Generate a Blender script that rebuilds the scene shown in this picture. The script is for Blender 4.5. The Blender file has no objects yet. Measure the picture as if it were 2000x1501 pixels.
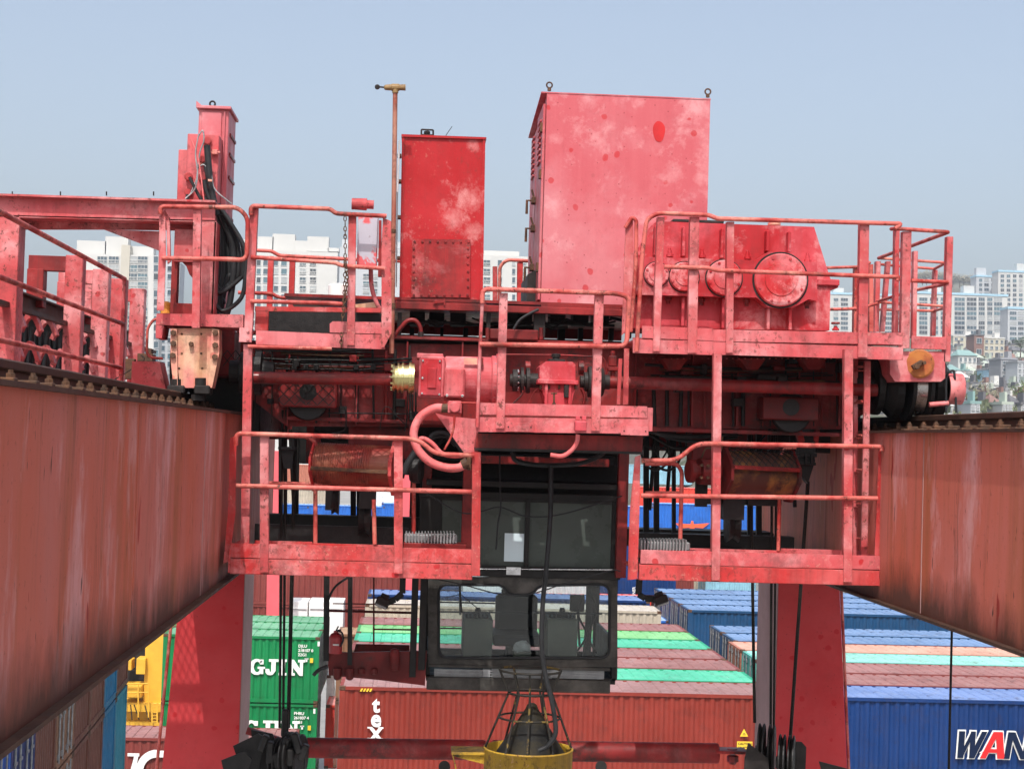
import bpy, bmesh, math, random
from mathutils import Vector, Matrix
random.seed(7)
SC = bpy.context.scene
R = math.radians
# ---------------------------------------------------------------- camera
FPX, CU, CV = 3300.0, 1000.0, 750.5
ey = Vector(((815-CU)/FPX, (852-CV)/FPX, 1)).normalized()      # crane girder direction seen by the camera
ex = Vector((1, .030, 0)); ex = (ex - ex.dot(ey)*ey).normalized()
ez = ex.cross(ey)                                               # up in camera (x right, y down, z fwd) coords
if ez.y > 0: ez = -ez
cam = bpy.data.cameras.new('camera'); co = bpy.data.objects.new('camera', cam)
SC.collection.objects.link(co); SC.camera = co
cam.sensor_width = 36; cam.lens = FPX/2000*36; cam.clip_start = .1; cam.clip_end = 8000
right = Vector((ex.x, ey.x, ez.x)); up = -Vector((ex.y, ey.y, ez.y)); back = -Vector((ex.z, ey.z, ez.z))
co.matrix_world = Matrix(((right.x, up.x, back.x, 0), (right.y, up.y, back.y, 0), (right.z, up.z, back.z, 0), (0, 0, 0, 1)))
# ---------------------------------------------------------------- sky and sun
SUN_EL, SUN_AZ = R(55), R(191)       # azimuth clockwise from +Y: the sun stands behind the camera, high
w = bpy.data.worlds.new('World'); SC.world = w; w.use_nodes = True
nt = w.node_tree; bg = nt.nodes['Background']
sky = nt.nodes.new('ShaderNodeTexSky'); sky.sky_type = 'NISHITA'; sky.sun_disc = False
sky.sun_elevation = SUN_EL; sky.sun_rotation = SUN_AZ
sky.altitude = 0; sky.air_density = 1.0; sky.dust_density = 4.6; sky.ozone_density = 1.0
hs = nt.nodes.new('ShaderNodeHueSaturation'); hs.inputs['Saturation'].default_value = .78     # hazy spring air: the blue is washed out
nt.links.new(sky.outputs[0], hs.inputs['Color']); nt.links.new(hs.outputs[0], bg.inputs[0]); bg.inputs[1].default_value = .122
sl = bpy.data.lights.new('sun', 'SUN'); sl.energy = 2.2; sl.angle = R(.5); sl.color = (1, .965, .91)
so = bpy.data.objects.new('sun', sl); SC.collection.objects.link(so)
sd = Vector((math.sin(SUN_AZ)*math.cos(SUN_EL), math.cos(SUN_AZ)*math.cos(SUN_EL), math.sin(SUN_EL)))
so.rotation_euler = sd.to_track_quat('Z', 'Y').to_euler(); so.location = sd*60
SC.view_settings.view_transform = 'Standard'; SC.view_settings.look = 'None'
SC.view_settings.exposure = 0.82; SC.view_settings.gamma = 1
# ---------------------------------------------------------------- helpers
def P(u, v, Y):
    "point at depth Y seen at photo pixel (u, v); X right, Y along the girders, Z up, eye at the origin"
    d = Vector(((u-CU)/FPX, (v-CV)/FPX, 1))
    p = Vector((ex.dot(d), ey.dot(d), ez.dot(d)))
    return p*(Y/p.y)
def tag(o, label=None, cat=None, group=None, kind=None):
    if label: o['label'] = label
    if cat: o['category'] = cat
    if group: o['group'] = group
    if kind: o['kind'] = kind
    return o
ORG = {}
SPLIT = set('''stiffener deck_prop deck_underside hanger conduit rung handrail rear_rail hinge louvre cable_gland door_handle rib flange_plate hanging_plate guard_plate
gusset buffer_block lug bracket fixing_plate rail_post stay cable rope_guide greaser deck_edge_beam beam_flange oil_pipe wheel_fork support_post post side_rib edge_strip
eye end_frame flange_bolt bolt rivet cover_bolt toe_board hanger_post walkway_post control_lever lifting_eye stud bracket_plate brace machinery_box base_beam shackle
lower_window bottom_sill pipe_joint deck shaft column fin wheel_coupling rail bearing_cap cap_bolt hose_fitting side_box junction_box mesh_guard_frame under_frame cross_beam chain_link'''.split())
def thing(name, label, cat, loc=(0, 0, 0), group=None, rz=0):
    o = bpy.data.objects.new(name, None); SC.collection.objects.link(o)
    o.empty_display_size = .2; o.location = loc; o.rotation_euler.z = rz
    ORG[o.name] = Vector(loc)
    return tag(o, label, cat, group)
class MB:
    def __init__(s): s.v = []; s.f = []; s.sm = []
    def add(s, vs, fs, smooth=False):
        k = len(s.v); s.v += [tuple(x) for x in vs]
        for f in fs: s.f.append(tuple(i+k for i in f)); s.sm.append(smooth)
    def hexa(s, p):   # 8 corners: bottom 4 (ccw), top 4
        s.add(p, [(3,2,1,0), (4,5,6,7), (0,1,5,4), (1,2,6,5), (2,3,7,6), (3,0,4,7)])
    def obox(s, c, ax, h, ch=0):
        c = Vector(c)
        def pt(i, j, k): return c + ax[0]*i + ax[1]*j + ax[2]*k
        ch = min(ch, min(h)*.45)
        if ch <= 0:
            a, b, d = h
            s.hexa([pt(-a,-b,-d), pt(a,-b,-d), pt(a,b,-d), pt(-a,b,-d), pt(-a,-b,d), pt(a,-b,d), pt(a,b,d), pt(-a,b,d)]); return
        vs = []; idx = {}
        for sx in (-1, 1):
            for sy in (-1, 1):
                for sz in (-1, 1):
                    for k in range(3):
                        q = [sx*h[0], sy*h[1], sz*h[2]]
                        for m in range(3):
                            if m != k: q[m] -= (sx, sy, sz)[m]*ch
                        idx[(sx, sy, sz, k)] = len(vs); vs.append(pt(*q))
        fs = []
        for k in range(3):
            o = [m for m in range(3) if m != k]
            for sg in (-1, 1):
                f = []
                for a, b in ((-1,-1), (1,-1), (1,1), (-1,1)):
                    q = [0,0,0]; q[k] = sg; q[o[0]] = a; q[o[1]] = b
                    f.append(idx[(*q, k)])
                fs.append(f)
        for k in range(3):    # edges along k
            o = [m for m in range(3) if m != k]
            for a in (-1, 1):
                for b in (-1, 1):
                    q0 = [0,0,0]; q1 = [0,0,0]
                    q0[k] = -1; q1[k] = 1
                    q0[o[0]] = q1[o[0]] = a; q0[o[1]] = q1[o[1]] = b
                    fs.append([idx[(*q0, o[0])], idx[(*q0, o[1])], idx[(*q1, o[1])], idx[(*q1, o[0])]])
        for sx in (-1, 1):
            for sy in (-1, 1):
                for sz in (-1, 1): fs.append([idx[(sx, sy, sz, k)] for k in range(3)])
        s.add(vs, fs)
    def box(s, x0, x1, y0, y1, z0, z1, c=0):
        s.obox(((x0+x1)/2, (y0+y1)/2, (z0+z1)/2), (Vector((1,0,0)), Vector((0,1,0)), Vector((0,0,1))),
               (abs(x1-x0)/2, abs(y1-y0)/2, abs(z1-z0)/2), c)
    def boxp(s, u0, v0, u1, v1, Y, d, c=.004):
        "axis-aligned box: front face fills photo rect (u0,v0,u1,v1) at depth Y, d metres deep"
        um, vm = (u0+u1)/2, (v0+v1)/2
        s.box(P(u0, vm, Y).x, P(u1, vm, Y).x, Y, Y+d, P(um, v1, Y).z, P(um, v0, Y).z, c)
    def bar(s, p, q, w, h, c=0, side=None):
        p, q = Vector(p), Vector(q); a = (q-p); L = a.length; a.normalize()
        side = Vector(side) if side else (Vector((0,1,0)) if abs(a.y) < .9 else Vector((0,0,1)))
        b = a.cross(side).normalized(); d = b.cross(a).normalized()
        s.obox((p+q)/2, (b, d, a), (w/2, h/2, L/2), c)
    def ring(s, c, a, b, r, n): return [c + a*(r*math.cos(2*math.pi*i/n)) + b*(r*math.sin(2*math.pi*i/n)) for i in range(n)]
    def tube(s, pts, r, n=10, closed=False):
        pts = [Vector(p) for p in pts]; N = len(pts)
        t = [(pts[(i+1) % N if closed else min(i+1, N-1)] - pts[i-1 if closed else max(i-1, 0)]).normalized() for i in range(N)]
        a = t[0].orthogonal().normalized(); vs = []
        rr = r if hasattr(r, '__len__') else [r]*N
        for i in range(N):
            a = (a - a.dot(t[i])*t[i]).normalized(); b = t[i].cross(a)
            vs += s.ring(pts[i], a, b, rr[i], n)
        fs = []
        for i in range(N if closed else N-1):
            j = (i+1) % N
            for k in range(n): fs.append((i*n+k, i*n+(k+1) % n, j*n+(k+1) % n, j*n+k))
        s.add(vs, fs, True)
        if not closed: s.add(vs[:n], [tuple(range(n))][::-1]); s.add(vs[-n:], [tuple(range(n))])
    def lathe(s, p, q, prof, n=24, smooth=False):
        "prof: list of (t along p->q in metres, radius)"
        p, q = Vector(p), Vector(q); a = (q-p).normalized(); b = a.orthogonal().normalized(); c = a.cross(b)
        vs = []
        for t, r in prof: vs += s.ring(p+a*t, b, c, max(r, 1e-4), n)
        fs = [(i*n+k, i*n+(k+1) % n, (i+1)*n+(k+1) % n, (i+1)*n+k) for i in range(len(prof)-1) for k in range(n)]
        s.add(vs, fs, smooth)
        s.add(vs[:n], [tuple(range(n))]); s.add(vs[-n:], [tuple(range(n))])
    def cyl(s, p, q, r, n=20, c=0, smooth=True):
        L = (Vector(q)-Vector(p)).length
        if c: s.lathe(p, q, [(0, r-c), (c, r), (L-c, r), (L, r-c)], n)
        else: s.lathe(p, q, [(0, r), (L, r)], n, smooth)
    def prism(s, poly, y0, y1):
        "poly: (x,z) outline, extruded from y0 to y1"
        n = len(poly)
        vs = [(x, y0, z) for x, z in poly] + [(x, y1, z) for x, z in poly]
        s.add(vs, [tuple(range(n)), tuple(range(2*n-1, n-1, -1))] + [(i, (i+1) % n, n+(i+1) % n, n+i) for i in range(n)])
    def prismp(s, pts, Y, d):
        s.prism([(P(u, v, Y).x, P(u, v, Y).z) for u, v in pts], Y, Y+d)
    def bolts(s, pts, r=.012, h=.012, axis=(0, -1, 0), n=6):
        for p in pts: p = Vector(p); s.lathe(p, p+Vector(axis), [(0, r), (h, r), (h+.001, r*.8)], n)
    def build(s, name, mat, parent=None, label=None, cat=None, group=None, kind=None):
        if parent is not None and name in SPLIT and len(s.f) > 6:
            parts = s.islands()
            if 1 < len(parts) <= 60:
                return [q.build1(name, mat, parent, label, cat, group, kind) for q in parts][0]
        return s.build1(name, mat, parent, label, cat, group, kind)
    def islands(s):
        "separate pieces: groups of faces whose bounding boxes touch"
        n = len(s.v); pa = list(range(n))
        def fd(i):
            while pa[i] != i: pa[i] = pa[pa[i]]; i = pa[i]
            return i
        for f in s.f:
            for i in f[1:]: pa[fd(i)] = fd(f[0])
        bb = {}
        for i in range(n):
            r = fd(i); v = s.v[i]
            b = bb.setdefault(r, [list(v), list(v)])
            for k in range(3): b[0][k] = min(b[0][k], v[k]); b[1][k] = max(b[1][k], v[k])
        ks = list(bb); g = {k: k for k in ks}
        def gf(i):
            while g[i] != i: i = g[i]
            return i
        for i, a in enumerate(ks):
            for c in ks[i+1:]:
                if gf(a) != gf(c) and all(bb[a][0][k]-.002 <= bb[c][1][k] and bb[c][0][k]-.002 <= bb[a][1][k] for k in range(3)): g[gf(c)] = gf(a)
        out = {}
        for f, sm in zip(s.f, s.sm):
            q, mp = out.setdefault(gf(fd(f[0])), (MB(), {}))
            t = []
            for i in f:
                if i not in mp: mp[i] = len(q.v); q.v.append(s.v[i])
                t.append(mp[i])
            q.f.append(tuple(t)); q.sm.append(sm)
        return [q for q, _ in out.values()]
    def build1(s, name, mat, parent=None, label=None, cat=None, group=None, kind=None):
        me = bpy.data.meshes.new(name)
        o = bpy.data.objects.new(name, me)
        if parent is not None: org = ORG[parent.name]
        elif kind == 'structure' or not s.v: org = Vector((0, 0, 0))
        else:
            xs = [v[0] for v in s.v]; ys = [v[1] for v in s.v]; zs = [v[2] for v in s.v]
            org = Vector(((min(xs)+max(xs))/2, (min(ys)+max(ys))/2, min(zs)))
        me.from_pydata([(v[0]-org.x, v[1]-org.y, v[2]-org.z) for v in s.v], [], s.f)
        me.polygons.foreach_set('use_smooth', s.sm)
        bm = bmesh.new(); bm.from_mesh(me); bmesh.ops.recalc_face_normals(bm, faces=bm.faces); bm.to_mesh(me); bm.free()
        me.materials.append(mat); me.update()
        SC.collection.objects.link(o)
        if parent is not None: o.parent = parent
        else: o.location = org
        ORG[o.name] = org
        return tag(o, label, cat, group, kind)
def fil(pts, r, n=5):
    "round the corners of a 3-D path"
    pts = [Vector(p) for p in pts]; out = [pts[0]]
    for i in range(1, len(pts)-1):
        a, b, c = pts[i-1], pts[i], pts[i+1]
        la, lc = (a-b).length, (c-b).length; d = min(r, la*.48, lc*.48)
        p0 = b+(a-b)/la*d; p1 = b+(c-b)/lc*d
        for k in range(n+1):
            t = k/n; out.append(p0*(1-t)**2 + b*2*t*(1-t) + p1*t*t)
    out.append(pts[-1]); return out
def spl(pts, n=8):
    "Catmull-Rom curve through the points"
    pts = [Vector(p) for p in pts]; q = [pts[0]*2-pts[1]]+pts+[pts[-1]*2-pts[-2]]; out = []
    for i in range(1, len(q)-2):
        for k in range(n):
            t = k/n; a, b, c, d = q[i-1:i+3]
            out.append(.5*((2*b)+(c-a)*t+(2*a-5*b+4*c-d)*t*t+(3*b-a-3*c+d)*t**3))
    out.append(pts[-1]); return out
def pp(Y, *uv): return [P(u, v, Y) for u, v in uv]
def one(fn, name, mat, parent=None, **k):
    m = MB(); fn(m); return m.build(name, mat, parent, **k)
def text_mesh(s, body, size, p, xdir, up, ext=.01, bold=.0, align='LEFT', sx=1.0, shear=0):
    cu = bpy.data.curves.new('t', 'FONT'); cu.body = body; cu.size = size; cu.offset = bold; cu.extrude = ext; cu.align_x = align; cu.shear = shear
    cu.resolution_u = 3
    o = bpy.data.objects.new('t', cu); SC.collection.objects.link(o)
    dg = bpy.context.evaluated_depsgraph_get(); me = o.evaluated_get(dg).to_mesh()
    xdir = Vector(xdir).normalized(); up = Vector(up).normalized(); nn = xdir.cross(up)
    s.add([Vector(p)+xdir*(v.co.x*sx)+up*v.co.y+nn*v.co.z for v in me.vertices], [tuple(f.vertices) for f in me.polygons])
    o.evaluated_get(dg).to_mesh_clear(); bpy.data.objects.remove(o); bpy.data.curves.remove(cu)
# ---------------------------------------------------------------- materials
def srgb(r, g, b):
    f = lambda c: ((c/255+.055)/1.055)**2.4 if c > 10 else c/255/12.92
    return (f(r), f(g), f(b), 1)
def newmat(name):
    m = bpy.data.materials.new(name); m.use_nodes = True
    return m, m.node_tree, m.node_tree.nodes['Principled BSDF']
def N(nt, t, **k):
    n = nt.nodes.new('ShaderNode'+t)
    for a, b in k.items():
        if a in n.inputs: n.inputs[a].default_value = b
        else: setattr(n, a, b)
    return n
def ramp(nt, src, stops):
    r = N(nt, 'ValToRGB'); e = r.color_ramp.elements
    while len(e) < len(stops): e.new(.5)
    for i, (p, v) in enumerate(stops):
        e[i].position = p; e[i].color = (v, v, v, 1) if not hasattr(v, '__len__') else v
    nt.links.new(src, r.inputs[0]); return r.outputs[0]
def mixc(nt, fac, a, b):
    m = N(nt, 'Mix', data_type='RGBA')
    for i, x in ((0, fac), (6, a), (7, b)):
        if hasattr(x, 'node'): nt.links.new(x, m.inputs[i])
        else: m.inputs[i].default_value = x
    return m.outputs[2]
def mul(nt, a, f):
    m = N(nt, 'Math', operation='MULTIPLY'); nt.links.new(a, m.inputs[0])
    if hasattr(f, 'node'): nt.links.new(f, m.inputs[1])
    else: m.inputs[1].default_value = f
    return m.outputs[0]
def noise(nt, co_, sc, det=5, rough=.6, scale=(1, 1, 1), dist=0, off=(0, 0, 0)):
    mp = N(nt, 'Mapping'); mp.inputs['Scale'].default_value = scale; mp.inputs['Location'].default_value = off
    nt.links.new(co_, mp.inputs[0])
    n = N(nt, 'TexNoise', Scale=sc, Detail=det, Roughness=rough, Distortion=dist); nt.links.new(mp.outputs[0], n.inputs['Vector'])
    return n.outputs[0]
def paint(name, base, faded, chalk=.0, fade=(.42, .62), spots=.0, grime=.3, rust=.3, rough=.5, streak=.0,
          streakc=(.03, .022, .018, 1), chalkc=(.80, .42, .42, 1), grimec=(.035, .02, .018, 1), coat=0, seed=0, fs=.9, lo=None, spec=.28, blobs=(), edge=0, chips=0):
    m, nt, b = newmat(name); L = nt.links.new
    g = N(nt, 'NewGeometry').outputs['Position']
    off = (seed*3.1, seed*1.7, seed*2.3)
    c = mixc(nt, ramp(nt, noise(nt, g, fs, 7, .62, off=off, dist=.3), [(fade[0], 0), (fade[1], 1)]), base, faded)
    if chalk:
        f1 = ramp(nt, noise(nt, g, 2.2, 9, .72, off=off, dist=.25), [(.53, 0), (.66, 1)])
        c = mixc(nt, mul(nt, f1, chalk), c, chalkc)
    if spots:
        v = N(nt, 'TexVoronoi', Scale=5.5, feature='F1'); v.inputs['Randomness'].default_value = 1
        nz = N(nt, 'TexNoise', Scale=9); L(g, nz.inputs['Vector'])
        ad = N(nt, 'Vector Math'.replace(' ', ''), operation='MULTIPLY_ADD'); L(nz.outputs['Color'], ad.inputs[0]); ad.inputs[1].default_value = (.05, .05, .05); L(g, ad.inputs[2])
        L(ad.outputs[0], v.inputs['Vector'])
        sp = ramp(nt, v.outputs['Distance'], [(.13, 1), (.16, 0)])
        sel = ramp(nt, v.outputs['Color'], [(.5, 0), (.55, 1)])
        c = mixc(nt, mul(nt, mul(nt, sp, sel), spots), c, lo or (.42, .008, .012, 1))
        v2 = N(nt, 'TexVoronoi', Scale=17, feature='F1'); L(g, v2.inputs['Vector'])
        s2 = mul(nt, ramp(nt, v2.outputs['Distance'], [(.07, 1), (.12, 0)]), ramp(nt, v2.outputs['Color'], [(.62, 0), (.66, 1)]))
        c = mixc(nt, mul(nt, s2, spots), c, (.16, .012, .012, 1))
    if grime:
        f2 = ramp(nt, noise(nt, g, 2.1, 10, .8, off=(off[0]+9, off[1], off[2])), [(.52, 0), (.63, 1)])
        c = mixc(nt, mul(nt, f2, grime), c, grimec)
    if streak:
        f3 = ramp(nt, noise(nt, g, 1.0, 6, .7, scale=(9, 9, .35), off=off), [(.46, 0), (.70, 1)])
        c = mixc(nt, mul(nt, f3, streak), c, streakc)
    for bx, by, bz, br in blobs:      # chalked patches where the sun has eaten the paint
        ds = N(nt, 'VectorMath', operation='DISTANCE'); L(g, ds.inputs[0]); ds.inputs[1].default_value = (bx, by, bz)
        sb_ = N(nt, 'Math', operation='MULTIPLY_ADD'); L(noise(nt, g, 7, 10, .78, off=(bx*3, 0, bz)), sb_.inputs[0]); sb_.inputs[1].default_value = br*3.2; L(ds.outputs['Value'], sb_.inputs[2])
        c = mixc(nt, mul(nt, ramp(nt, mul(nt, sb_.outputs[0], 1/(4*br)), [(.34, 1), (.62, 0)]), .5), c, chalkc)
    if chips:
        f6 = ramp(nt, noise(nt, g, 26, 7, .7, scale=(1, 1, .8), off=off), [(.56, 0), (.60, 1)])
        f7 = ramp(nt, noise(nt, g, 2.3, 4, .6, off=(off[0], off[1], off[2]+3)), [(.46, 0), (.56, 1)])
        c = mixc(nt, mul(nt, mul(nt, f6, f7), chips), c, (.085, .028, .020, 1))
        f8 = ramp(nt, noise(nt, g, 34, 6, .7, off=(off[0]+7, off[1], off[2])), [(.60, 0), (.63, 1)])
        f9 = ramp(nt, noise(nt, g, 1.9, 4, .6, off=(off[0], off[1]+8, off[2]+3)), [(.47, 0), (.57, 1)])
        c = mixc(nt, mul(nt, mul(nt, f8, f9), chips*.5), c, (.58, .32, .24, 1))
    if edge:
        bv = N(nt, 'Bevel', Radius=.012, samples=3); gn = N(nt, 'NewGeometry')
        dp = N(nt, 'VectorMath', operation='DOT_PRODUCT'); L(bv.outputs[0], dp.inputs[0]); L(gn.outputs['Normal'], dp.inputs[1])
        em = ramp(nt, dp.outputs['Value'], [(.80, 1), (.97, 0)])
        fe_ = ramp(nt, noise(nt, g, 11, 7, .7, off=off), [(.46, 0), (.56, 1)])
        c = mixc(nt, mul(nt, mul(nt, em, fe_), edge), c, (.12, .045, .03, 1))
    if rust:
        f4 = ramp(nt, noise(nt, g, 14, 6, .75, off=off), [(.62, 0), (.67, 1)])
        f5 = ramp(nt, noise(nt, g, 1.1, 2, .5, off=(off[0], off[1]+5, off[2])), [(.42, 0), (.62, 1)])
        c = mixc(nt, mul(nt, mul(nt, f4, f5), rust), c, (.09, .035, .018, 1))
    L(c, b.inputs['Base Color']); b.inputs['Roughness'].default_value = rough; b.inputs['Specular IOR Level'].default_value = spec
    rr = ramp(nt, noise(nt, g, 5, 5, .6), [(.3, rough-.1), (.7, min(1, rough+.2))]); L(rr, b.inputs['Roughness'])
    bp = N(nt, 'Bump', Strength=.12, Distance=.01); L(noise(nt, g, 22, 4, .6), bp.inputs['Height']); L(bp.outputs[0], b.inputs['Normal'])
    if coat: b.inputs['Coat Weight'].default_value = coat; b.inputs['Coat Roughness'].default_value = .2
    return m
def plain(name, c, rough=.6, metal=0, var=.25, sc=6, bump=.0, dirt=0, dirtc=(.03, .025, .02, 1)):
    m, nt, b = newmat(name); L = nt.links.new
    g = N(nt, 'NewGeometry').outputs['Position']
    n = noise(nt, g, sc, 7, .65)
    c1 = tuple(x*(1-var) for x in c[:3])+(1,); c2 = tuple(min(1, x*(1+var)) for x in c[:3])+(1,)
    k = mixc(nt, ramp(nt, n, [(.35, 0), (.65, 1)]), c1, c2)
    if dirt: k = mixc(nt, mul(nt, ramp(nt, noise(nt, g, sc*.6, 8, .75, off=(4, 4, 4)), [(.45, 0), (.65, 1)]), dirt), k, dirtc)
    L(k, b.inputs['Base Color']); b.inputs['Metallic'].default_value = metal
    if max(c[:3]) < .08: b.inputs['Specular IOR Level'].default_value = .2
    L(ramp(nt, n, [(.3, max(0, rough-.12)), (.7, min(1, rough+.12))]), b.inputs['Roughness'])
    if bump: bp = N(nt, 'Bump', Strength=bump, Distance=.01); L(noise(nt, g, sc*4, 5), bp.inputs['Height']); L(bp.outputs[0], b.inputs['Normal'])
    return m
PINK = (.50, .072, .080, 1); PINKF = (.57, .16, .17, 1); RED = (.50, .012, .018, 1); REDF = (.62, .06, .075, 1)
M = {}
M['pink'] = paint('faded_red_paint', PINK, PINKF, chalk=.4, spots=.8, grime=.42, rust=.8, streak=.3, fs=1.6, chips=.6, edge=.8)
M['pinkrail'] = paint('worn_red_paint_rail', (.30, .024, .020, 1), (.54, .12, .10, 1), chalk=.5, spots=0, grime=.85, rust=1, chips=.95, fs=3.5, chalkc=(.66, .34, .25, 1), fade=(.40, .55), grimec=(.10, .035, .025, 1))
M['pinkpost'] = paint('faded_red_paint_post', (.46, .060, .064, 1), (.56, .18, .185, 1), chalk=.4, spots=.7, grime=.42, rust=1, fs=2.2, streak=.2, chips=.8, edge=.9)
M['lowred'] = paint('red_paint_low_platform', (.44, .026, .026, 1), (.52, .085, .085, 1), chalk=.35, spots=.8, grime=.5, rust=.9, streak=.4, seed=2, fs=1.9, chips=.6, edge=.9)
M['cab_red'] = paint('deep_red_cabinet_paint', (.33, .005, .008, 1), (.42, .016, .022, 1), chalk=.75, spots=.2, grime=.15, rust=.3, streak=.12, chalkc=(.68, .33, .32, 1), seed=4, rough=.38, chips=.35, edge=.7, blobs=[tuple(P(u, v, 14.2))+(r,) for u, v, r in ((915, 380, .16), (890, 430, .14), (925, 450, .10), (925, 285, .06), (870, 400, .08))])
M['cab_pink'] = paint('faded_pink_cabinet_paint', (.46, .088, .105, 1), (.50, .155, .175, 1), chalk=.5, spots=.7, grime=.06, rust=.2, streak=.12, seed=9, fs=1.1, rough=.42, chalkc=(.66, .36, .37, 1), streakc=(.66, .2, .21, 1), chips=.08, edge=.5, blobs=[tuple(P(u, v, 14.28))+(r,) for u, v, r in ((1310, 345, .14), (1150, 195, .13), (1085, 400, .12), (1190, 250, .08), (1370, 215, .09), (1085, 270, .08), (1250, 200, .08), (1370, 350, .07), (410, 232, .05))])
M['gear'] = paint('red_gearbox_paint', (.38, .013, .019, 1), (.52, .07, .088, 1), chalk=.5, spots=.25, grime=.35, rust=.5, streak=.25, seed=5, fs=1.5)
M['inner'] = paint('dirty_shaded_red_inner_paint', (.16, .009, .010, 1), (.27, .02, .02, 1), chalk=.1, spots=.2, grime=.95, rust=.6, streak=.5, seed=6, fs=1.8)  # grime over a base darkened to put recess shade into the colour
M['oily'] = paint('oily_shaded_red_paint', (.14, .010, .010, 1), (.30, .025, .025, 1), grime=.9, rust=.7, streak=.5, seed=7, fs=2.5, rough=.35, grimec=(.012, .01, .01, 1))  # oily paint, its base also darkened to deepen the shade in recesses
M['plate'] = paint('dull_rusted_cover_paint', (.22, .008, .010, 1), (.34, .018, .02, 1), chalk=.2, grime=.8, rust=1, chips=.7, streak=.4, fs=3, seed=15)
M['motor'] = paint('dull_red_motor_paint', (.42, .06, .07, 1), (.58, .15, .16, 1), chalk=.35, grime=.5, rust=.7, streak=.2, seed=3, fs=2.5)
def girdermat():
    m, nt, b = newmat('weathered_girder_paint'); g0 = N(nt, 'NewGeometry').outputs['Position']
    nz = N(nt, 'TexNoise', Scale=1.6, Detail=3); nt.links.new(g0, nz.inputs['Vector'])
    va = N(nt, 'VectorMath', operation='MULTIPLY_ADD'); nt.links.new(nz.outputs['Color'], va.inputs[0]); va.inputs[1].default_value = (0, .10, .5); nt.links.new(g0, va.inputs[2])
    g = va.outputs[0]
    c = mixc(nt, ramp(nt, noise(nt, g, 1, 6, .6, scale=(1, .8, .35)), [(.38, 0), (.62, 1)]), (.49, .112, .066, 1), (.48, .145, .115, 1))
    c = mixc(nt, mul(nt, ramp(nt, noise(nt, g, 1, 6, .7, scale=(1, 2.6, .10), off=(3, 0, 0)), [(.48, 0), (.66, 1)]), .85), c, (.32, .095, .038, 1))
    c = mixc(nt, mul(nt, ramp(nt, noise(nt, g, 1, 8, .75, scale=(1, 7, .30), off=(9, 4, 0)), [(.55, 0), (.70, 1)]), .7), c, (.13, .05, .03, 1))
    c = mixc(nt, mul(nt, ramp(nt, noise(nt, g, 1, 7, .7, scale=(1, 1.7, .5), off=(1, 7, 2)), [(.55, 0), (.66, 1)]), .75), c, (.60, .30, .29, 1))
    c = mixc(nt, mul(nt, ramp(nt, noise(nt, g0, 1, 3, .5, scale=(1, 26, 4.5), off=(5, 0, 9)), [(.69, 0), (.72, 1)]), .9), c, (.07, .03, .02, 1))
    c = mixc(nt, mul(nt, ramp(nt, noise(nt, g0, 1, 2, .5, scale=(1, 7, 1.6), off=(5, 8, 3)), [(.70, 0), (.71, 1)]), .9), c, (.30, .018, .015, 1))
    c = mixc(nt, mul(nt, ramp(nt, noise(nt, g0, 22, 6, .7), [(.60, 0), (.68, 1)]), .5), c, (.10, .035, .02, 1))
    sx = N(nt, 'SeparateXYZ'); nt.links.new(g0, sx.inputs[0])          # dark band rising unevenly from the bottom flange
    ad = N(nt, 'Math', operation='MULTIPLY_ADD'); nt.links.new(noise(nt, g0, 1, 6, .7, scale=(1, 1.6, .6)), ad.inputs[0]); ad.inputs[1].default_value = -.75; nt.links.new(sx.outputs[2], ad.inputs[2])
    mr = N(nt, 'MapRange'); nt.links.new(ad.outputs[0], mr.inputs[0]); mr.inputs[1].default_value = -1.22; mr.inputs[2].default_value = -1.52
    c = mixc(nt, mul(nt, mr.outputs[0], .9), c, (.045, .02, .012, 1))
    nt.links.new(c, b.inputs['Base Color']); b.inputs['Roughness'].default_value = .6; b.inputs['Specular IOR Level'].default_value = .25
    bp = N(nt, 'Bump', Strength=.15, Distance=.01); nt.links.new(noise(nt, g0, 3, 6, .65), bp.inputs['Height']); nt.links.new(bp.outputs[0], b.inputs['Normal'])
    return m
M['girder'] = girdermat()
M['leg'] = paint('leg_red_paint', (.44, .032, .036, 1), (.52, .055, .06, 1), rough=.8, spots=.6, grime=.12, rust=.2, seed=8, fs=.5)  # one red for the whole leg, with random spots and grime
M['legside'] = plain('pale_lit_leg_side', (.36, .22, .21, 1), .8, 0, .15, 2, 0, .4, (.2, .08, .07, 1))  # light on the legs' inner faces is put into this paler colour
M['balc'] = paint('shadow_dark_red_paint', (.09, .008, .008, 1), (.15, .013, .013, 1), grime=.9, rust=.5, fs=4, seed=3)  # the platform's shadow over the balcony is put into this dark base
M['hose'] = paint('pink_painted_hose', (.58, .11, .11, 1), (.66, .2, .2, 1), chalk=.3, spots=0, grime=.5, rust=.6, chips=.5, fs=4)
M['gearcov'] = paint('chalky_cover_paint', (.46, .02, .025, 1), (.56, .13, .14, 1), chalk=.8, spots=.2, grime=.35, rust=.5, chips=.3, edge=.8, fs=3.5, seed=11)
M['black'] = plain('black_grease_metal', (.010, .009, .009, 1), .5, 0, .5, 20, .3)
M['black'].node_tree.nodes['Principled BSDF'].inputs['Specular IOR Level'].default_value = .3
M['dark'] = plain('dark_dirty_steel', (.025, .021, .02, 1), .55, 0, .5, 8, .2, .5, (.012, .01, .01, 1))
M['rubber'] = plain('black_rubber', (.022, .023, .025, 1), .45, 0, .3, 10)
M['rust'] = plain('rusty_steel', (.10, .045, .022, 1), .75, .2, .5, 18, .4, .5)
M['rail'] = plain('brown_rail_steel', (.075, .042, .03, 1), .6, .3, .35, 6, .2, .4)
M['steel'] = plain('bright_worn_steel', (.55, .55, .56, 1), .28, 1, .2, 12)
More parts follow.
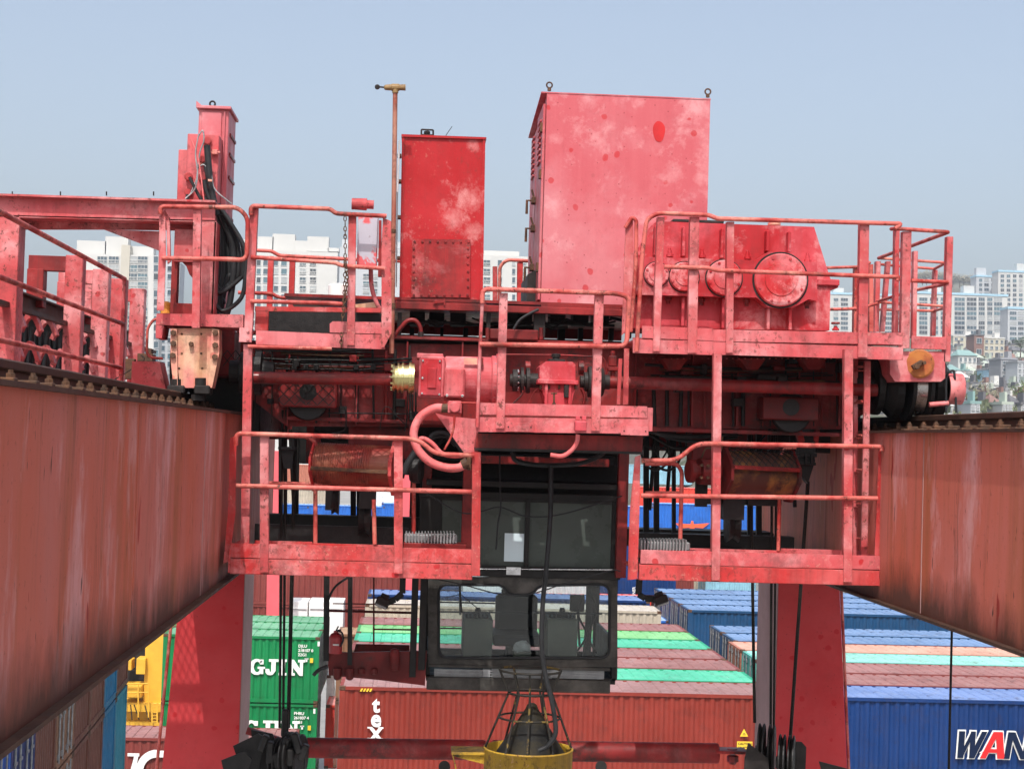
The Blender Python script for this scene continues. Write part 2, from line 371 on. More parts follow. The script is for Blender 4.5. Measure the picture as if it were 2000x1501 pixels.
M['zinc'] = plain('yellow_zinc_steel', (.60, .54, .26, 1), .32, 1, .1, 3)
M['cream'] = paint('cream_primer_plate', (.66, .40, .27, 1), (.62, .20, .18, 1), grime=.4, rust=1, streak=.6, streakc=(.35, .13, .03, 1), fs=3.5, spots=.4, seed=2)
M['orange'] = paint('orange_rust_cap', (.45, .16, .04, 1), (.35, .07, .03, 1), grime=.6, rust=1, fs=5)
M['yellow'] = paint('worn_yellow_paint', (.46, .28, .025, 1), (.34, .20, .025, 1), chalk=0, chips=.9, grime=.95, rust=.5, streak=.5, fs=3, grimec=(.02, .018, .015, 1), seed=3)
M['grey'] = plain('grey_aluminium', (.30, .31, .32, 1), .5, .4, .2, 10, .1, .3)
M['cabgrey'] = plain('stained_grey_cab_steel', (.065, .06, .055, 1), .55, .2, .5, 6, .2, .7, (.02, .02, .018, 1))
M['cabdark'] = plain('cab_dark_frame', (.016, .015, .015, 1), .55, 0, .4, 8, .1, .3)
M['beige'] = plain('console_grey_green', (.15, .16, .13, 1), .6, 0, .15, 5)
M['seat'] = plain('black_seat_vinyl', (.02, .022, .028, 1), .5, 0, .3, 6)
M['paper'] = plain('pale_blue_paper', (.55, .66, .70, 1), .8, 0, .04, 2)
M['cloth'] = plain('white_rag', (.6, .62, .62, 1), .9, 0, .2, 20, .5)
M['white'] = plain('white_paint', (.78, .78, .76, 1), .6, 0, .05, 1)
M['ywhite'] = plain('caution_yellow', (.80, .52, .03, 1), .6, 0, .05, 2)
M['ext'] = plain('dark_red_extinguisher', (.28, .02, .025, 1), .35, 0, .2, 6)
m, nt_, b_ = newmat('cab_window_glass')
tr = N(nt_, 'BsdfTransparent'); tr.inputs[0].default_value = (.84, .88, .88, 1); gl = N(nt_, 'BsdfGlossy'); gl.inputs['Roughness'].default_value = .03
mx = N(nt_, 'MixShader'); fr = N(nt_, 'Fresnel'); nt_.links.new(fr.outputs[0], mx.inputs[0])
nt_.links.new(tr.outputs[0], mx.inputs[1]); nt_.links.new(gl.outputs[0], mx.inputs[2]); nt_.links.new(mx.outputs[0], nt_.nodes['Material Output'].inputs[0])
M['glass'] = m
def glass2(name, tint):
    m, nt, b = newmat(name); b.inputs['Base Color'].default_value = tint; b.inputs['Roughness'].default_value = .08; b.inputs['Specular IOR Level'].default_value = .8
    return m
M['wing'] = glass2('dusty_dark_window', (.05, .058, .055, 1))
M['apglass'] = glass2('apartment_window_glass', (.05, .085, .11, 1))
# ================================================================ the ground, the hillside, the town
GZ = -18.55
def concrete():
    m, nt, b = newmat('yard_concrete'); g = N(nt, 'NewGeometry').outputs['Position']
    c = mixc(nt, ramp(nt, noise(nt, g, .05, 8, .7), [(.4, 0), (.6, 1)]), (.24, .24, .23, 1), (.34, .33, .31, 1))
    c = mixc(nt, mul(nt, ramp(nt, noise(nt, g, 1.5, 8, .7), [(.5, 0), (.7, 1)]), .5), c, (.12, .12, .115, 1))
    nt.links.new(c, b.inputs['Base Color']); b.inputs['Roughness'].default_value = .85; return m
g = MB(); g.add([(-4000, -200, GZ), (4000, -200, GZ), (4000, 6000, GZ), (-4000, 6000, GZ)], [(0, 1, 2, 3)])
g.build('ground', concrete(), kind='structure')
HP = [(140, -18.6), (230, -5), (300, 7), (414, 14.8), (528, 25.3), (642, 38), (800, 51), (950, 62.5), (1150, 95), (1500, 150), (1900, 150)]
def hz(x, y):
    for (a, za), (b, zb) in zip(HP, HP[1:]):
        if a <= y <= b:
            z = za+(zb-za)*(y-a)/(b-a); break
    else: z = HP[0][1] if y < 140 else 150
    k = max(0, min(1, (x-.10*y)/(.07*y))) if y < 960 else max(0, min(1, (x-.255*y)/(.06*y)))
    k = k*k*(3-2*k)
    return GZ-.1 + (z-GZ+.1)*k
def hillmat():
    m, nt, b = newmat('scrub_hillside'); g = N(nt, 'NewGeometry').outputs['Position']
    c = mixc(nt, ramp(nt, noise(nt, g, .03, 9, .75), [(.4, 0), (.6, 1)]), (.10, .10, .075, 1), (.17, .155, .13, 1))
    c = mixc(nt, ramp(nt, noise(nt, g, .2, 8, .75, off=(9, 0, 0)), [(.5, 0), (.62, 1)]), c, (.05, .06, .03, 1))
    nt.links.new(c, b.inputs['Base Color']); b.inputs['Roughness'].default_value = 1
    return m
hm = MB(); nx, ny = 60, 60; vs = []
for j in range(ny+1):
    y = 140+(1900-140)*j/ny
    for i in range(nx+1):
        x = y*(.08+.9*i/nx)
        vs.append((x, y, hz(x, y)+(math.sin(x*.02)+math.sin(x*.051+y*.02))*min(8, max(0, (y-1000)*.02))))
hm.add(vs, [(j*(nx+1)+i, j*(nx+1)+i+1, (j+1)*(nx+1)+i+1, (j+1)*(nx+1)+i) for j in range(ny) for i in range(nx)])
hm.build('hillside', hillmat(), kind='structure')

WALL = {
 'white': plain('white_render_wall', (.53, .53, .51, 1), .8, 0, .05, .05),
 'cool': plain('cool_white_wall', (.46, .48, .50, 1), .8, 0, .05, .05),
 'beige': plain('beige_render_wall', (.47, .44, .37, 1), .8, 0, .06, .05),
 'cream': plain('cream_wall', (.48, .45, .36, 1), .8, 0, .08, .1),
 'grey': plain('grey_wall', (.27, .28, .30, 1), .8, 0, .08, .1),
 'blue': plain('pale_blue_band', (.34, .55, .68, 1), .7, 0, .05, .1),
 'brown': plain('brown_wall', (.20, .11, .09, 1), .8, 0, .1, .1),
 'teal': plain('teal_roof', (.20, .32, .31, 1), .8, 0, .1, .1),
 'droof': plain('dark_grey_roof', (.12, .12, .13, 1), .8, 0, .2, .2),
 'redroof': plain('red_brown_roof', (.22, .13, .11, 1), .8, 0, .2, .2),
 'pinkw': plain('pale_pink_wall', (.45, .38, .37, 1), .8, 0, .1, .1),
 'green': plain('pale_green_wall', (.38, .43, .37, 1), .8, 0, .1, .1),
 'stone': plain('balcony_white', (.46, .48, .50, 1), .8, 0, .05, .3)}
def bake(o, m2):
    "second material slot for mullions"
    o.data.materials.append(m2)
wr = random.Random(8)
GL = [M['apglass'], glass2('teal_window_glass', (.07, .14, .17, 1)), glass2('dark_window_glass', (.03, .04, .05, 1)), plain('drawn_curtain', (.34, .36, .36, 1), .5, 0, .1, .3)]
def winobj(w_, h_, panes, parent, bal, dep=.35):
    "one recessed-looking window: glass, white frame and mullions, in one mesh"
    m = MB(); m.box(-w_/2, w_/2, -.06, .1, 0, h_)
    k = len(m.f); t = max(.09, w_*.03)
    for i in range(panes+1):
        x = -w_/2+w_*i/panes; m.box(x-t/2, x+t/2, -.14, .05, 0, h_)
    m.box(-w_/2-t, w_/2+t, -.16, .05, -.12, .02); m.box(-w_/2-t, w_/2+t, -.16, .05, h_-.02, h_+.1)
    if bal:
        m.box(-w_/2, w_/2, -.13, .0, h_*.42, h_*.42+.12)
        for i in range(int(w_/.45)): x = -w_/2+.2+i*.45; m.box(x-.05, x+.05, -.3, -.24, 0, h_*.38)
        m.box(-w_/2, w_/2, -.32, -.22, h_*.38, h_*.42)
    o = m.build('window', M['apglass'], parent); bake(o, WALL['stone'] if not bal else WALL['white'])
    for i, p in enumerate(o.data.polygons): p.material_index = 1 if i >= k else 0
    o.data.update(); return o
def building(name, label, cat, u0, v0, u1, v1, D, depth, wall, cols=(), rows=(0, 10, 1), wh=.62, panes=2, bal=False, band=None, roofs=(), group=None, parts=()):
    """box tower seen at depth D; cols: list of (u0,u1) window columns; rows: (v of first window top, pitch px, count)"""
    um = (u0+u1)/2; x0 = P(u0, v0, D).x; x1 = P(u1, v0, D).x; zt = P(um, v0, D).z
    zb = P(um, v1, D).z if v1 else GZ
    t = thing(name, label, cat, ((x0+x1)/2, D+depth/2, zb), group)
    one(lambda m: m.box(x0, x1, D, D+depth, zb, zt), 'wall', WALL[wall], t)
    for a, b, c, d, wn in parts:      # further wall volumes in photo px
        one(lambda m: m.boxp(a, b, c, d, D-.6, depth*.7, 0), 'wall', WALL[wn], t)
    if band: one(lambda m: m.box(x0-.3, x1+.3, D-.4, D+depth, zt, zt+band), 'roof', WALL['blue'], t)
    for i, (a, b, c, d) in enumerate(roofs):
        r = one(lambda m: m.boxp(a, b, c, d, D+depth*.3, depth*.4, 0), 'roof_room', WALL[wall], t)
    pz = None; protos = {}; n = 0; extra = MB()
    for a, b in cols:
        ww = P(b, v0, D).x-P(a, v0, D).x; key = round(ww, 1)
        for r in range(rows[2]):
            v = rows[0]+rows[1]*r; c = P((a+b)/2, v+rows[1]*wh, D-.6 if parts and any(q[0] <= (a+b)/2 <= q[2] for q in parts) else D)
            h_ = rows[1]*wh/FPX*D
            if n >= 100: break
            if key not in protos:
                o = winobj(ww, h_, panes if ww > 2 else 1, t, bal and ww > 2); o.data.transform(Matrix.Translation(ORG[t.name])); protos[key] = o
            else: o = protos[key].copy(); SC.collection.objects.link(o); o.parent = t
            o.material_slots[0].link = 'OBJECT'; o.material_slots[0].material = GL[int(wr.random()**1.6*4)]
            o.location = c-Vector((0, .1, 0))-ORG[t.name]; n += 1
    return t
B = building
B('apartment_tower', 'beige and white apartment tower behind the festoon posts, left end of the skyline', 'apartment block', 160, 497, 310, 0, 560, 14, 'white',
  cols=[(190, 209), (212, 232), (249, 268), (269, 288), (300, 309)], rows=(501, 16.6, 18), wh=.74, bal=True, panes=3,
  roofs=[(150, 470, 207, 500), (205, 462, 250, 500), (240, 481, 300, 499)], parts=[(232, 478, 249, 760, 'beige')])
B('apartment_tower', 'pale apartment block just right of the beige tower, partly behind the red portal column', 'apartment block', 306, 512, 352, 0, 600, 12, 'cool',
  cols=[(313, 322), (327, 336), (340, 349)], rows=(520, 15.5, 14), bal=True, panes=2)
B('apartment_tower', 'white apartment block with a stepped roof behind the chain and left railing', 'apartment block', 484, 490, 660, 0, 560, 14, 'white',
  cols=[(488, 497), (501, 509), (514, 523), (534, 543), (549, 560), (585, 597), (605, 617)], rows=(508, 16.8, 14), bal=True, panes=2,
  roofs=[(470, 468, 500, 491), (503, 462, 534, 491), (532, 457, 576, 491), (576, 470, 600, 491), (600, 462, 642, 491), (640, 484, 662, 491)])
B('apartment_tower', 'white apartment block behind the grey pink box and the hammer pole', 'apartment block', 664, 484, 800, 0, 640, 14, 'cool',
  cols=[(709, 721), (724, 737), (748, 760)], rows=(535, 14.5, 7), bal=True, roofs=[(668, 468, 690, 485), (756, 472, 785, 485)])
B('apartment_tower', 'white apartment block seen between the two tall red cabinets', 'apartment block', 936, 500, 1060, 0, 560, 14, 'white',
  cols=[(944, 957), (972, 980), (1000, 1006), (1014, 1028)], rows=(508, 16.8, 12), bal=True, roofs=[(945, 490, 1014, 501)])
B('apartment_slab', 'long white apartment slab with pale blue roof line, right of the gearbox', 'apartment block', 1612, 577, 1790, 662, 950, 14, 'white',
  cols=[(1628, 1637), (1642, 1656), (1664, 1674), (1694, 1712), (1728, 1742), (1752, 1770)], rows=(582, 9.2, 9), band=1.2, panes=3, roofs=[(1628, 562, 1648, 578)])
B('apartment_slab', 'long white apartment slab with pale blue roof line behind the corner cage', 'apartment block', 1790, 576, 1968, 662, 940, 14, 'white',
  cols=[(1795, 1811), (1816, 1832), (1837, 1856), (1864, 1884), (1888, 1907), (1911, 1923), (1928, 1938), (1941, 1957)], rows=(581, 9.2, 8), wh=.72, band=1.2, panes=3, roofs=[(1812, 561, 1838, 577), (1882, 558, 1903, 577)])
B('apartment_tower', 'white apartment block rising above the long slab with one roof room at its left', 'apartment block', 1907, 541, 1952, 640, 1100, 12, 'cool',
  cols=[(1912, 1918), (1922, 1931), (1936, 1945)], rows=(544, 9.2, 4), band=1.2, panes=2, roofs=[(1907, 523, 1926, 541)])
B('apartment_tower', 'tallest white apartment block at the right edge of the skyline', 'apartment block', 1950, 532, 2030, 640, 1080, 12, 'white',
  cols=[(1954, 1961), (1966, 1973), (1978, 1985), (1990, 1997), (2003, 2012)], rows=(536, 9.2, 9), band=1.2, panes=2, roofs=[(1986, 515, 2012, 532)])
B('apartment_tower', 'low white apartment block in front of the tallest one, right edge', 'apartment block', 1969, 604, 2030, 672, 880, 12, 'cool',
  cols=[(1972, 1985), (1988, 1999), (2004, 2015)], rows=(608, 10, 6), band=1.2, panes=3)
# houses on the hillside
def house(name, label, cat, u0, v0, u1, v1, D, wall, roof='droof', cols=3, rows=2, flat=True, depth=9, group=None):
    um = (u0+u1)/2; x0 = P(u0, v0, D).x; x1 = P(u1, v0, D).x; zt = P(um, v0, D).z; zb = min(P(um, v1, D).z, hz((x0+x1)/2, D)-1)
    zv = P(um, v1, D).z
    t = thing(name, label, cat, ((x0+x1)/2, D+depth/2, zb), group)
    one(lambda m: m.box(x0, x1, D, D+depth, zb, zt), 'wall', WALL[wall], t)
    if flat: one(lambda m: (m.box(x0-.2, x1+.2, D-.2, D+depth+.2, zt, zt+.5), m.box(x0+(x1-x0)*.6, x0+(x1-x0)*.85, D+2, D+5, zt+.5, zt+2.3)), 'roof', WALL[roof], t)
    else: one(lambda m: m.add([(x0-.4, D-.4, zt), (x1+.4, D-.4, zt), (x1+.4, D+depth, zt), (x0-.4, D+depth, zt), (x0+1, D+depth/2, zt+1.9), (x1-1, D+depth/2, zt+1.9)],
              [(0, 1, 5, 4), (2, 3, 4, 5), (0, 4, 3), (1, 2, 5), (3, 2, 1, 0)]), 'roof', WALL[roof], t)
    pr = None; W_ = (x1-x0)/cols; H_ = (zt-zv)/rows
    for i in range(cols):
        for j in range(rows):
            if pr is None:
                pr = winobj(W_*.5, H_*.45, 2, t, False); pr.data.transform(Matrix.Translation(ORG[t.name])); o = pr
            else: o = pr.copy(); SC.collection.objects.link(o); o.parent = t
            o.location = Vector((x0+W_*(i+.5), D-.1, zv+H_*(j+.3)))-ORG[t.name]
    return t
house('house', 'cream flat building below the long apartment slab, right of the corner cage', 'building', 1862, 657, 1906, 680, 640, 'cream', 'white', 4, 2)
house('house', 'cream four storey building with a brown side wall on the hillside', 'building', 1922, 661, 1962, 698, 600, 'cream', 'white', 4, 3)
house('house', 'brown windowless looking block joined beside the cream four storey building', 'building', 1903, 655, 1922, 698, 598, 'brown', 'droof', 1, 2)
house('house', 'white house with teal roof under the cream building', 'house', 1872, 694, 1908, 712, 500, 'white', 'teal', 4, 1, False)
house('house', 'tall grey block with small square windows, right edge of the hillside town', 'building', 1955, 702, 1986, 770, 430, 'grey', 'grey', 2, 5)
house('house', 'blue grey annex left of the tall grey block', 'building', 1930, 722, 1955, 752, 440, 'blue', 'grey', 1, 2)
house('house', 'glass fronted office at the right edge of the photo', 'building', 1988, 708, 2030, 760, 420, 'cool', 'grey', 5, 5)
house('house', 'plain white hall in front of the grey block', 'building', 1926, 752, 1962, 790, 380, 'white', 'white', 2, 1)
cw = ['cream', 'white', 'pinkw', 'cool', 'green', 'white', 'beige', 'cool']; cwn = dict(cream='cream', white='white', pinkw='pale pink', cool='pale grey', green='pale green', beige='beige', blue='pale blue')
rfn = dict(droof='dark grey', teal='teal', redroof='red brown', white='white', grey='grey', green='pale green')
rf = ['droof', 'teal', 'redroof', 'droof', 'white', 'green']
rnd = random.Random(3); used_l = {}
ordn = ['front', 'second', 'third', 'fourth', 'fifth', 'sixth', 'seventh', 'eighth', 'ninth']
for r, v in enumerate((802, 789, 776, 763, 750, 737, 724, 711, 698, 686)):
    D = 300+ r*38
    u = 1818+rnd.uniform(0, 8) if r < 3 else 1853+rnd.uniform(0, 6); c_ = 0
    while u < 2002:
        w_ = rnd.uniform(13, 25)*(1-.02*r); h_ = rnd.uniform(9, 15)
        a = rnd.choice(cw); b = rnd.choice(rf); c_ += 1
        st = rnd.choice([1, 2, 2])
        nth = (ordn[c_-1].replace('front', 'first') if c_ < 10 else str(c_)+'th')
        rowname = (ordn+['tenth'])[r]
        house('house', 'small %s house, %s roof, %s from left in %s hillside row' % (cwn[a], rfn[b], nth, rowname),
              'house', u, v-h_, u+w_, v, D+rnd.uniform(-8, 8), a, b, rnd.choice([2, 3, 3]), st, rnd.random() < .6, group='small houses on the hillside')
        u += w_+rnd.uniform(-1, 4)
# trees on the hill: trunk, limbs and many leaf faces
def tree(label, u, v, D, h_, crown, leafc, sparse=1.0, group=None):
    base = P(u, v, D); base.z = min(base.z, hz(base.x, D))
    if (P(u, v, D).z-base.z) > 0: base.z = P(u, v, D).z
    rr = random.Random(int(u*7+v)); t = thing('tree', label, 'tree', base, group)
    tm = MB(); tm.tube([base-Vector((0, 0, 1)), base+Vector((.1, 0, h_*.4)), base+Vector((0, 0, h_*.8))], [h_*.035, h_*.022, h_*.008], 6)
    cm = MB()
    for i in range(16):
        a = rr.uniform(0, 6.28); z0 = h_*rr.uniform(.25, .7); L = crown*rr.uniform(.5, 1)
        p0 = base+Vector((0, 0, z0)); p1 = p0+Vector((math.cos(a)*L, math.sin(a)*L, h_*rr.uniform(.1, .3)))
        tm.tube([p0, (p0+p1)/2+Vector((0, 0, .2)), p1], [h_*.012, h_*.008, h_*.003], 5)
        for k in range(int(26*sparse)):
            q = p0.lerp(p1, rr.uniform(.35, 1.1))+Vector([rr.gauss(0, crown*.16) for _ in range(3)])
            s_ = crown*rr.uniform(.04, .10); n1 = Vector([rr.gauss(0, 1) for _ in range(3)]).normalized(); n2 = n1.orthogonal().normalized()
            cm.add([q-n1*s_, q+n2*s_*.7, q+n1*s_, q-n2*s_*.7], [(0, 1, 2, 3)])
    tm.build('trunk', M['rust'] if sparse > .8 else WALL['brown'], t); cm.build('crown', leafc, t)
LG = plain('spring_leaves', (.09, .14, .04, 1), .8, 0, .5, .3); LP = plain('pale_bare_twigs', (.26, .24, .17, 1), .9, 0, .3, .3); LD = plain('dark_evergreen', (.035, .065, .03, 1), .9, 0, .4, .3)
tree('pale leafless tree between the houses, right of the round pink ring', 1924, 793, 330, 5.5, 2.2, LP, .8)
tree('second pale leafless tree just right of the taller one', 1937, 793, 335, 3.8, 1.6, LP, .8)
tree('fresh green tree at the right edge below the glass office', 1988, 786, 330, 4.2, 2.4, LG)
tree('low dark green tree above the pale leafless trees', 1906, 745, 420, 2.2, 2.0, LD)
tree('dark evergreen at the right edge beside the cream building', 1993, 692, 560, 6, 3.2, LD)
for k in range(14):
    u = 1778+k*10.6+rnd.uniform(-3, 3); v = 560-6*math.sin(k*.33)+rnd.uniform(-2, 2)
    tree('%s bare brown tree from the left on the hilltop behind the apartment slab' % ((ordn+['tenth'])[k].replace('front', 'first') if k < 10 else str(k+1)+'th'), u, v, 1300, 10, 6, LP, 1.5, group='bare trees on the hilltop')

# ================================================================ shipping containers
CC = {}
def cc(name, side, roof, **k):
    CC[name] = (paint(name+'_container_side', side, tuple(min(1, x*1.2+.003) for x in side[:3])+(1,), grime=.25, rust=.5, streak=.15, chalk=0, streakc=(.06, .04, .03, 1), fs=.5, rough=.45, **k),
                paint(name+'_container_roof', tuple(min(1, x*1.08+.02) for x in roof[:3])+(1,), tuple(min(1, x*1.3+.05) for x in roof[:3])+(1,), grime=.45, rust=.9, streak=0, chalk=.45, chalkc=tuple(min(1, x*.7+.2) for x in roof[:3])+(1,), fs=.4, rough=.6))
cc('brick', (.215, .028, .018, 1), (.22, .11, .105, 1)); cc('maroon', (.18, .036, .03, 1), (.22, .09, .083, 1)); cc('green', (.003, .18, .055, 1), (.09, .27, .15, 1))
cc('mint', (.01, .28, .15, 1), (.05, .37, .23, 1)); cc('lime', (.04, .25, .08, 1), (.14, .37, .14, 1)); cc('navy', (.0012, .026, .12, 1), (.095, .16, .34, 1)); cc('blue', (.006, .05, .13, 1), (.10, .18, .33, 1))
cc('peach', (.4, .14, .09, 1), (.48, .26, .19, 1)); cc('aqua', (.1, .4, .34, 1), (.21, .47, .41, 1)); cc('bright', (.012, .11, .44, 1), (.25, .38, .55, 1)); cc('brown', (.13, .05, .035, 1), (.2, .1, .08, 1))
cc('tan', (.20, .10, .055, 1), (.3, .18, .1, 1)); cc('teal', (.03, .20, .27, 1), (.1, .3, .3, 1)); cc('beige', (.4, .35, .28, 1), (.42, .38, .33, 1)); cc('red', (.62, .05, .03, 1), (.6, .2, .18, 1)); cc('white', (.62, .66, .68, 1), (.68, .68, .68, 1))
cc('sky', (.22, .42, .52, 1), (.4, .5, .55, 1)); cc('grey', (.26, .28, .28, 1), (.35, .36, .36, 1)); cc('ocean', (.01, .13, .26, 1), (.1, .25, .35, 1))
def corr(n_, pitch, d):
    out = []
    for i in range(n_): x = i*pitch; out += [(x, 0), (x+pitch*.26, 0), (x+pitch*.5, d), (x+pitch*.76, d)]
    out.append((n_*pitch, 0)); return out
PROTO = {}
def cproto(L, H, fine=False):
    if (L, H, fine) in PROTO: return PROTO[(L, H, fine)]
    W = 2.438; me = []
    n = round((L-.3)/.28); p = (L-.3)/n
    for y, sg in ((.035, -1), (W-.035, 1)):
        s = MB(); me.append(('side_wall', s)); pr = corr(n, p, .046); vs = [(.15+x, y-sg*d, .15) for x, d in pr]+[(.15+x, y-sg*d, H-.10) for x, d in pr]; k = len(pr)
        s.add(vs, [(i, i+1, k+i+1, k+i) for i in range(k-1)])
    r = MB(); n2 = round((L-.6)/.36); p2 = (L-.6)/n2; pr = [(i*p2+p2*t, d) for i in range(n2) for t, d in ((0, 0), (.62, 0), (.68, .028), (.9, .028))]+[(n2*p2, 0)]
    vs = [(.3+x, .07, H-.012-d) for x, d in pr]+[(.3+x, W-.07, H-.012-d) for x, d in pr]; k = len(pr)
    r.add(vs, [(i, i+1, k+i+1, k+i) for i in range(k-1)]); r.box(.1, .3, .06, W-.06, H-.05, H-.012); r.box(L-.3, L-.1, .06, W-.06, H-.05, H-.012)
    me.append(('roof', r))
    f = MB()
    for x in (0, L-.16):
        for y in (0, W-.16):
            f.box(x, x+.16, y, y+.16, .12, H-.12)
    for y in (0, W-.07): f.box(.16, L-.16, y, y+.07, 0.02, .16); f.box(.16, L-.16, y, y+.07, H-.1, H-.008)
    for x in (0, L-.1): f.box(x, x+.1, .16, W-.16, .02, .16); f.box(x, x+.1, .16, W-.16, H-.12, H-.008)
    me.append(('frame', f))
    cs = []
    for x in (-.004, L-.174):
        for y in (-.004, W-.158):
            for z in (0, H-.118):
                c = MB(); c.box(x, x+.178, y, y+.162, z, z+.118, .012); cs.append(c)
    if fine: me += [('corner_casting', c) for c in cs]
    else:
        c = MB(); [c.add(q.v, q.f) for q in cs]; me.append(('corner_casting', c))
    e = MB(); pe = corr(8, (W-.3)/8, .04); k = len(pe)     # closed end at x = L
    e.add([(L-.02-d, .15+y, .15) for y, d in pe]+[(L-.02-d, .15+y, H-.1) for y, d in pe], [(i, i+1, k+i+1, k+i) for i in range(k-1)]); me.append(('end_wall', e))
    d = MB()
    for y0, y1 in ((.14, W/2-.01), (W/2+.01, W-.14)): d.box(.03, .08, y0, y1, .16, H-.1, .008)
    me.append(('door', d))
    b = MB()
    for y in (.38, .88, W-.88, W-.38):
        b.tube([(-.005, y, .12), (-.005, y, H-.06)], .022, 6); b.box(-.03, .01, y-.12, y+.03, 1.05, 1.10); b.box(-.02, .03, y-.05, y+.05, .2, .3); b.box(-.02, .03, y-.05, y+.05, H-.3, H-.2)
    me.append(('lock_bar', b))
    out = []
    for k_, mb in me:
        o = mb.build(k_, M['white'], None, kind='structure'); out.append((k_, o.data)); bpy.data.objects.remove(o)
    PROTO[(L, H, fine)] = out; return out
def container(color, label, x, y, z, L=12.19, H=2.896, flip=False, rz=0, group=None, simple=False, short=True):
    "x, y, z: lower left front corner"
    pr = cproto(L, H, y < 51 or (color == 'green' and y < 68)); t = thing('shipping_container', label, 'shipping container', (x, y, z), group, rz)
    side, roof = CC[color]; inner = {}
    for k, me in pr:
        if simple and k in ('lock_bar', 'corner_casting'): continue
        o = bpy.data.objects.new(k, me); SC.collection.objects.link(o)
        if k == 'lock_bar': o.parent = inner['door']
        else:
            o.parent = t
            if flip and k in ('door', 'end_wall'): o.matrix_local = Matrix.Translation((L, 2.438, 0)) @ Matrix.Rotation(math.pi, 4, 'Z')
        o.material_slots[0].link = 'OBJECT'
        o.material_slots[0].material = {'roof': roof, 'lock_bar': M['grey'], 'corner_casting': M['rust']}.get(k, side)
        inner[k] = o
    return t, inner
PITCH = 2.6; TZ = -6.93; HC = 2.896
cn = dict(brick='brick red', maroon='dull maroon', green='green', mint='mint green topped', lime='lime green topped', navy='navy blue', blue='steel blue', peach='peach topped', aqua='aqua topped', bright='bright blue',
          brown='dark brown', tan='tan brown', teal='teal blue', beige='beige', red='red', white='white', sky='pale blue', grey='grey', ocean='ocean blue')
TX = -1.92
rows = ['brick', 'mint', 'maroon', 'maroon', 'mint', 'lime', 'maroon']
ordw = ['front', 'second', 'third', 'fourth', 'fifth', 'sixth', 'seventh', 'eighth']
T = []
for i, c in enumerate(rows):
    lab = ('brick red container with tall white letters and caution stickers, below the operator cab' if i == 0 else
           '%s container, %s row behind the lettered brick red one' % (cn[c], ['', 'first', 'second', 'third', 'fourth', 'fifth', 'sixth'][i]))
    T.append(container(c, lab, TX, 47+PITCH*i, TZ-HC, group='containers of the middle block'))
for i, c in enumerate(['navy', 'maroon', 'maroon', 'mint', 'peach', 'blue', 'blue']):
    c = 'aqua' if c == 'mint' else c
    lab = ('navy blue container with large white outlined letters at the right edge' if i == 0 else '%s container, %s row behind the navy lettered one at the right' % (cn[c], ['', 'first', 'second', 'third', 'fourth', 'fifth', 'sixth'][i]))
    T.append(container(c, lab, 11.25+(0 if i < 5 else .25), 47+PITCH*i, TZ-HC, group='containers of the right block'))
for i in range(4):
    container('blue', ['steel blue container with door bars showing, front of the block behind the striped roofs', 'second blue roof back in the block behind the striped roofs',
              'third blue roof back in the block behind the striped roofs', 'rearmost blue roof of the block behind the striped roofs'][i], 11.6, 70.8+PITCH*i, TZ-HC, group='blue containers behind the right blocks')
    container('navy' if i else 'blue', ['front blue container of the far right row, right of the crane leg', 'second blue roof of the far right row, right of the crane leg', 'third blue roof of the far right row, right of the crane leg',
              'rearmost blue roof of the far right row, right of the crane leg'][i], 24.1, 70.8+PITCH*i, TZ-HC, group='blue containers behind the right blocks')
# green twenty-foot pair stack on the left (three rows deep)
GX = -9.62; GY = 66.7; G2 = -7.96
gl_ = []
for i in range(3):
    gl_.append(container('green', ['upper green twenty foot container with white slab letters', 'green roof directly behind the upper lettered green container', 'rear green roof of the green stack'][i], GX, GY+PITCH*i, G2-2.591, 6.058, 2.591, True, group='green twenty foot containers'))
gl_.append(container('green', 'middle green twenty foot container with white slab letters, under the upper one', GX, GY, G2-2*2.591-.03, 6.058, 2.591, True, group='green twenty foot containers'))
container('green', 'lowest green twenty foot container, just under the middle one', GX, GY, G2-3*2.591-.06, 6.058, 2.591, True, group='green twenty foot containers')
# brown containers high behind the green stack
for i, (x, c, z, y) in enumerate(((-11.2, 'maroon', -6.0, 88), (-11.2, 'maroon', -8.9, 88), (.99, 'maroon', -6.0, 88), (-23.4, 'brown', -6.0, 88))):
    container(c, ['maroon container in shade above the green roofs, left of the balcony', 'lower maroon container in shade right behind the green roofs', 'maroon container behind the floodlight bracket', 'dark brown container far left behind the yellow machine'][i], x, y, z-2.9, group='maroon containers behind the green stack')
for i, u in enumerate((566, 603, 636)):
    p = P(u, 1196, 82)
    one(lambda m: (m.box(p.x, p.x+.85, 82, 84, p.z-2, p.z+.55, .02), m.box(p.x+.05, p.x+.8, 81.93, 82, p.z+.2, p.z+.24)), 'reefer_unit', M['white'],
        label='%s white refrigeration unit from the left behind the green roofs' % ['first', 'second', 'third'][i], cat='refrigeration unit', group='white refrigeration units')
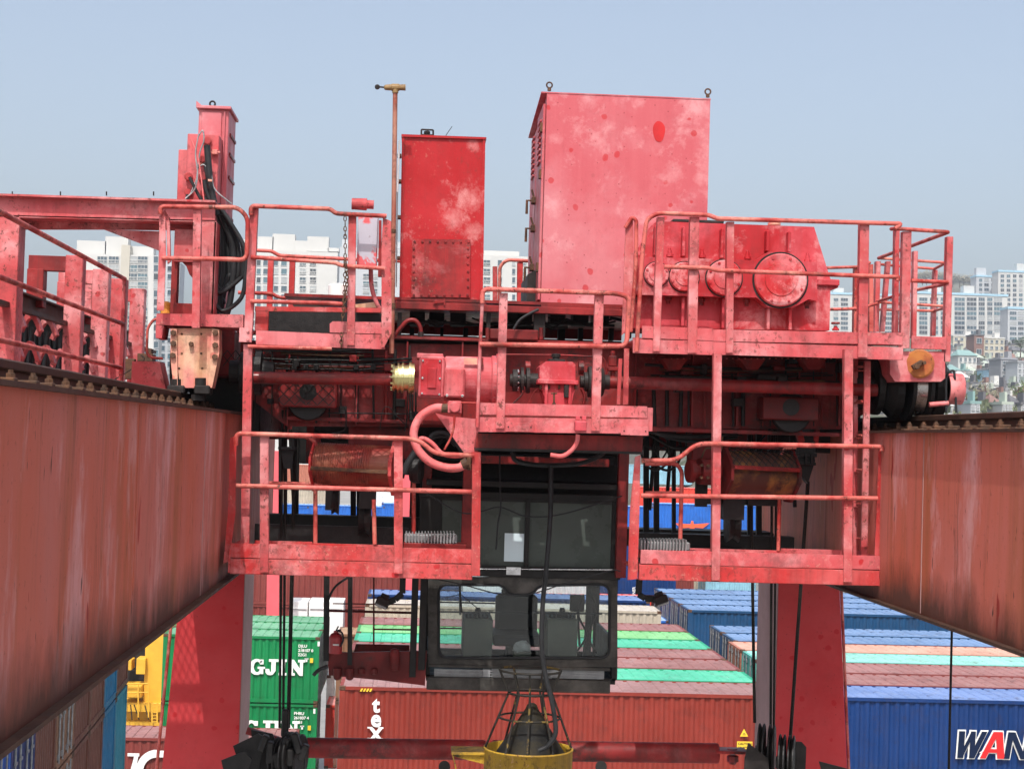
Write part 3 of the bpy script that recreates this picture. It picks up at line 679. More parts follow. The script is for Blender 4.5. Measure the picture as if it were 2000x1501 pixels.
# middle block, beyond its seventh row
container('beige', 'beige container behind the last maroon roof of the middle block', -1.9, 69.6, TZ-HC+.02)
container('navy', 'worn navy container behind the beige one in the middle block', -1.9, 73.0, TZ-HC+.12)
container('red', 'small red roofed container right of the worn navy one', 5.2, 79.5, TZ-HC-.1, 6.058, 2.591)
container('bright', 'bright blue container under the raised blue block, right of the cab', 5.6, 76.2, TZ-HC-.75, 6.058, 2.591)
container('navy', 'navy container with white side markings and a warning triangle, right of the cab', 1.0, 84.5, -5.0-2.6, 12.19, 2.591, simple=False)
container('navy', 'navy container lying on the marked navy one behind the cab', 1.0, 87.4, -5.0-2.6, 12.19, 2.591)
for i, c in enumerate(['maroon', 'beige', 'sky', 'grey', 'grey']):
    p = P(1332+i*46 if i < 4 else 1600, 1140, 92+i*.0)
    container(c, '%s upright looking container %s in the row above the raised blue block' % (cn[c], ['first', 'second', 'third', 'fourth', 'fifth'][i]), [12.9, 15.5, 16.0, 18.8, 25.0][i], 92+(3 if i == 1 else 0)+(.01*i), -9.3, 2.45 if i < 2 else 6.058, 2.591)
# far row with the winged sign, seen through the trolley
FY = 150
for i, (u, c, z) in enumerate(((330, 'bright', 0), (480, 'bright', 0), (745, 'bright', 0), (1010, 'bright', 0), (1275, 'bright', 0), (1545, 'bright', 0), (1815, 'bright', 0))):
    x = P(u, 1000, FY).x
    T.append(container(c, ['bright blue container farthest left in the far row', 'bright blue container in the far row behind the left winch', 'bright blue container in the far row left of the cab', 'bright blue container in the far row behind the cab',
             'bright blue container with an orange winged emblem in the far row', 'bright blue container in the far row behind the right ropes', 'bright blue container farthest right in the far row'][i], x, FY+i*.02, P(u, 982, FY).z-2.59, 12.19, 2.591, group='far row of bright blue containers'))
for i, (u, c) in enumerate(((430, 'beige'), (700, 'white'), (970, 'red'), (1240, 'red'), (1510, 'red'), (1780, 'red'))):
    x = P(u, 950, 175).x
    container(c, ['beige container above the far blue row, far left', 'white container above the far blue row, left of the cab', 'red container above the far blue row, behind the cab', 'red container above the far row beside the handwheel',
              'red container above the far row behind the right winch', 'red container above the far row, farthest right'][i], x, 175+i*.02, P(u, 957, 175).z-2.2, 12.19, 2.591, group='containers above the far blue row')
for i, (u, c) in enumerate(((520, 'peach'), (800, 'beige'), (1180, 'sky'), (1440, 'white'), (1700, 'sky'))):
    container(c, '%s container, %s of the palest farthest row from the left' % (cn[c], ordn[i].replace('front', 'first')), P(u, 900, 230).x, 230+i*.03, P(u, 905, 230).z-2.59, 12.19, 2.591, group='palest farthest container row')
# left stack under the girder: ends in view, slightly turned
A0 = Vector((-7.18, 36.6, 0)); A1 = Vector((-7.6, 44.6, 0)); dv = (A1-A0).normalized(); rzL = math.atan2(dv.y, dv.x)-math.pi/2
colsL = [('bright', 'navy', 'navy'), ('navy', 'navy', 'navy'), ('brown', 'tan', 'tan'), ('tan', 'tan', 'sky'), ('brown', 'brown', 'maroon'), ('brown', 'brown', 'tan'), ('ocean', 'ocean', 'maroon'), ('brown', 'teal', 'teal')]
cl_ = ['nearest', 'second', 'third', 'fourth', 'fifth', 'sixth', 'seventh', 'rearmost']
for i, cs in enumerate(colsL):
    base = A1 + dv*(-2.5*(7-i)+.2)
    for j, c in enumerate((cs[0], cs[1], cs[2])):
        zt = -7.04+2.62 - j*2.62
        q = base + Vector((math.cos(rzL), math.sin(rzL), 0))*(-6.058)
        container(c, '%s container end, %s of the left stack under the girder, %s tier' % (cn[c], cl_[i], ['top', 'middle', 'bottom'][j]), q.x, q.y, zt-2.591, 6.058, 2.591, flip=(i in (0, 1, 3)), rz=rzL, group='container stack under the left girder')
# container with big white letters low at the left
container('maroon', 'maroon container with huge white letters low between the left stack and the green stack', P(243, 1500, 58).x-6.5, 58, P(290, 1440, 58).z-2.591, 12.19, 2.591)
for k in range(2):
    container('brown' if k else 'tan', ['rusty brown container right of the upper lettered green one, in the gap', 'rusty brown container right of the middle lettered green one, in the gap'][k], P(657, 1300, 66.6).x, 66.7, -7.80-2.591-2.62*k, 6.058, 2.591, group='brown containers in the gap')
container('white', 'white container seen in the narrow gap right of the upper green one', P(638, 1340, 73).x, 73, P(645, 1318, 73).z-2.591, 6.058, 2.591)
container('red', 'red container seen in the narrow gap right of the middle green one', P(638, 1340, 70).x, 70, P(645, 1376, 70).z-2.591, 6.058, 2.591)
sh = MB(); r2 = random.Random(12)
for k in range(1500):
    y = r2.uniform(285, 940); x = y*r2.uniform(.17, .50); z = hz(x, y); R_ = r2.uniform(1.0, 2.6)
    for i in range(9):
        q = Vector((x, y, z+R_*.5))+Vector((r2.gauss(0, R_*.5), r2.gauss(0, R_*.5), abs(r2.gauss(0, R_*.35)))); n1 = Vector([r2.gauss(0, 1) for _ in range(3)]).normalized(); n2 = n1.orthogonal().normalized(); s_ = R_*r2.uniform(.2, .45)
        sh.add([q-n1*s_, q+n2*s_, q+n1*s_, q-n2*s_], [(0, 1, 2, 3)])
tag(sh.build('scrub', plain('hillside_scrub_leaves', (.085, .10, .05, 1), .9, 0, .5, .05), None, kind='stuff'), 'scrub and bushes scattered between the hillside houses', 'scrub')
# ---------------------------------------------------------------- writing and marks on containers
def onbox(fn, name, mat, t, label=None):
    mb = MB(); fn(mb)
    for q in (mb.islands() if name == 'sticker' else [mb]):
        o = q.build(name, mat, None, kind='structure'); del o['kind']; o.parent = t; o.matrix_parent_inverse = Matrix.Translation(-ORG[t.name])
    if label: o['label'] = label
    return o
XD, UP = (1, 0, 0), (0, 0, 1)
SN = [0]
def slab(mb, ch, x, z, h, y):
    "heavy slab-serif capitals built from bars; x,z lower left, h height"
    k = h/10.0
    def yo(): SN[0] += .0013; return y-SN[0] % .013
    def b(x0, z0, x1, z1): q = yo(); mb.box(x+x0*k, x+x1*k, q-.02, q, z+z0*k, z+z1*k)
    def pr(pts): q = yo(); mb.prism([(x+a*k, z+c*k) for a, c in pts], q-.02, q)
    if ch == 'I': b(1, 1.6, 4, 8.4); b(0, 0, 5, 1.6); b(0, 8.4, 5, 10); return 6.3*k
    if ch == 'J': b(3.6, 2.6, 6.4, 8.4); b(2, 8.4, 8, 10); pr([(0, 3.6), (0, 1.8), (1.2, .3), (3, 0), (4.6, .3), (6.4, 2.6), (3.6, 2.6), (3, 1.7), (2.4, 3.6)]); b(0, 3.59, 2.4, 3.9); return 9.0*k
    if ch == 'N':
        b(1, 1.6, 3.2, 8.4); b(0, 0, 4.4, 1.6); b(7.4, 1.6, 9.4, 8.4); b(6.2, 8.4, 10.6, 10); pr([(0, 8.4), (3.2, 8.4), (9.4, 0), (9.4, 1.6), (3.6, 10), (0, 10)]); pr([(3.21, 5), (7.39, 0), (9.39, 0), (3.6, 8.4), (3.21, 8.4)]); return 11.8*k
    if ch == 'G':
        out = [(5+4.6*math.cos(a), 5+5*math.sin(a)) for a in [math.radians(40+i*14) for i in range(21)]]
        inn = [(5.3+2.1*math.cos(a), 5+3.3*math.sin(a)) for a in [math.radians(40+i*14) for i in range(21)]]
        for i in range(20): pr([out[i], out[i+1], inn[i+1], inn[i]])
        b(7, 6.6, 9.2, 9.6); b(6.8, .6, 9.2, 3.8); b(5.6, 3.8, 10.2, 5.1); return 11.4*k
for q, (t, inn) in ((0, gl_[0]), (1, gl_[3])):
    o = ORG[t.name]
    def f(mb):
        y = o.y-.004; zb = P(560, 1318 if q == 0 else 1438, GY).z+(.0 if q == 0 else -.0)
        zb = o.z+.42 if False else zb
        x = P(497 if q == 0 else 490, 1300, GY).x-.22; h = .60*1.0
        for ch in 'GJIN': x += slab(mb, ch, x, zb, .62, y)*.92
    onbox(f, 'lettering', M['white'], t)
    def f2(mb):
        x = P(583 if q == 0 else 579, 1250, GY).x
        for i, s in enumerate(('DJLU', '218107 0', '22G1') if q == 0 else ('PHRU', '261037 4', '22G1')):
            text_mesh(mb, s, .155, (x, o.y-.006, o.z+2.591-.40-i*.17), XD, UP, .004, .004)
        text_mesh(mb, 'Ψ9', .17, (x+.35, o.y-.006, o.z+2.591-1.0), XD, UP, .004, .004) if False else None
        mb.box(x+.30, x+.37, o.y-.02, o.y-.006, o.z+1.63, o.z+1.78); mb.box(x+.26, x+.41, o.y-.02, o.y-.0065, o.z+1.73, o.z+1.77)
        mb.box(x+.75, x+.83, o.y-.02, o.y-.006, o.z+2.25, o.z+2.43)
    onbox(f2, 'marking', M['white'], t)
    onbox(lambda mb: mb.box(P(606, 1275, GY).x, P(612, 1275, GY).x, o.y-.02, o.y-.004, o.z+1.60, o.z+1.78), 'sticker', M['ywhite'], t)
# 'tex' letters stacked down the brick red container
t, inn = T[0]; o = ORG[t.name]
def ftex(mb):
    y = o.y-.004
    for ch, v in (('t', 1389), ('e', 1417), ('x', 1443)):
        text_mesh(mb, ch, .58 if ch == 't' else .64, (P(734, v, 47).x, y, P(734, v, 47).z), XD, UP, .008, .022, 'CENTER', .92)
    x = P(734, 1400, 47).x                 # serifs
    zt = P(734, 1389, 47).z; ze = P(734, 1443, 47).z
    for dx, w_ in ((-.15, .14), (.15, .14)):
        mb.box(x+dx-w_/2, x+dx+w_/2, y-.012, y, ze+.0, ze+.04); mb.box(x+dx-w_/2, x+dx+w_/2, y-.012, y, ze+.30, ze+.34)
onbox(ftex, 'lettering', M['white'], t)
def fst(mb):
    for u0 in (703, 1482):
        for k in range(4): x = P(u0+k*6, 1345, 47).x; z = P(u0+6, 1347, 47).z; mb.prism([(x, z-.03), (x+.05, z-.03), (x+.09, z+.05), (x+.04, z+.05)], 46.97, 46.995)
    a, b, c = P(1445, 1437, 47), P(1461, 1437, 47), P(1453, 1422, 47)
    mb.prism([(a.x, a.z), (b.x, b.z), (c.x, c.z)], 46.98, 46.996); q0, q1 = P(1439, 1461, 47), P(1461, 1447, 47); mb.box(q0.x, q1.x+.12, 46.98, 46.996, q0.z, q1.z)
onbox(fst, 'sticker', M['ywhite'], t)
def fca(mb):
    q = P(1441, 1453, 47); text_mesh(mb, 'CAUTION', .085, (q.x, 46.976, q.z), XD, UP, .002, .002); q = P(1441, 1459, 47); text_mesh(mb, '2.9m HIGH', .06, (q.x, 46.976, q.z), XD, UP, .002, .001)
    q = P(1450, 1434, 47); mb.box(q.x, q.x+.09, 46.974, 46.978, q.z, q.z+.015); mb.box(q.x+.02, q.x+.07, 46.974, 46.978, q.z+.04, q.z+.055)
onbox(fca, 'marking', M['dark'], t)
onbox(lambda mb: text_mesh(mb, 'tex', .14, (P(1476, 1383, 47).x+.0, 46.99, P(1476, 1378, 47).z), (0, 0, -1), XD, .004, .004), 'marking', M['white'], t)
# big outlined letters on the navy container
t, inn = T[7]
LN = [0]
def letters(mb, grow, y):
    g_ = grow
    z0 = P(1870, 1478, 47).z; z1 = P(1870, 1426, 47).z; H_ = z1-z0
    sh = .10
    def pol(x, pts):
        cx = sum(a for a, _ in pts)/len(pts); cz = sum(c for _, c in pts)/len(pts)
        LN[0] += .0012; yy = y-LN[0] % .012
        mb.prism([(x+a+sh*(c/H_)*1.2, z0+c) for a, c in pts], yy-.02, yy)
    def st(x, a, b, w_):    # slanted stroke from a to b with width w_
        d = Vector((b[0]-a[0], b[1]-a[1])); n_ = Vector((w_/2+g_, 0)); e = d.normalized()*g_
        a = Vector(a)-e; b = Vector(b)+e
        pol(x, [(a.x-n_.x, a.y), (a.x+n_.x, a.y), (b.x+n_.x, b.y), (b.x-n_.x, b.y)])
    xw = P(1868, 1450, 47).x
    return st, xw, H_
def W_(mb, grow, y):
    st, x, H_ = letters(mb, grow, y)
    st(x, (.10, 0), (.02, H_), .17); st(x, (.10, 0), (.34, H_), .10); st(x, (.42, 0), (.34, H_), .14); st(x, (.42, 0), (.66, H_), .15)
def A_(mb, grow, y):
    st, x, H_ = letters(mb, grow, y); x += .74
    st(x, (.0, 0), (.26, H_), .16); st(x, (.52, 0), (.34, H_), .2); st(x, (.10, H_*.22), (.22, H_*.22+.09), .3); st(x, (.30, H_*.22), (.30, H_*.22+.10), .3)
def N_(mb, grow, y):
    st, x, H_ = letters(mb, grow, y)
    for k in (1.40, 2.3):
        st(x+k, (.02, 0), (.02, H_), .16); st(x+k, (.50, 0), (.06, H_), .16); st(x+k, (.54, 0), (.54, H_), .16)
onbox(lambda mb: (W_(mb, .035, 46.995), A_(mb, .035, 46.995), N_(mb, .035, 46.995)), 'lettering', M['white'], t, 'white outline of the big letters')
onbox(lambda mb: (W_(mb, 0, 46.955), N_(mb, 0, 46.955)), 'lettering', plain('letter_navy', (.004, .012, .04, 1), .5, 0, .05, 1), t, 'dark navy letters W and N')
onbox(lambda mb: A_(mb, 0, 46.955), 'lettering', plain('letter_red', (.62, .01, .012, 1), .5, 0, .05, 1), t, 'red letter A')
# winged emblem on the far row
t, inn = T[-3]
def emblem(mb):
    Y = FY-.03
    L_ = [(1318, 1020), (1352, 1022), (1362, 1018), (1356, 1026), (1340, 1032), (1332, 1030)]
    mb.prismp([(1318, 1021), (1349, 1023), (1347, 1030), (1331, 1031)], Y, .02); mb.prismp([(1386, 1021), (1355, 1023), (1357, 1030), (1373, 1031)], Y, .02)
    mb.prismp([(1349, 1021), (1355, 1021), (1357, 1031), (1352, 1035), (1347, 1031)], Y-.01, .02); mb.lathe(P(1352, 1019, Y), P(1352, 1019, Y+.02), [(0, .12), (.02, .12)], 10)
onbox(emblem, 'emblem', plain('emblem_orange', (.75, .10, .03, 1), .5, 0, .05, 1), T[[k for k, z in enumerate(T) if 'winged' in z[0]['label']][0]][0])
# huge white letters low left
def big(mb):
    Y = 57.96
    mb.boxp(249, 1470, 272, 1476, Y, .02, 0); mb.prismp([(262, 1476), (270, 1476), (262, 1520), (250, 1520)], Y-.001, .02)
    pts = []
    for i in range(15):
        a = math.radians(88+i*12); pts.append((a,))
    for i in range(14):
        a, b = pts[i][0], pts[i+1][0]; c = P(305, 1505, Y)
        f_ = lambda a_, r_: (c.x+r_*math.cos(a_)*.95, c.z+r_*math.sin(a_))
        mb.prism([f_(a, .72), f_(b, .72), f_(b, .46), f_(a, .46)], Y, Y+.02)
    mb.boxp(304, 1465, 330, 1478, Y-.001, .02, 0)
tt = [o for o in bpy.data.objects if o.get('label', '').startswith('maroon container with huge')][0]
onbox(big, 'lettering', M['white'], tt)
# word on a white container seen through the cab window
t, _ = container('white', 'white container with pale green lettering seen through the cab window', P(890, 1150, 95).x, 81.5, -7.9, 6.058, 2.591)
def bam(mb):
    q = P(934, 1186, 81.4); text_mesh(mb, 'bamboo', .34, (q.x, 81.49, q.z), XD, UP, .004, .005); q = P(934, 1178, 81.4); text_mesh(mb, 'eco con', .30, (q.x, 81.49, q.z), XD, UP, .004, .003)
onbox(bam, 'lettering', M['teal'] if 'teal' in M else WALL['teal'], t)
# navy container markings
nt1 = [o for o in bpy.data.objects if o.get('label', '').startswith('navy container with white side')][0]
def nm(mb):
    q = P(1238, 1180, 84.46)
    text_mesh(mb, 'CONTAINER', .2, (q.x+.05, 84.49, P(1238, 1190, 84.46).z), (0, 0, 1), (-1, 0, 0), .004, .004)
    mb.boxp(1243, 1176, 1248, 1180, 84.47, .02, 0)
onbox(nm, 'marking', M['white'], nt1)
onbox(lambda mb: (mb.prismp([(1242, 1191), (1250, 1191), (1246, 1184)], 84.47, .02), mb.boxp(1243, 1168, 1248, 1172, 84.47, .02, 0)), 'sticker', M['ywhite'], nt1)
# ---------------------------------------------------------------- yellow machine, far crane legs
YM = plain('yellow_machine_paint', (.68, .38, .03, 1), .55, 0, .08, 1.5, 0, .25, (.45, .22, .02, 1))
ym = thing('yellow_crane', 'yellow yard crane frame with ladder and rails between the left stack and the green stack', 'yard crane', (P(290, 1400, 84).x, 84, GZ))
one(lambda m: (m.boxp(283, 1195, 345, 1372, 84, 2.2, .02),), 'column', YM, ym)
one(lambda m: (m.boxp(235, 1372, 345, 1390, 83.6, 2.6, .02), m.boxp(235, 1408, 340, 1418, 84, 2, .02), m.boxp(235, 1390, 345, 1409, 84.4, 1.8, .01)), 'base_beam', YM, ym)
one(lambda m: (m.boxp(240, 1338, 276, 1362, 83.4, 1.5, .02), m.boxp(266, 1285, 284, 1316, 83.6, 1, .02), m.boxp(240, 1288, 257, 1308, 84, 1, .02)), 'machinery_box', YM, ym)
one(lambda m: (m.boxp(235, 1262, 283, 1372, 85.5, .6, .02),), 'machine_room', M['dark'], ym)
one(lambda m: [m.bar(P(u, 1335, 83.2), P(u, 1400, 83.2), .06, .06) for u in (243, 270, 290, 316, 327)]+[m.tube(pp(83.2, (242, 1335), (290, 1334)), .035, 6), m.tube(pp(83.2, (242, 1352), (290, 1351)), .03, 6), m.tube(pp(83.2, (316, 1334), (338, 1334)), .035, 6)], 'railing', YM, ym)
lad = one(lambda m: [m.bar(P(u, 1372, 83.1), P(u, 1412, 83.1), .07, .05) for u in (297, 307)], 'ladder', YM, ym)
one(lambda m: [m.bar(P(297, v, 83.1), P(307, v, 83.1), .04, .04) for v in range(1378, 1412, 6)], 'rung', YM, lad, kind=None)
one(lambda m: [m.bar(P(a, b, 83.3), P(c, d, 83.3), .05, .05) for a, b, c, d in ((255, 1375, 258, 1405), (262, 1375, 272, 1405), (320, 1375, 328, 1403), (318, 1405, 330, 1378), (283, 1376, 290, 1404))], 'brace', M['dark'], ym)
FP = plain('far_crane_pink', (.72, .10, .12, 1), .6, 0, .1, 1)
fc = thing('gantry_crane', 'far pink red gantry crane legs standing beyond the green containers', 'gantry crane', (P(660, 1200, 84).x, 84, GZ))
for a, b in ((524, 546), (786, 812)):
    one(lambda m: m.add([P(a, 880, 78), P(b, 880, 78), P(b, 880, 79.4), P(a, 880, 79.4)]+[Vector((q.x+dx, q.y, GZ)) for q, dx in zip([P(a-4, 1500, 78), P(b+2, 1500, 78), P(b+2, 1500, 79.4), P(a-4, 1500, 79.4)], (0, 0, 0, 0))],
        [(0, 1, 2, 3), (7, 6, 5, 4), (0, 4, 5, 1), (1, 5, 6, 2), (2, 6, 7, 3), (3, 7, 4, 0)]), 'leg', FP, fc)
# ================================================================ the gantry crane: girders, rails, legs, walkway
GT, GB = .157, -1.20
gc = thing('gantry_crane', 'faded red gantry crane whose two long girders carry the trolley, with dark red legs', 'gantry crane', (1.07, 12, GZ))
clipm = MB()
def clip_mesh(side):
    m = MB(); m.obox((0, 0, .012), (Vector((1,0,0)), Vector((0,1,0)), Vector((0,0,1))), (.06, .045, .012), .004)
    m.obox((.02*side, 0, .034), (Vector((1,0,0)), Vector((0,1,0)), Vector((0,0,1))), (.045, .035, .012), .004)
    m.lathe((0, 0, .045), (0, 0, .1), [(0, .022), (.02, .022), (.022, .013), (.036, .013)], 6); return m
for side, xw, xo, xr in ((-1, -1.50, -2.20, -1.90), (1, 3.68, 4.58, 4.14)):
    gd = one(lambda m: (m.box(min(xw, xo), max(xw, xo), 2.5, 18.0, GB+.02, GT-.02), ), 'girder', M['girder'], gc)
    one(lambda m: m.box(min(xw, xo)-.045, max(xw, xo)+.045, 2.5, 18.0, GT-.02, GT), 'top_flange', M['rail'], gd)
    one(lambda m: m.box(min(xw, xo)-.05, max(xw, xo)+.05, 2.5, 18.0, GB, GB+.022), 'bottom_flange', M['rail'], gd)
    one(lambda m: (m.box(xr-.035, xr+.035, 2.5, 18.0, GT+.09, GT+.139, .008), m.box(xr-.009, xr+.009, 2.5, 18.0, GT+.02, GT+.09), m.box(xr-.065, xr+.065, 2.5, 18.0, GT+.002, GT+.018)), 'crane_rail', M['rail'], gd)
    cm = clip_mesh(side)
    proto = None; s2 = -side          # clips on the side facing the camera line
    for i in range(34):
        y = 4.6+i*.36
        if y > 16.4: break
        if proto is None:
            cm.v = [(x+xr+s2*.13, yy+y, z+GT) for x, yy, z in cm.v]; proto = cm.build('rail_clip', M['rust'], gd); y0 = y
        else:
            o = proto.copy(); SC.collection.objects.link(o); o.parent = gd; o.location = (random.uniform(-.01, .01), y-y0+random.uniform(-.02, .02), 0)
    for y in (6.1, 9.2, 12.1, 15.0): one(lambda m: m.box(xw-.003, xw+.003, y, y+.012, GB+.03, GT-.03), 'weld_seam', M['legside'] if y == 12.1 else M['girder'], gd)
for side, x0, x1, xb0, xb1 in ((-1, -2.28, -1.675, -2.42, -1.675), (1, 3.705, 4.315, 3.705, 4.46)):
    lg = one(lambda m: m.add([(xb0-.25*(side < 0), 17, GZ), (xb1+.25*(side > 0), 17, GZ), (xb1+.25*(side > 0), 18, GZ), (xb0-.25*(side < 0), 18, GZ), (xb0, 17, -3.4), (xb1, 17, -3.4), (xb1, 18, -3.4), (xb0, 18, -3.4),
            (x0, 17, GB-.0), (x1, 17, GB), (x1, 18, GB), (x0, 18, GB)], [(3, 2, 1, 0), (0, 1, 5, 4), (1, 2, 6, 5), (2, 3, 7, 6), (3, 0, 4, 7), (4, 5, 9, 8), (5, 6, 10, 9), (6, 7, 11, 10), (7, 4, 8, 11), (8, 9, 10, 11)]), 'leg', M['leg'], gc)
    one(lambda m: m.box(min(xw_ := (x1 if side < 0 else x0), xw_+.02*(-side)), max(xw_, xw_-.02*side), 17.0, 18.0, GB-.01, .12), 'leg_side_plate', M['girder'], lg) if False else None
    xs = x1 if side < 0 else x0; xsb = xb1 if side < 0 else xb0; e = .006*(-side)
    one(lambda m: m.hexa([(xsb, 17.02, GZ), (xsb+e, 17.02, GZ), (xsb+e, 17.99, GZ), (xsb, 17.99, GZ), (xs, 17.02, GB), (xs+e, 17.02, GB), (xs+e, 17.99, GB), (xs, 17.99, GB)]), 'side_plate', M['legside'], lg)
    xc = xb0-.06 if side < 0 else xb1+.03
    one(lambda m: m.tube([(x0-.06 if side < 0 else x1+.03, 17.05, GB), (xc, 17.05, -3.4), (xc-.0, 17.05, -5.5)], .016, 8), 'conduit', M['pinkrail'], lg)
# walkway outside the left girder: grating, handrails, festoon posts with arms
def walkmesh(m):
    for y in [5+.25*i for i in range(29)]+[18.2+.25*i for i in range(14)]: m.bar((-3.35, y, .10), (-2.24, y, .10), .012, .035)
    for x in (-3.35, -3.0, -2.24): m.box(x-.012, x+.012, 5, 21.5, .05, .14)
    for y0, y1 in ((12.3, 14.8), (15.07, 15.2), (15.7, 18.0)): m.box(-3.33, -2.26, y0, y1, .10, .106)
    for y0, y1 in ((14.8, 15.07), (15.2, 15.7)):          # expanded metal panels: their light falls on the leg below
        dy, dx = .058, .036; ny_, nx_ = int((y1-y0)/dy+.5), 18
        for i in range(nx_):
            for k in range(ny_):
                xa, xb, ya, yb = -2.26-i*dx, -2.26-(i+1)*dx, y0+k*dy, y0+(k+1)*dy
                if (i+k) % 2: m.bar((xa, ya, .1), (xb, yb, .1), .009, .006)
                else: m.bar((xb, ya, .1), (xa, yb, .1), .009, .006)
wk = one(walkmesh, 'walkway', M['pink'], gc)
for z in (1.25, .87, .50):
    one(lambda m: m.tube([(-2.5, 6.5, z), (-2.5, 14.35, z)], .019, 8), 'handrail', M['pinkrail'], wk)
one(lambda m: [m.box(-2.515, -2.485, y-.03, y+.03, .1, 1.24) for y in (14.36,)], 'rail_post', M['pinkpost'], wk)
for i, y in enumerate((15.7, 17.0, 18.0, 19.2)):
    po = one(lambda m: m.box(-3.28, -3.12, y, y+.16, .1, 1.57, .006), 'festoon_post', M['pinkpost'], wk)
    one(lambda m: (m.box(-3.62, -3.28, y+.02, y+.12, 1.42, 1.56, .004), m.box(-3.62, -3.47, y-.02, y+.14, 1.08, 1.43, .004)), 'arm', M['inner'] if i == 0 else M['pinkpost'], po)
beam = one(lambda m: (m.box(-3.62, -3.46, 11.0, 21, 1.14, 1.155), m.box(-3.55, -3.53, 11.0, 21, 1.0, 1.14), m.box(-3.62, -3.46, 11.0, 21, .985, 1.0), m.box(-3.30, -3.24, 11.0, 21, .92, .96)), 'festoon_beam', M['rail'], wk)
# festoon cables and their saddles (hang from the beam: things of their own)
for i in range(9):
    y = 13.9+i*.62
    t = thing('cable_trolley', '%s cable trolley from the front under the dark festoon beam' % ['first', 'second', 'third', 'fourth', 'fifth', 'sixth', 'seventh', 'eighth', 'ninth'][i], 'cable trolley', (-3.54, y, .5), 'cable trolleys on the festoon beam')
    one(lambda m: (m.box(-3.60, -3.48, y-.09, y+.09, .86, .98, .01), m.cyl((-3.63, y-.05, 1.02), (-3.60, y-.05, 1.02), .04, 10), m.cyl((-3.63, y+.05, 1.02), (-3.60, y+.05, 1.02), .04, 10), m.box(-3.56, -3.52, y-.03, y+.03, .3, .87)), 'carriage', M['black'], t)
    def sad(m, z, x0, x1):
        pts = [(x0+(x1-x0)*k/10, z+.16*math.sin(math.pi*k/10)) for k in range(11)]+[(x1-.03-(x1-x0-.06)*k/10, z-.02+.12*math.sin(math.pi*k/10)) for k in range(11)]
        m.prism(pts, y-.05, y+.05)
    one(lambda m: sad(m, .80, -3.40, -3.20), 'saddle', M['pinkpost'], t)
    one(lambda m: sad(m, .55, -3.39, -3.21), 'saddle', M['pinkpost'], t)
    for k in range(6):
        x = -3.68+k*.05
        one(lambda m: m.tube(spl([(x, y-.02, .86), (x+.01, y+.05, .45), (x-.01+random.uniform(-.03, .03), y+.25, .22+random.uniform(-.05, .05)), (x, y+.50, .5), (x, y+.6, .86)], 6), .02, 7), 'cable', M['rubber'], t)
# ================================================================ the trolley frame
tf = thing('trolley_frame', 'dark red steel trolley frame spanning the two girders, with drive wheels and deck', 'crane trolley', (1.07, 15.5, .29))
YB = 14.3
def web(m, Y, d=.02):
    m.prismp([(470, 664), (1752, 690), (1742, 760), (1700, 800), (1640, 838), (560, 832), (505, 790), (466, 755)], Y, d)
fb = one(lambda m: web(m, YB), 'front_beam', M['inner'], tf)
one(lambda m: (m.boxp(462, 657, 1235, 663, YB-.10, .22, 0), m.boxp(1225, 688, 1756, 694, YB-.10, .22, 0), m.boxp(560, 829, 1640, 836, YB-.10, .22, 0)), 'beam_flange', M['inner'], fb)
one(lambda m: [m.boxp(u, 666, u+3, 830, YB-.08, .08, 0) for u in (562, 696, 792, 900, 1240, 1352, 1440, 1560, 1640)], 'stiffener', M['inner'], fb)
for u in (1318, 1470, 1590):
    one(lambda m: m.prismp([(u-26, 700), (u+26, 700), (u+10, 722), (u-10, 722)], YB-.3, .3), 'gusset', M['inner'], fb)
rb = one(lambda m: m.box(-1.7, 3.9, 17.0, 17.02, -.05, .62), 'rear_beam', M['inner'], tf)
one(lambda m: (m.box(-1.7, 3.9, 16.9, 17.12, .62, .64), m.box(-1.7, 3.9, 16.9, 17.12, -.07, -.05)), 'beam_flange', M['inner'], rb)
for x0, x1 in ((-2.02, -1.55), (3.72, 4.2)):
    one(lambda m: m.box(x0, x1, 14.2, 17.6, .46, .84, .01), 'end_carriage', M['inner'], tf)
for x in (.1, .95, 1.9, 2.75):
    one(lambda m: m.box(x, x+.14, 14.34, 17.0, .1, .6, .0), 'cross_beam', M['inner'], tf)
for x0, x1, y0 in ((-1.86, -1.36, 14.7), (3.55, 3.95, 14.9)): one(lambda m: m.box(x0, x1, y0, 17, -.04, .45, .01), 'added_dark_box', M['black'], tf)  # black boxes added beside the wheels so the gaps look dark
# deck on short props
dk = one(lambda m: (m.box(-1.15, 2.05, 14.2, 17.2, 1.14, 1.165), m.box(2.05, 4.0, 14.0, 17.2, .92, .945)), 'deck', M['oily'], tf)
one(lambda m: (m.boxp(772, 597, 1232, 610, 14.18, .06, .004), m.box(-1.15, 2.05, 17.14, 17.2, 1.04, 1.14), m.boxp(772, 590, 950, 598, 14.19, .5, .002), m.boxp(784, 583, 940, 591, 14.22, .6, .002)), 'deck_edge_beam', M['oily'], tf)
for u in (776, 950, 1043, 1160, 1226): one(lambda m: m.boxp(u, 610, u+(22 if u == 1043 else 8), 660, 14.25, .1, .003), 'deck_prop', M['dark'], tf)
for u in (800, 860, 905, 960, 1010, 1090, 1130, 1190): one(lambda m: m.boxp(u, 640, u+random.choice((6, 9, 14)), 665, 16.8, .1, .003), 'deck_prop', M['dark'], tf)
one(lambda m: [m.boxp(u, 606, u+30, 634, 14.9+.2*(u % 5), .3, .01) for u in (800, 838, 880, 990, 1010, 1075, 1120, 1160)]+[m.tube(spl(pp(14.7, (790, 632), (850, 628), (920, 634), (1000, 630), (1100, 632), (1200, 636)), 5), .012, 6)], 'deck_underside', M['black'], tf)
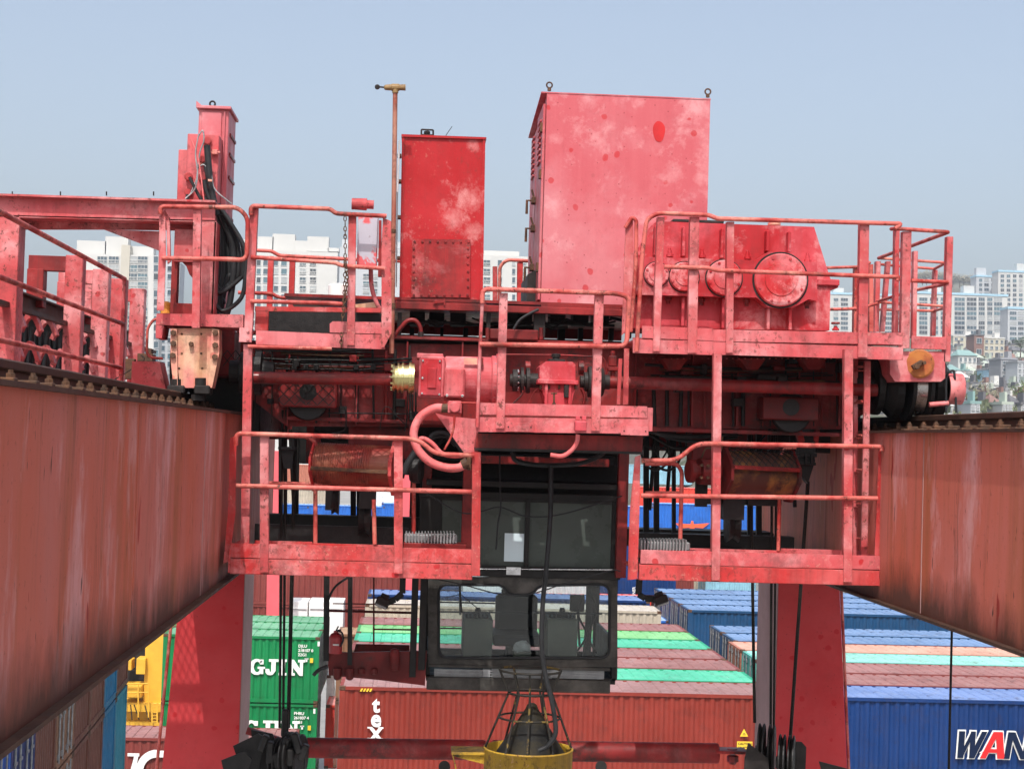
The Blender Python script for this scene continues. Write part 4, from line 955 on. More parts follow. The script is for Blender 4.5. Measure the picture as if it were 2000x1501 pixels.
# travel wheels
for side, u, v, Y in ((-1, 370, 752, 13.75), (1, 1788, 782, 13.8)):
    c = P(u, v, Y); xr = -1.90 if side < 0 else 4.14; z = .30+.235
    wh = one(lambda m: m.lathe((xr-.09, Y+.12, z), (xr+.09, Y+.12, z), [(0, .28), (.03, .285), (.045, .235), (.135, .235), (.15, .285), (.18, .28)], 36), 'travel_wheel', M['black'], tf)
    one(lambda m: m.lathe((xr-.044, Y+.12, z), (xr+.044, Y+.12, z), [(0, .2365), (.088, .2365)], 36, True), 'tread', M['steel'], wh)
one(lambda m: (m.lathe((4.24, 13.95, .535), (4.4, 13.95, .535), [(0, .22), (.03, .26), (.12, .26), (.15, .2), (.2, .15)], 24), m.lathe((3.62, 13.95, .535), (4.02, 13.95, .535), [(0, .16), (.05, .2), (.09, .2), (.1, .13), (.16, .13), (.17, .24), (.22, .24), (.24, .19), (.32, .26), (.38, .26)], 24)), 'wheel_coupling', M['black'], tf)
one(lambda m: m.lathe((-1.55, 13.95, .48), (-1.05, 13.95, .48), [(0, .10), (.08, .10), (.09, .17), (.13, .17), (.14, .13), (.20, .13), (.21, .18), (.26, .18), (.27, .11), (.36, .09)], 20), 'wheel_coupling', M['black'], tf)
# corner bogie cover, left: primed plate with bolts
cb = one(lambda m: m.prismp([(343, 641), (415, 641), (413, 700), (405, 757), (352, 757), (345, 700)], 13.45, .16), 'bearing_plate', M['cream'], tf)
one(lambda m: (m.prismp([(333, 641), (345, 641), (347, 757), (338, 748), (333, 700)], 13.42, .2), m.prismp([(414, 641), (428, 643), (428, 690), (414, 757), (406, 757)], 13.42, .2)), 'flange_plate', M['cream'], cb)
one(lambda m: m.bolts(pp(13.42, (326+13, 650), (339, 671), (338, 694), (421, 650), (421, 674), (420, 697), ), .024, .03), 'bolt', M['rust'], cb)
one(lambda m: (m.bolts(pp(13.45, (374, 672)), .02, .04), m.bolts(pp(13.45, (355, 652), (393, 652), (355, 690), (393, 690), (350, 719), (395, 719)), .010, .003)), 'bolt', M['rust'], cb)
one(lambda m: (m.boxp(326, 752, 360, 768, 13.4, .2, .01), m.boxp(379, 752, 410, 770, 13.4, .2, .01), m.cyl(P(343, 752, 13.46), P(343, 740, 13.46), .045, 12), m.cyl(P(392, 752, 13.46), P(392, 738, 13.46), .045, 12), m.cyl(P(388, 770, 13.5), P(388, 782, 13.5), .06, 14)), 'buffer_block', M['dark'], cb)
# right corner: round rusty bearing cap
rc = one(lambda m: (m.prismp([(1738, 686), (1846, 686), (1846, 738), (1838, 745), (1748, 745), (1738, 730)], 13.5, .45),), 'bearing_housing', M['pink'], tf)
one(lambda m: m.lathe(P(1796, 710, 13.5), P(1796, 710, 13.4), [(0, .118), (.02, .118), (.024, .105), (.03, .105)], 32), 'bearing_cap', M['orange'], rc)
one(lambda m: (m.bar(P(1782, 718, 13.44), P(1802, 706, 13.44), .04, .04, .005), m.bolts(pp(13.46, (1801, 709),), .016, .07), m.bolts(pp(13.46, (1788, 716),), .022, .05)), 'cap_bolt', M['rust'], rc)
one(lambda m: [m.boxp(1742, 746, 1760, 800, 13.9, .1, .005), m.boxp(1810, 745, 1822, 790, 13.9, .08, .005)], 'wheel_fork', M['oily'], rc)
# pink round ring and black cable hanging at the far right of the trolley
rg = thing('cable_ring', 'round pink strap ring hanging at the right end of the trolley', 'ring', P(1865, 792, 13.6))
one(lambda m: m.lathe(P(1848, 759, 13.7), P(1848, 759, 13.7)+Vector((.125, 0, 0)), [(0, .128), (.125, .128), (.125, .115), (.0, .115)], 36, True), 'strap', M['hose'], rg)
one(lambda m: m.tube(pp(13.6, (1852, 787), (1815, 790)), .02, 8), 'arm', M['hose'], rg)
one(lambda m: m.tube(spl(pp(13.6, (1848, 806), (1848, 745), (1852, 728), (1862, 724), (1865, 740), (1867, 788), (1868, 806))), .010, 7), 'cable', M['rubber'], rg)
# hoist sheave boxes and cable details under/behind the beam
for u0, u1, v0, v1, nm in ((545, 658, 745, 795, 'left'), (1490, 1600, 775, 820, 'right')):
    sb = one(lambda m: m.boxp(u0, v0, u1, v1, 14.0, .25, .01), 'sheave_box', M['balc'] if nm == 'right' else M['oily'], tf)
    uc = (u0+u1)/2; c = P(uc, v1-14, 14.1)
    one(lambda m: m.lathe(c-Vector((0, .03, 0)), c+Vector((0, .05, 0)), [(0, .16), (.02, .17), (.04, .15), (.06, .17), (.08, .16)], 28), 'sheave', M['black'], sb)
    one(lambda m: m.lathe(P(uc, v0+20, 13.98), P(uc, v0+20, 14.02), [(0, .07), (.03, .07)], 20), 'sheave_hub', M['black'], sb)
def mesh_screen(m, u0, v0, u1, v1, Y, du=11, dv=22, r=.0035):
    "expanded metal: diamonds built from short bars"
    nu = int((u1-u0)/du); nv = int((v1-v0)/(dv/2))
    for i in range(nu):
        for j in range(nv):
            ua = u0+i*du; ub = ua+du; va = v0+j*dv/2; vb = va+dv/2
            if (i+j) % 2: m.bar(P(ua, va, Y), P(ub, vb, Y), r*2, r*2)
            else: m.bar(P(ua, vb, Y), P(ub, va, Y), r*2, r*2)
one(lambda m: mesh_screen(m, 543, 747, 660, 795, 13.93), 'mesh_guard', M['black'], tf)
one(lambda m: mesh_screen(m, 436, 684, 532, 720, 14.1, 8, 20), 'mesh_guard', M['black'], tf)
one(lambda m: (m.boxp(1330, 800, 1405, 826, 14.6, .2, .01), m.boxp(1352, 829, 1460, 905, 14.5, .3, .01), m.boxp(680, 834, 806, 905, 14.45, .1, .005), m.boxp(598, 832, 612, 905, 14.6, .12, .004)), 'hanging_plate', M['inner'], tf)
one(lambda m: [m.tube(spl(pp(14.2, (490, 716-k*9), (560, 720-k*9), (650, 721-k*9), (700, 722-k*9), (805, 712-k*6))), .006+.002*k, 6) for k in range(3)]+
    [m.boxp(u, 712, u+10, 722, 14.15, .05, .003) for u in (570, 592, 612, 690, 724)]+[m.boxp(u, 735, u+18, 745, 14.0, .1, .003) for u in (585, 600, 1440, 1520)]+
    [m.tube(spl(pp(14.2, (1290, 735), (1380, 742), (1450, 744), (1550, 742), (1640, 746))), .008, 6), m.boxp(1290, 733, 1390, 742, 14.1, .1, .01), m.boxp(1480, 730, 1540, 742, 14.1, .1, .01)]+
    [m.tube(fil(pp(14.1, (676, 793), (676, 838), (662, 845), (648, 846)), .05), .006, 6), m.tube(pp(14.15, (640, 806), (800, 808)), .006, 6), m.tube(spl(pp(14.1, (742, 838), (748, 800), (760, 795), (775, 812), (795, 832))), .004, 5),
     m.tube(pp(14.05, (797, 770), (795, 818), (790, 842)), .006, 6), m.tube(pp(14.05, (806, 770), (806, 815)), .008, 6), m.tube(pp(14.05, (812, 765), (812, 820)), .008, 6)], 'conduit', M['black'], tf)
# black longitudinal members under the trolley and black sheets added to darken bright gaps
one(lambda m: (m.box(-.95, 1.95, 16.3, 16.34, .70, .98), m.box(-1.15, 1.95, 15.6, 15.64, -.28, .2), m.box(-.05, 1.95, 15.6, 15.64, -.95, -.28), m.boxp(1340, 838, 1400, 880, 15.2, .03, 0), m.boxp(1500, 838, 1560, 900, 15.2, .03, 0)), 'added_dark_plate', M['black'], tf)
one(lambda m: (m.box(-1.35, 3.45, 16.1, 16.5, -.98, -.82, .01), m.box(-1.35, -.05, 14.45, 14.5, -1.06, -.78), m.box(-1.3, .5, 15.0, 15.2, -1.02, -.72), m.box(2.0, 3.4, 15.0, 15.2, -1.06, -.80), m.box(2.2, 2.9, 14.6, 14.9, -1.03, -.9)), 'under_frame', M['black'], tf)
for u in (548, 690, 702, 1262, 1282, 1316, 1465, 1482): one(lambda m: m.bar(P(u, 842, 15.4), P(u, 1062, 15.4), .05 if u % 4 else .035, .04), 'hanger', M['black'], tf)

# pipes, cables and clamps packed under and behind the deck
rp = random.Random(21)
def run(u0, v0, u1, v1, Y, r, mat, sag=0):
    um, vm = (u0+u1)/2, (v0+v1)/2+sag
    one(lambda m: m.tube(spl([P(u0, v0, Y), P(um, vm, Y), P(u1, v1, Y)], 6), r, 7), 'pipe' if r > .012 else 'cable', M[mat], tf)
for k in range(12):
    v = 672+k*4.2; run(500+rp.uniform(0, 60), v, 700+rp.uniform(0, 90), v+rp.uniform(0, 6), 14.2+rp.uniform(0, .06), rp.choice((.005, .007, .012)), rp.choice(('black', 'oily', 'rust', 'black')), rp.uniform(0, 4))
for k in range(12):
    u = 505+k*27+rp.uniform(-8, 8); run(u, 672+rp.uniform(0, 20), u+rp.uniform(-3, 3), 826, 14.24, rp.choice((.006, .010, .016)), rp.choice(('black', 'oily', 'dark')))
for k in range(9):
    v = 712+k*5; run(1240+rp.uniform(0, 60), v, 1560+rp.uniform(0, 90), v+rp.uniform(0, 8), 14.15+rp.uniform(0, .1), rp.choice((.005, .007, .014)), rp.choice(('black', 'oily', 'rust', 'black')), rp.uniform(0, 5))
for k in range(16):
    u = 1248+k*26+rp.uniform(-8, 8); run(u, 700+rp.uniform(0, 40), u+rp.uniform(-3, 3), 832, 14.24, rp.choice((.006, .010, .018)), rp.choice(('black', 'oily', 'dark', 'black')))
for k in range(22):
    u = rp.choice((rp.uniform(500, 800), rp.uniform(1270, 1640))); v = rp.uniform(690, 820); w_ = rp.uniform(8, 26); h_ = rp.uniform(6, 22)
    one(lambda m: m.boxp(u, v, u+w_, v+h_, 14.12+rp.uniform(0, .08), .12, .006), 'clamp_box', M[rp.choice(('black', 'oily', 'dark', 'inner'))], tf)
for k in range(16):      # hanging cables and rods between beam and platforms
    u = rp.choice((rp.uniform(505, 640), rp.uniform(790, 830), rp.uniform(1262, 1400), rp.uniform(1530, 1560)))
    run(u, 838, u+rp.uniform(-14, 14), rp.uniform(900, 1055), 14.9+rp.uniform(0, .6), rp.choice((.006, .009, .018)), 'black', 0)
for k in range(8):
    u = rp.uniform(500, 800) if k % 2 else rp.uniform(1262, 1480); run(u, rp.uniform(836, 850), u+rp.uniform(60, 130), rp.uniform(836, 860), 14.6+rp.uniform(0, .4), rp.choice((.008, .014, .02)), 'black', rp.uniform(10, 34))
for k in range(14):
    u = rp.uniform(790, 1200); run(u, rp.uniform(616, 632), u+rp.uniform(30, 120), rp.uniform(620, 640), 14.5+rp.uniform(0, .5), rp.choice((.008, .014)), rp.choice(('black', 'dark')), rp.uniform(-4, 14))
# ================================================================ machinery on the trolley
# cross-travel drive: shaft, coupling, motor, reduction gear
ds = thing('drive_shaft', 'long dirty red drive shaft running left of the motor to the left wheel', 'drive shaft', P(640, 750, 13.75), 'drive shafts')
one(lambda m: m.tube([P(487, 737, 13.75), P(770, 741, 13.75)], .049, 18), 'shaft', M['oily'], ds)
one(lambda m: m.lathe(P(474, 737, 13.75), P(500, 737, 13.75), [(0, .05), (.03, .06), (.09, .06)], 16), 'collar', M['black'], ds)
d2 = thing('drive_shaft', 'long red drive shaft running right of the reduction gear to the right wheel', 'drive shaft', P(1450, 760, 13.75), 'drive shafts')
one(lambda m: m.tube([P(1186, 746, 13.75), P(1712, 762, 13.75)], .052, 18), 'shaft', M['inner'], d2)
cp = thing('coupling', 'shiny yellow plated ribbed coupling left of the motor', 'coupling', P(792, 764, 13.75))
c0 = P(767, 737, 13.75); c1 = P(812, 738, 13.75)
one(lambda m: m.lathe(c0, c1, [(0, .085), (.0, .11), (.016, .115), (.018, .10), (.036, .10), (.038, .122), (.052, .122), (.054, .108), (.072, .108), (.074, .125), (.088, .125), (.09, .105), (.13, .105), (.132, .128), (.15, .128), (.152, .118), (.175, .118), (.177, .08)], 32), 'ribbed_sleeve', M['zinc'], cp)
one(lambda m: [m.bolts([c0+Vector((0, -.098*math.cos(a), .098*math.sin(a)))], .008, .015, (-1, 0, 0)) for a in [math.radians(q) for q in range(-90, 91, 30)]], 'bolt', M['zinc'], cp)
mo = thing('motor', 'dull red travel motor with two terminal boxes above the big hose loop', 'motor', P(900, 790, 13.75))
a, b = P(868, 739, 13.75), P(968, 741, 13.75); L_ = (b-a).length
one(lambda m: m.lathe(a, b, [(0, .17), (.01, .182), (L_*.9, .182), (L_*.92, .195), (L_, .195), (L_+.003, .15)], 40, False), 'motor_body', M['motor'], mo)
one(lambda m: (m.boxp(818, 695, 868, 776, 13.56, .36, .012), m.boxp(814, 690, 866, 700, 13.6, .3, .006)), 'brake_box', M['motor'], mo)
one(lambda m: (m.boxp(822, 700, 862, 772, 13.545, .02, .006), m.boxp(835, 718, 852, 758, 13.535, .02, .004)), 'box_cover', M['gear'], mo)
one(lambda m: m.bolts(pp(13.545, (826, 704), (859, 705), (825, 738), (859, 739), (824, 768), (858, 770)), .009, .01), 'bolt', M['steel'], mo)
one(lambda m: m.boxp(868, 718, 908, 776, 13.53, .15, .014), 'terminal_box', M['pink'], mo)
one(lambda m: m.bolts(pp(13.53, (873, 772), (903, 773)), .012, .008), 'bolt', M['steel'], mo)
one(lambda m: m.boxp(906, 699, 932, 711, 13.565, .006, .0), 'name_plate', M['cream'], mo)
one(lambda m: (m.boxp(873, 782, 902, 808, 13.55, .12, .01), m.lathe(P(888, 795, 13.55), P(888, 795, 13.5), [(0, .043), (.02, .043), (.024, .036)], 20)), 'junction_box', M['pink'], mo)
one(lambda m: m.lathe(b, b+Vector((.05, 0, 0)), [(0, .21), (.02, .21), (.022, .19), (.05, .12)], 32), 'end_shield', M['motor'], mo)
one(lambda m: m.bolts([b+Vector((0, -.185*math.cos(r), .185*math.sin(r))) for r in [math.radians(x) for x in (-80, -50, -20, 10, 40, 70)]], .011, .02, (-1, 0, 0)), 'bolt', M['steel'], mo)
one(lambda m: m.boxp(936, 698, 944, 716, 13.55, .03, .003), 'lug', M['oily'], mo)
dc = thing('shaft_coupling', 'black greasy coupling between motor and reduction gear', 'coupling', P(1020, 780, 13.75), 'black shaft couplings')
one(lambda m: m.lathe(P(996, 742, 13.75), P(1056, 743, 13.75), [(0, .05), (.02, .05), (.022, .09), (.06, .09), (.062, .05), (.085, .05), (.087, .105), (.11, .105), (.112, .05), (.13, .05), (.132, .105), (.16, .105), (.162, .06), (.24, .06)], 24), 'coupling_body', M['dark'], dc)
one(lambda m: [m.bolts([P(1013, 742, 13.75)+Vector((0, -.08*math.cos(r), .08*math.sin(r)))], .007, .02, (-1, 0, 0)) for r in [math.radians(x) for x in range(-90, 91, 36)]], 'bolt', M['steel'], dc)
dc = thing('shaft_coupling', 'black greasy coupling between reduction gear and right drive shaft', 'coupling', P(1165, 780, 13.75), 'black shaft couplings')
one(lambda m: m.lathe(P(1133, 745, 13.75), P(1190, 746, 13.75), [(0, .05), (.03, .05), (.032, .08), (.06, .08), (.064, .125), (.08, .13), (.16, .13), (.19, .11), (.2, .06), (.24, .06)], 28), 'coupling_body', M['dark'], dc)
gr = thing('reduction_gear', 'small red travel reduction gear with breather cap, in the middle of the drive', 'gear box', P(1090, 795, 13.7))
one(lambda m: (m.prismp([(1060, 710), (1068, 705), (1118, 706), (1124, 712), (1124, 742), (1054, 742), (1054, 716)], 13.55, .4),), 'upper_case', M['gear'], gr)
one(lambda m: m.boxp(1050, 741, 1130, 750, 13.52, .46, .006), 'case_flange', M['gear'], gr)
one(lambda m: (m.prismp([(1058, 750), (1128, 750), (1120, 770), (1116, 792), (1068, 792), (1062, 770)], 13.57, .36), m.boxp(1110, 750, 1116, 790, 13.54, .05, .004), m.boxp(1064, 750, 1070, 790, 13.54, .05, .004)), 'lower_case', M['gear'], gr)
one(lambda m: m.bolts([P(u, 752, 13.56) for u in (1056, 1072, 1092, 1108, 1124)], .010, .03, (0, 0, -1)), 'bolt', M['rust'], gr)
one(lambda m: (m.lathe(P(1086, 706, 13.75), P(1086, 700, 13.75), [(0, .055), (.01, .055), (.012, .03), (.035, .03), (.037, .038), (.06, .038), (.065, .03)], 14), m.boxp(1072, 701, 1104, 707, 13.6, .2, .004)), 'breather', M['dark'], gr)
one(lambda m: m.boxp(1102, 748, 1111, 776, 13.53, .03, .004), 'oil_gauge', M['dark'], gr)
one(lambda m: (m.tube(pp(13.5, (1082, 766), (1082, 786)), .008, 8), m.tube(pp(13.5, (1076, 768), (1088, 768)), .006, 8), m.lathe(P(1082, 786, 13.5), P(1082, 792, 13.5), [(0, .012), (.02, .02)], 8)), 'drain_cock', M['rust'], gr)
one(lambda m: (m.tube(fil(pp(13.85, (985, 692), (1100, 693), (1180, 697), (1184, 720), (1186, 730)), .04), .006, 6), m.lathe(P(1026, 716, 13.9), P(1040, 716, 13.9), [(0, .05), (.04, .05)], 14), m.lathe(P(1130, 718, 13.9), P(1142, 718, 13.9), [(0, .06), (.04, .06)], 14)), 'oil_pipe', M['oily'], gr)
one(lambda m: (m.tube(pp(13.75, (1197, 685), (1197, 738)), .02, 8), m.boxp(1190, 694, 1206, 716, 13.7, .08, .01), m.boxp(1188, 716, 1208, 724, 13.7, .1, .006), m.tube(spl(pp(13.7, (1030, 792), (1050, 760), (1075, 790))), .006, 6), m.tube(spl(pp(13.65, (1000, 790), (1018, 772), (1022, 762))), .008, 6), m.tube(spl(pp(13.65, (1136, 758), (1142, 775), (1138, 792))), .014, 6)), 'greaser', M['oily'], gr)
# hoist gearbox
hg = thing('hoist_gearbox', 'large red hoist gearbox with four round bearing covers beside the largest cabinet', 'gear box', P(1430, 660, 14.3))
YG = 13.85
one(lambda m: m.prismp([(1243, 500), (1282, 432), (1590, 443), (1622, 545), (1637, 546), (1637, 562), (1622, 566), (1620, 645), (1236, 640), (1236, 575), (1240, 545)], YG, .75), 'gear_case', M['gear'], hg)
one(lambda m: (m.prismp([(1244, 501), (1476, 508), (1500, 492), (1542, 493), (1568, 510), (1596, 512), (1596, 588), (1580, 584), (1548, 601), (1500, 600), (1478, 581), (1238, 575), (1241, 540)], YG-.13, .14),), 'bearing_flange', M['gear'], hg)
one(lambda m: (m.boxp(1596, 545, 1640, 557, YG-.03, .8, .006), m.boxp(1598, 557, 1634, 563, YG, .7, .004)), 'case_flange', M['gear'], hg)
for u, v, r in ((1282, 536, 24), (1336, 541, 29), (1414, 543, 35), (1524, 547, 52)):
    k = r/FPX*YG; c = P(u, v, YG-.13)
    cv = one(lambda m: m.lathe(c, c-Vector((0, 1, 0)), [(0, k), (.018, k), (.030, k-.010), (.0305, k*.62), (.036, k*.60), (.0365, k*.2)], 48), 'bearing_cover', M['gearcov'], hg)
    one(lambda m: m.bolts([c+Vector((math.cos(a)*k*.86, -.02, math.sin(a)*k*.86)) for a in [math.radians(22+i*45) for i in range(8)]], .012, .016), 'cover_bolt', M['gear'], cv)
    one(lambda m: m.lathe(c+Vector((0, .002, 0)), c-Vector((0, .004, 0)), [(0, k*1.07), (.006, k*1.07)], 48), 'dark_edge_ring', M['dark'], cv)  # thin dark ring round the edge of the cover
for u, v0, v1 in ((1281, 441, 498), (1336, 443, 500), (1411, 446, 504), (1500, 450, 490), (1542, 452, 492), (1279, 578, 636), (1334, 580, 637), (1413, 582, 641), (1501, 602, 643), (1544, 602, 644)):
    one(lambda m: m.boxp(u-3, v0, u+3, v1, YG-.09, .1, .004), 'rib', M['gear'], hg)
one(lambda m: [(m.lathe(P(u, v, YG-.0), P(u, v-5, YG), [(0, .03), (.02, .03), (.022, .018), (.05, .018), (.05, .012), (.07, .012)], 6)) for u, v in ((1249, 500), (1308, 501), (1371, 503), (1460, 506), (1577, 511))], 'flange_bolt', M['gear'], hg)
one(lambda m: [(m.lathe(P(u, v, YG-.0), P(u, v+5, YG), [(0, .03), (.03, .03), (.032, .018), (.06, .018)], 6)) for u, v in ((1246, 577), (1305, 579), (1370, 582), (1458, 584), (1576, 588))], 'flange_bolt', M['oily'], hg)
one(lambda m: m.lathe(P(1512, 440, 14.2), P(1512, 430, 14.2), [(0, .055), (.02, .055), (.022, .045), (.04, .045), (.042, .058), (.055, .058), (.06, .04)], 18), 'filler_cap', M['cream'], hg)
one(lambda m: m.boxp(1314, 429, 1414, 435, YG+.15, .4, .006), 'inspection_cover', M['dark'], hg)
vt = one(lambda m: (m.tube(pp(13.6, (1632, 645), (1632, 636)), .014, 8), m.lathe(P(1632, 645, 13.6), P(1632, 640, 13.6), [(0, .03), (.01, .03), (.03, .012)], 10)), 'oil_valve', M['gear'], hg)
one(lambda m: m.lathe(P(1632, 629, 13.6), P(1632, 633, 13.6), [(0, .02), (0, .034), (.01, .038), (.016, .034)], 14), 'handwheel', M['oily'], vt)
# big cabinet
bc = thing('electrical_cabinet', 'largest faded pink electrical cabinet with a blood red oval spot, on the trolley deck', 'cabinet', P(1220, 600, 15.0), 'electrical cabinets')
def cabbody(m):
    Y0, Y1 = 14.28, 15.85
    f = [P(1062, 604, Y0), P(1212, 604, Y0)]
    x0 = P(1062, 400, Y0).x; x1 = P(1382, 400, Y0).x; zb = P(1220, 604, Y0).z
    z0 = P(1075, 182, Y0).z; z1 = P(1383, 196, Y0).z
    zt = (z0+z1)/2
    m.add([(x0, Y0, zb), (x1, Y0, zb), (x1, Y1, zb), (x0, Y1, zb), (x0, Y0, zt), (x1, Y0, zt), (x1, Y1, zt-.1), (x0, Y1, zt-.1)], [(3,2,1,0), (4,5,6,7), (0,1,5,4), (1,2,6,5), (2,3,7,6), (3,0,4,7)])
    return x0, x1, zb, zt
m_ = MB(); x0, x1, zb, zt = cabbody(m_); bd = m_.build('cabinet_body', M['cab_pink'], bc)
one(lambda m: (m.add([(x0-.05, 14.276, zt+.001), (x1+.003, 14.276, zt+.001), (x1+.003, 15.9, zt-.10), (x0-.05, 15.9, zt-.10), (x0-.05, 14.276, zt+.012), (x1+.003, 14.276, zt+.012), (x1+.003, 15.9, zt-.085), (x0-.05, 15.9, zt-.085)],
      [(3,2,1,0), (4,5,6,7), (0,1,5,4), (1,2,6,5), (2,3,7,6), (3,0,4,7)])), 'roof', M['cab_pink'], bc)
for x, y in ((x0+.02, 14.3), (x1-.02, 14.3)):
    one(lambda m: (m.tube([Vector((x, y, zt+.075))+Vector((math.cos(a)*.024, 0, math.sin(a)*.024)) for a in [k*math.pi/8 for k in range(16)]], .007, 6, True), m.cyl((x, y, zt+.025), (x, y, zt+.05), .016, 8)), 'lifting_eye', M['rust'], bc)
dr = one(lambda m: (m.box(x0-.025, x0-.002, 14.33, 15.02, zb+.06, zt-.08, .004), m.box(x0-.025, x0-.002, 15.05, 15.8, zb+.06, zt-.16, .004)), 'door', M['cab_pink'], bc)
one(lambda m: [m.obox((x0-.034, y, zt-.55+.05*k), (Vector((1,0,0)), Vector((0,1,0)), Vector((0,0,1))), (.008, .14, .008)) for k in range(8) for y in (14.6, 15.4)], 'louvre', M['cab_pink'], dr)
for z in (zb+.75, zb+1.0, zb+.4):
    one(lambda m: (m.tube([(x0-.03, 15.0, z), (x0-.10, 15.0, z), (x0-.10, 15.0, z-.12)], .012, 6), m.tube([(x0-.03, 15.0, z), (x0-.06, 15.0, z+.10)], .009, 6), m.box(x0-.06, x0-.02, 14.94, 15.06, z-.03, z+.03, .005)), 'door_handle', M['rust'], dr)
one(lambda m: [m.box(x0-.045, x0-.02, 14.34, 14.40, z, z+.08, .003) for z in (zb+.3, zb+1.1, zb+1.5)], 'hinge', M['rust'], dr)
def oval(m):
    c = P(1287, 257, 14.28); m.prism([(c.x+.052*math.cos(a)*(1+.08*math.sin(3*a)), c.z+.092*math.sin(a)*(1+.05*math.cos(2*a+1))) for a in [i*math.pi/14 for i in range(28)]], 14.277, 14.2805)
one(oval, 'paint_patch', plain('fresh_red_paint', (.46, .004, .006, 1), .4, 0, .12, 9), bd)
one(lambda m: (m.boxp(1056, 598, 1214, 606, 14.2, .1, .003),), 'plinth', M['oily'], bc)
one(lambda m: (m.prism([(x0-.002, zb), (x0-.10, zb+.02), (x0-.10, zb+.3), (x0-.002, zb+.36)], 14.6, 15.5),), 'cable_duct', M['dark'], bc)
# small cabinet
sc_ = thing('electrical_cabinet', 'narrower bright red electrical cabinet with a riveted cover plate, beside the hammer pole', 'cabinet', P(866, 590, 14.5), 'electrical cabinets')
Y0 = 14.22
b2 = one(lambda m: m.prismp([(787, 266), (948, 271), (942, 586), (781, 582)], Y0, .8), 'cabinet_body', M['cab_red'], sc_)
one(lambda m: (m.prismp([(784, 262), (950, 268), (950, 272), (784, 267)], Y0-.02, .84), m.prismp([(785, 268), (790, 268), (785, 580), (780, 580)], Y0-.012, .03), m.prismp([(943, 272), (948, 272), (943, 585), (938, 585)], Y0-.012, .03)), 'edge_strip', M['cab_red'], sc_)
cvp = one(lambda m: m.prismp([(805, 466), (919, 468), (918, 581), (803, 580)], Y0-.03, .035), 'cover_plate', M['plate'], sc_)
one(lambda m: m.bolts([P(u, 576, Y0-.03) for u in range(808, 920, 15)]+[P(u, 472, Y0-.03) for u in range(810, 918, 15)]+[P(808, v, Y0-.03) for v in range(485, 570, 15)]+[P(914, v, Y0-.03) for v in range(485, 570, 15)], .011, .008), 'rivet', M['oily'], cvp)
one(lambda m: (m.boxp(788, 584, 940, 600, Y0+.02, .6, .004), m.lathe(P(852, 590, Y0+.02), P(852, 590, Y0-.1), [(0, .02), (.04, .02), (.042, .012), (.1, .012)], 10), m.bar(P(846, 592, Y0-.05), P(868, 588, Y0-.05), .014, .014), m.bar(P(868, 582, Y0-.05), P(868, 596, Y0-.05), .012, .012)), 'base_latch', M['oily'], sc_)
one(lambda m: (m.boxp(822, 262, 846, 266, 14.5, .1, .002), m.tube(fil(pp(14.5, (823, 264), (823, 253), (846, 254), (846, 264)), .01), .008, 6), m.lathe(P(834, 264, 14.55), P(834, 256, 14.55), [(0, .03), (.03, .028), (.035, .02)], 12)), 'beacon', M['dark'], sc_)
one(lambda m: m.tube(pp(14.4, (870, 266), (883, 247)), .003, 5), 'antenna', M['dark'], sc_)
for v in (300, 350, 420, 500):
    one(lambda m: m.boxp(776, v, 784, v+6, Y0+.2, .1, .003), 'hinge', M['rust'], sc_)
# left tall cabinet (tower) with arm
tw = thing('electrical_cabinet', 'tall slim pink cabinet with black cables down its front and a ring on top', 'cabinet', P(415, 640, 14.2), 'electrical cabinets')
x0, x1 = P(382, 400, 14.1).x, P(441, 400, 14.1).x; z0, z1 = P(420, 640, 14.1).z, P(420, 214, 14.1).z
one(lambda m: m.box(x0, x1, 14.1, 14.62, z0, z1, .006), 'cabinet_body', M['cab_pink'], tw)
one(lambda m: (m.box(x0-.02, x1+.02, 14.06, 14.66, z1, z1+.025, .004), m.prism([(x0-.02, z1+.02), (x0+.03, z1+.02), (x0-.02, z1+.06)], 14.06, 14.08)), 'roof', M['cab_pink'], tw)
one(lambda m: m.tube([P(415, 203, 14.2)+Vector((math.cos(a)*.022, 0, math.sin(a)*.022)) for a in [k*math.pi/8 for k in range(16)]], .008, 6, True), 'lifting_eye', M['dark'], tw)
one(lambda m: (m.boxp(386, 218, 426, 640, 14.085, .02, .004), m.boxp(430, 216, 433, 640, 14.08, .03, .002)), 'front_panel', M['cab_pink'], tw)
one(lambda m: [m.box(x1-.002, x1+.012, 14.2, 14.6, P(440, v, 14.1).z, P(440, v-6, 14.1).z, .002) for v in (262, 300, 345, 420, 520)], 'side_rib', M['oily'], tw)
one(lambda m: m.boxp(364, 262, 426, 398, 13.85, .25, .006), 'junction_box', M['pink'], tw)
one(lambda m: m.boxp(347, 292, 366, 392, 13.9, .2, .006), 'side_box', M['pink'], tw)
one(lambda m: [m.lathe(P(u, v, 13.85), P(u, v, 13.72), [(0, .035), (.03, .035), (.032, .026), (.09, .026)], 12) for u, v in ((405, 275), (395, 310), (396, 345), (398, 378), (368, 345), (368, 375))], 'cable_gland', M['pinkpost'], tw)
cb_ = thing('cable_bundle', 'thick black cables running down the slim left cabinet and looping beside the red column', 'cable bundle', P(440, 610, 13.8))
rc_ = random.Random(5)
paths = [([(404, 284), (407, 318), (410, 350), (416, 385), (424, 420)], .026), ([(399, 352), (402, 370), (410, 390), (420, 412)], .019), ([(398, 384), (402, 392), (412, 402), (420, 415)], .019),
         ([(370, 346), (378, 362), (386, 378), (394, 392)], .013), ([(368, 380), (366, 386), (367, 394)], .016), ([(400, 318), (404, 340), (411, 370), (418, 398)], .015)]
for p, r_ in paths: one(lambda m: m.tube(spl(pp(13.7, *p)), r_, 8), 'cable', M['rubber'], cb_)
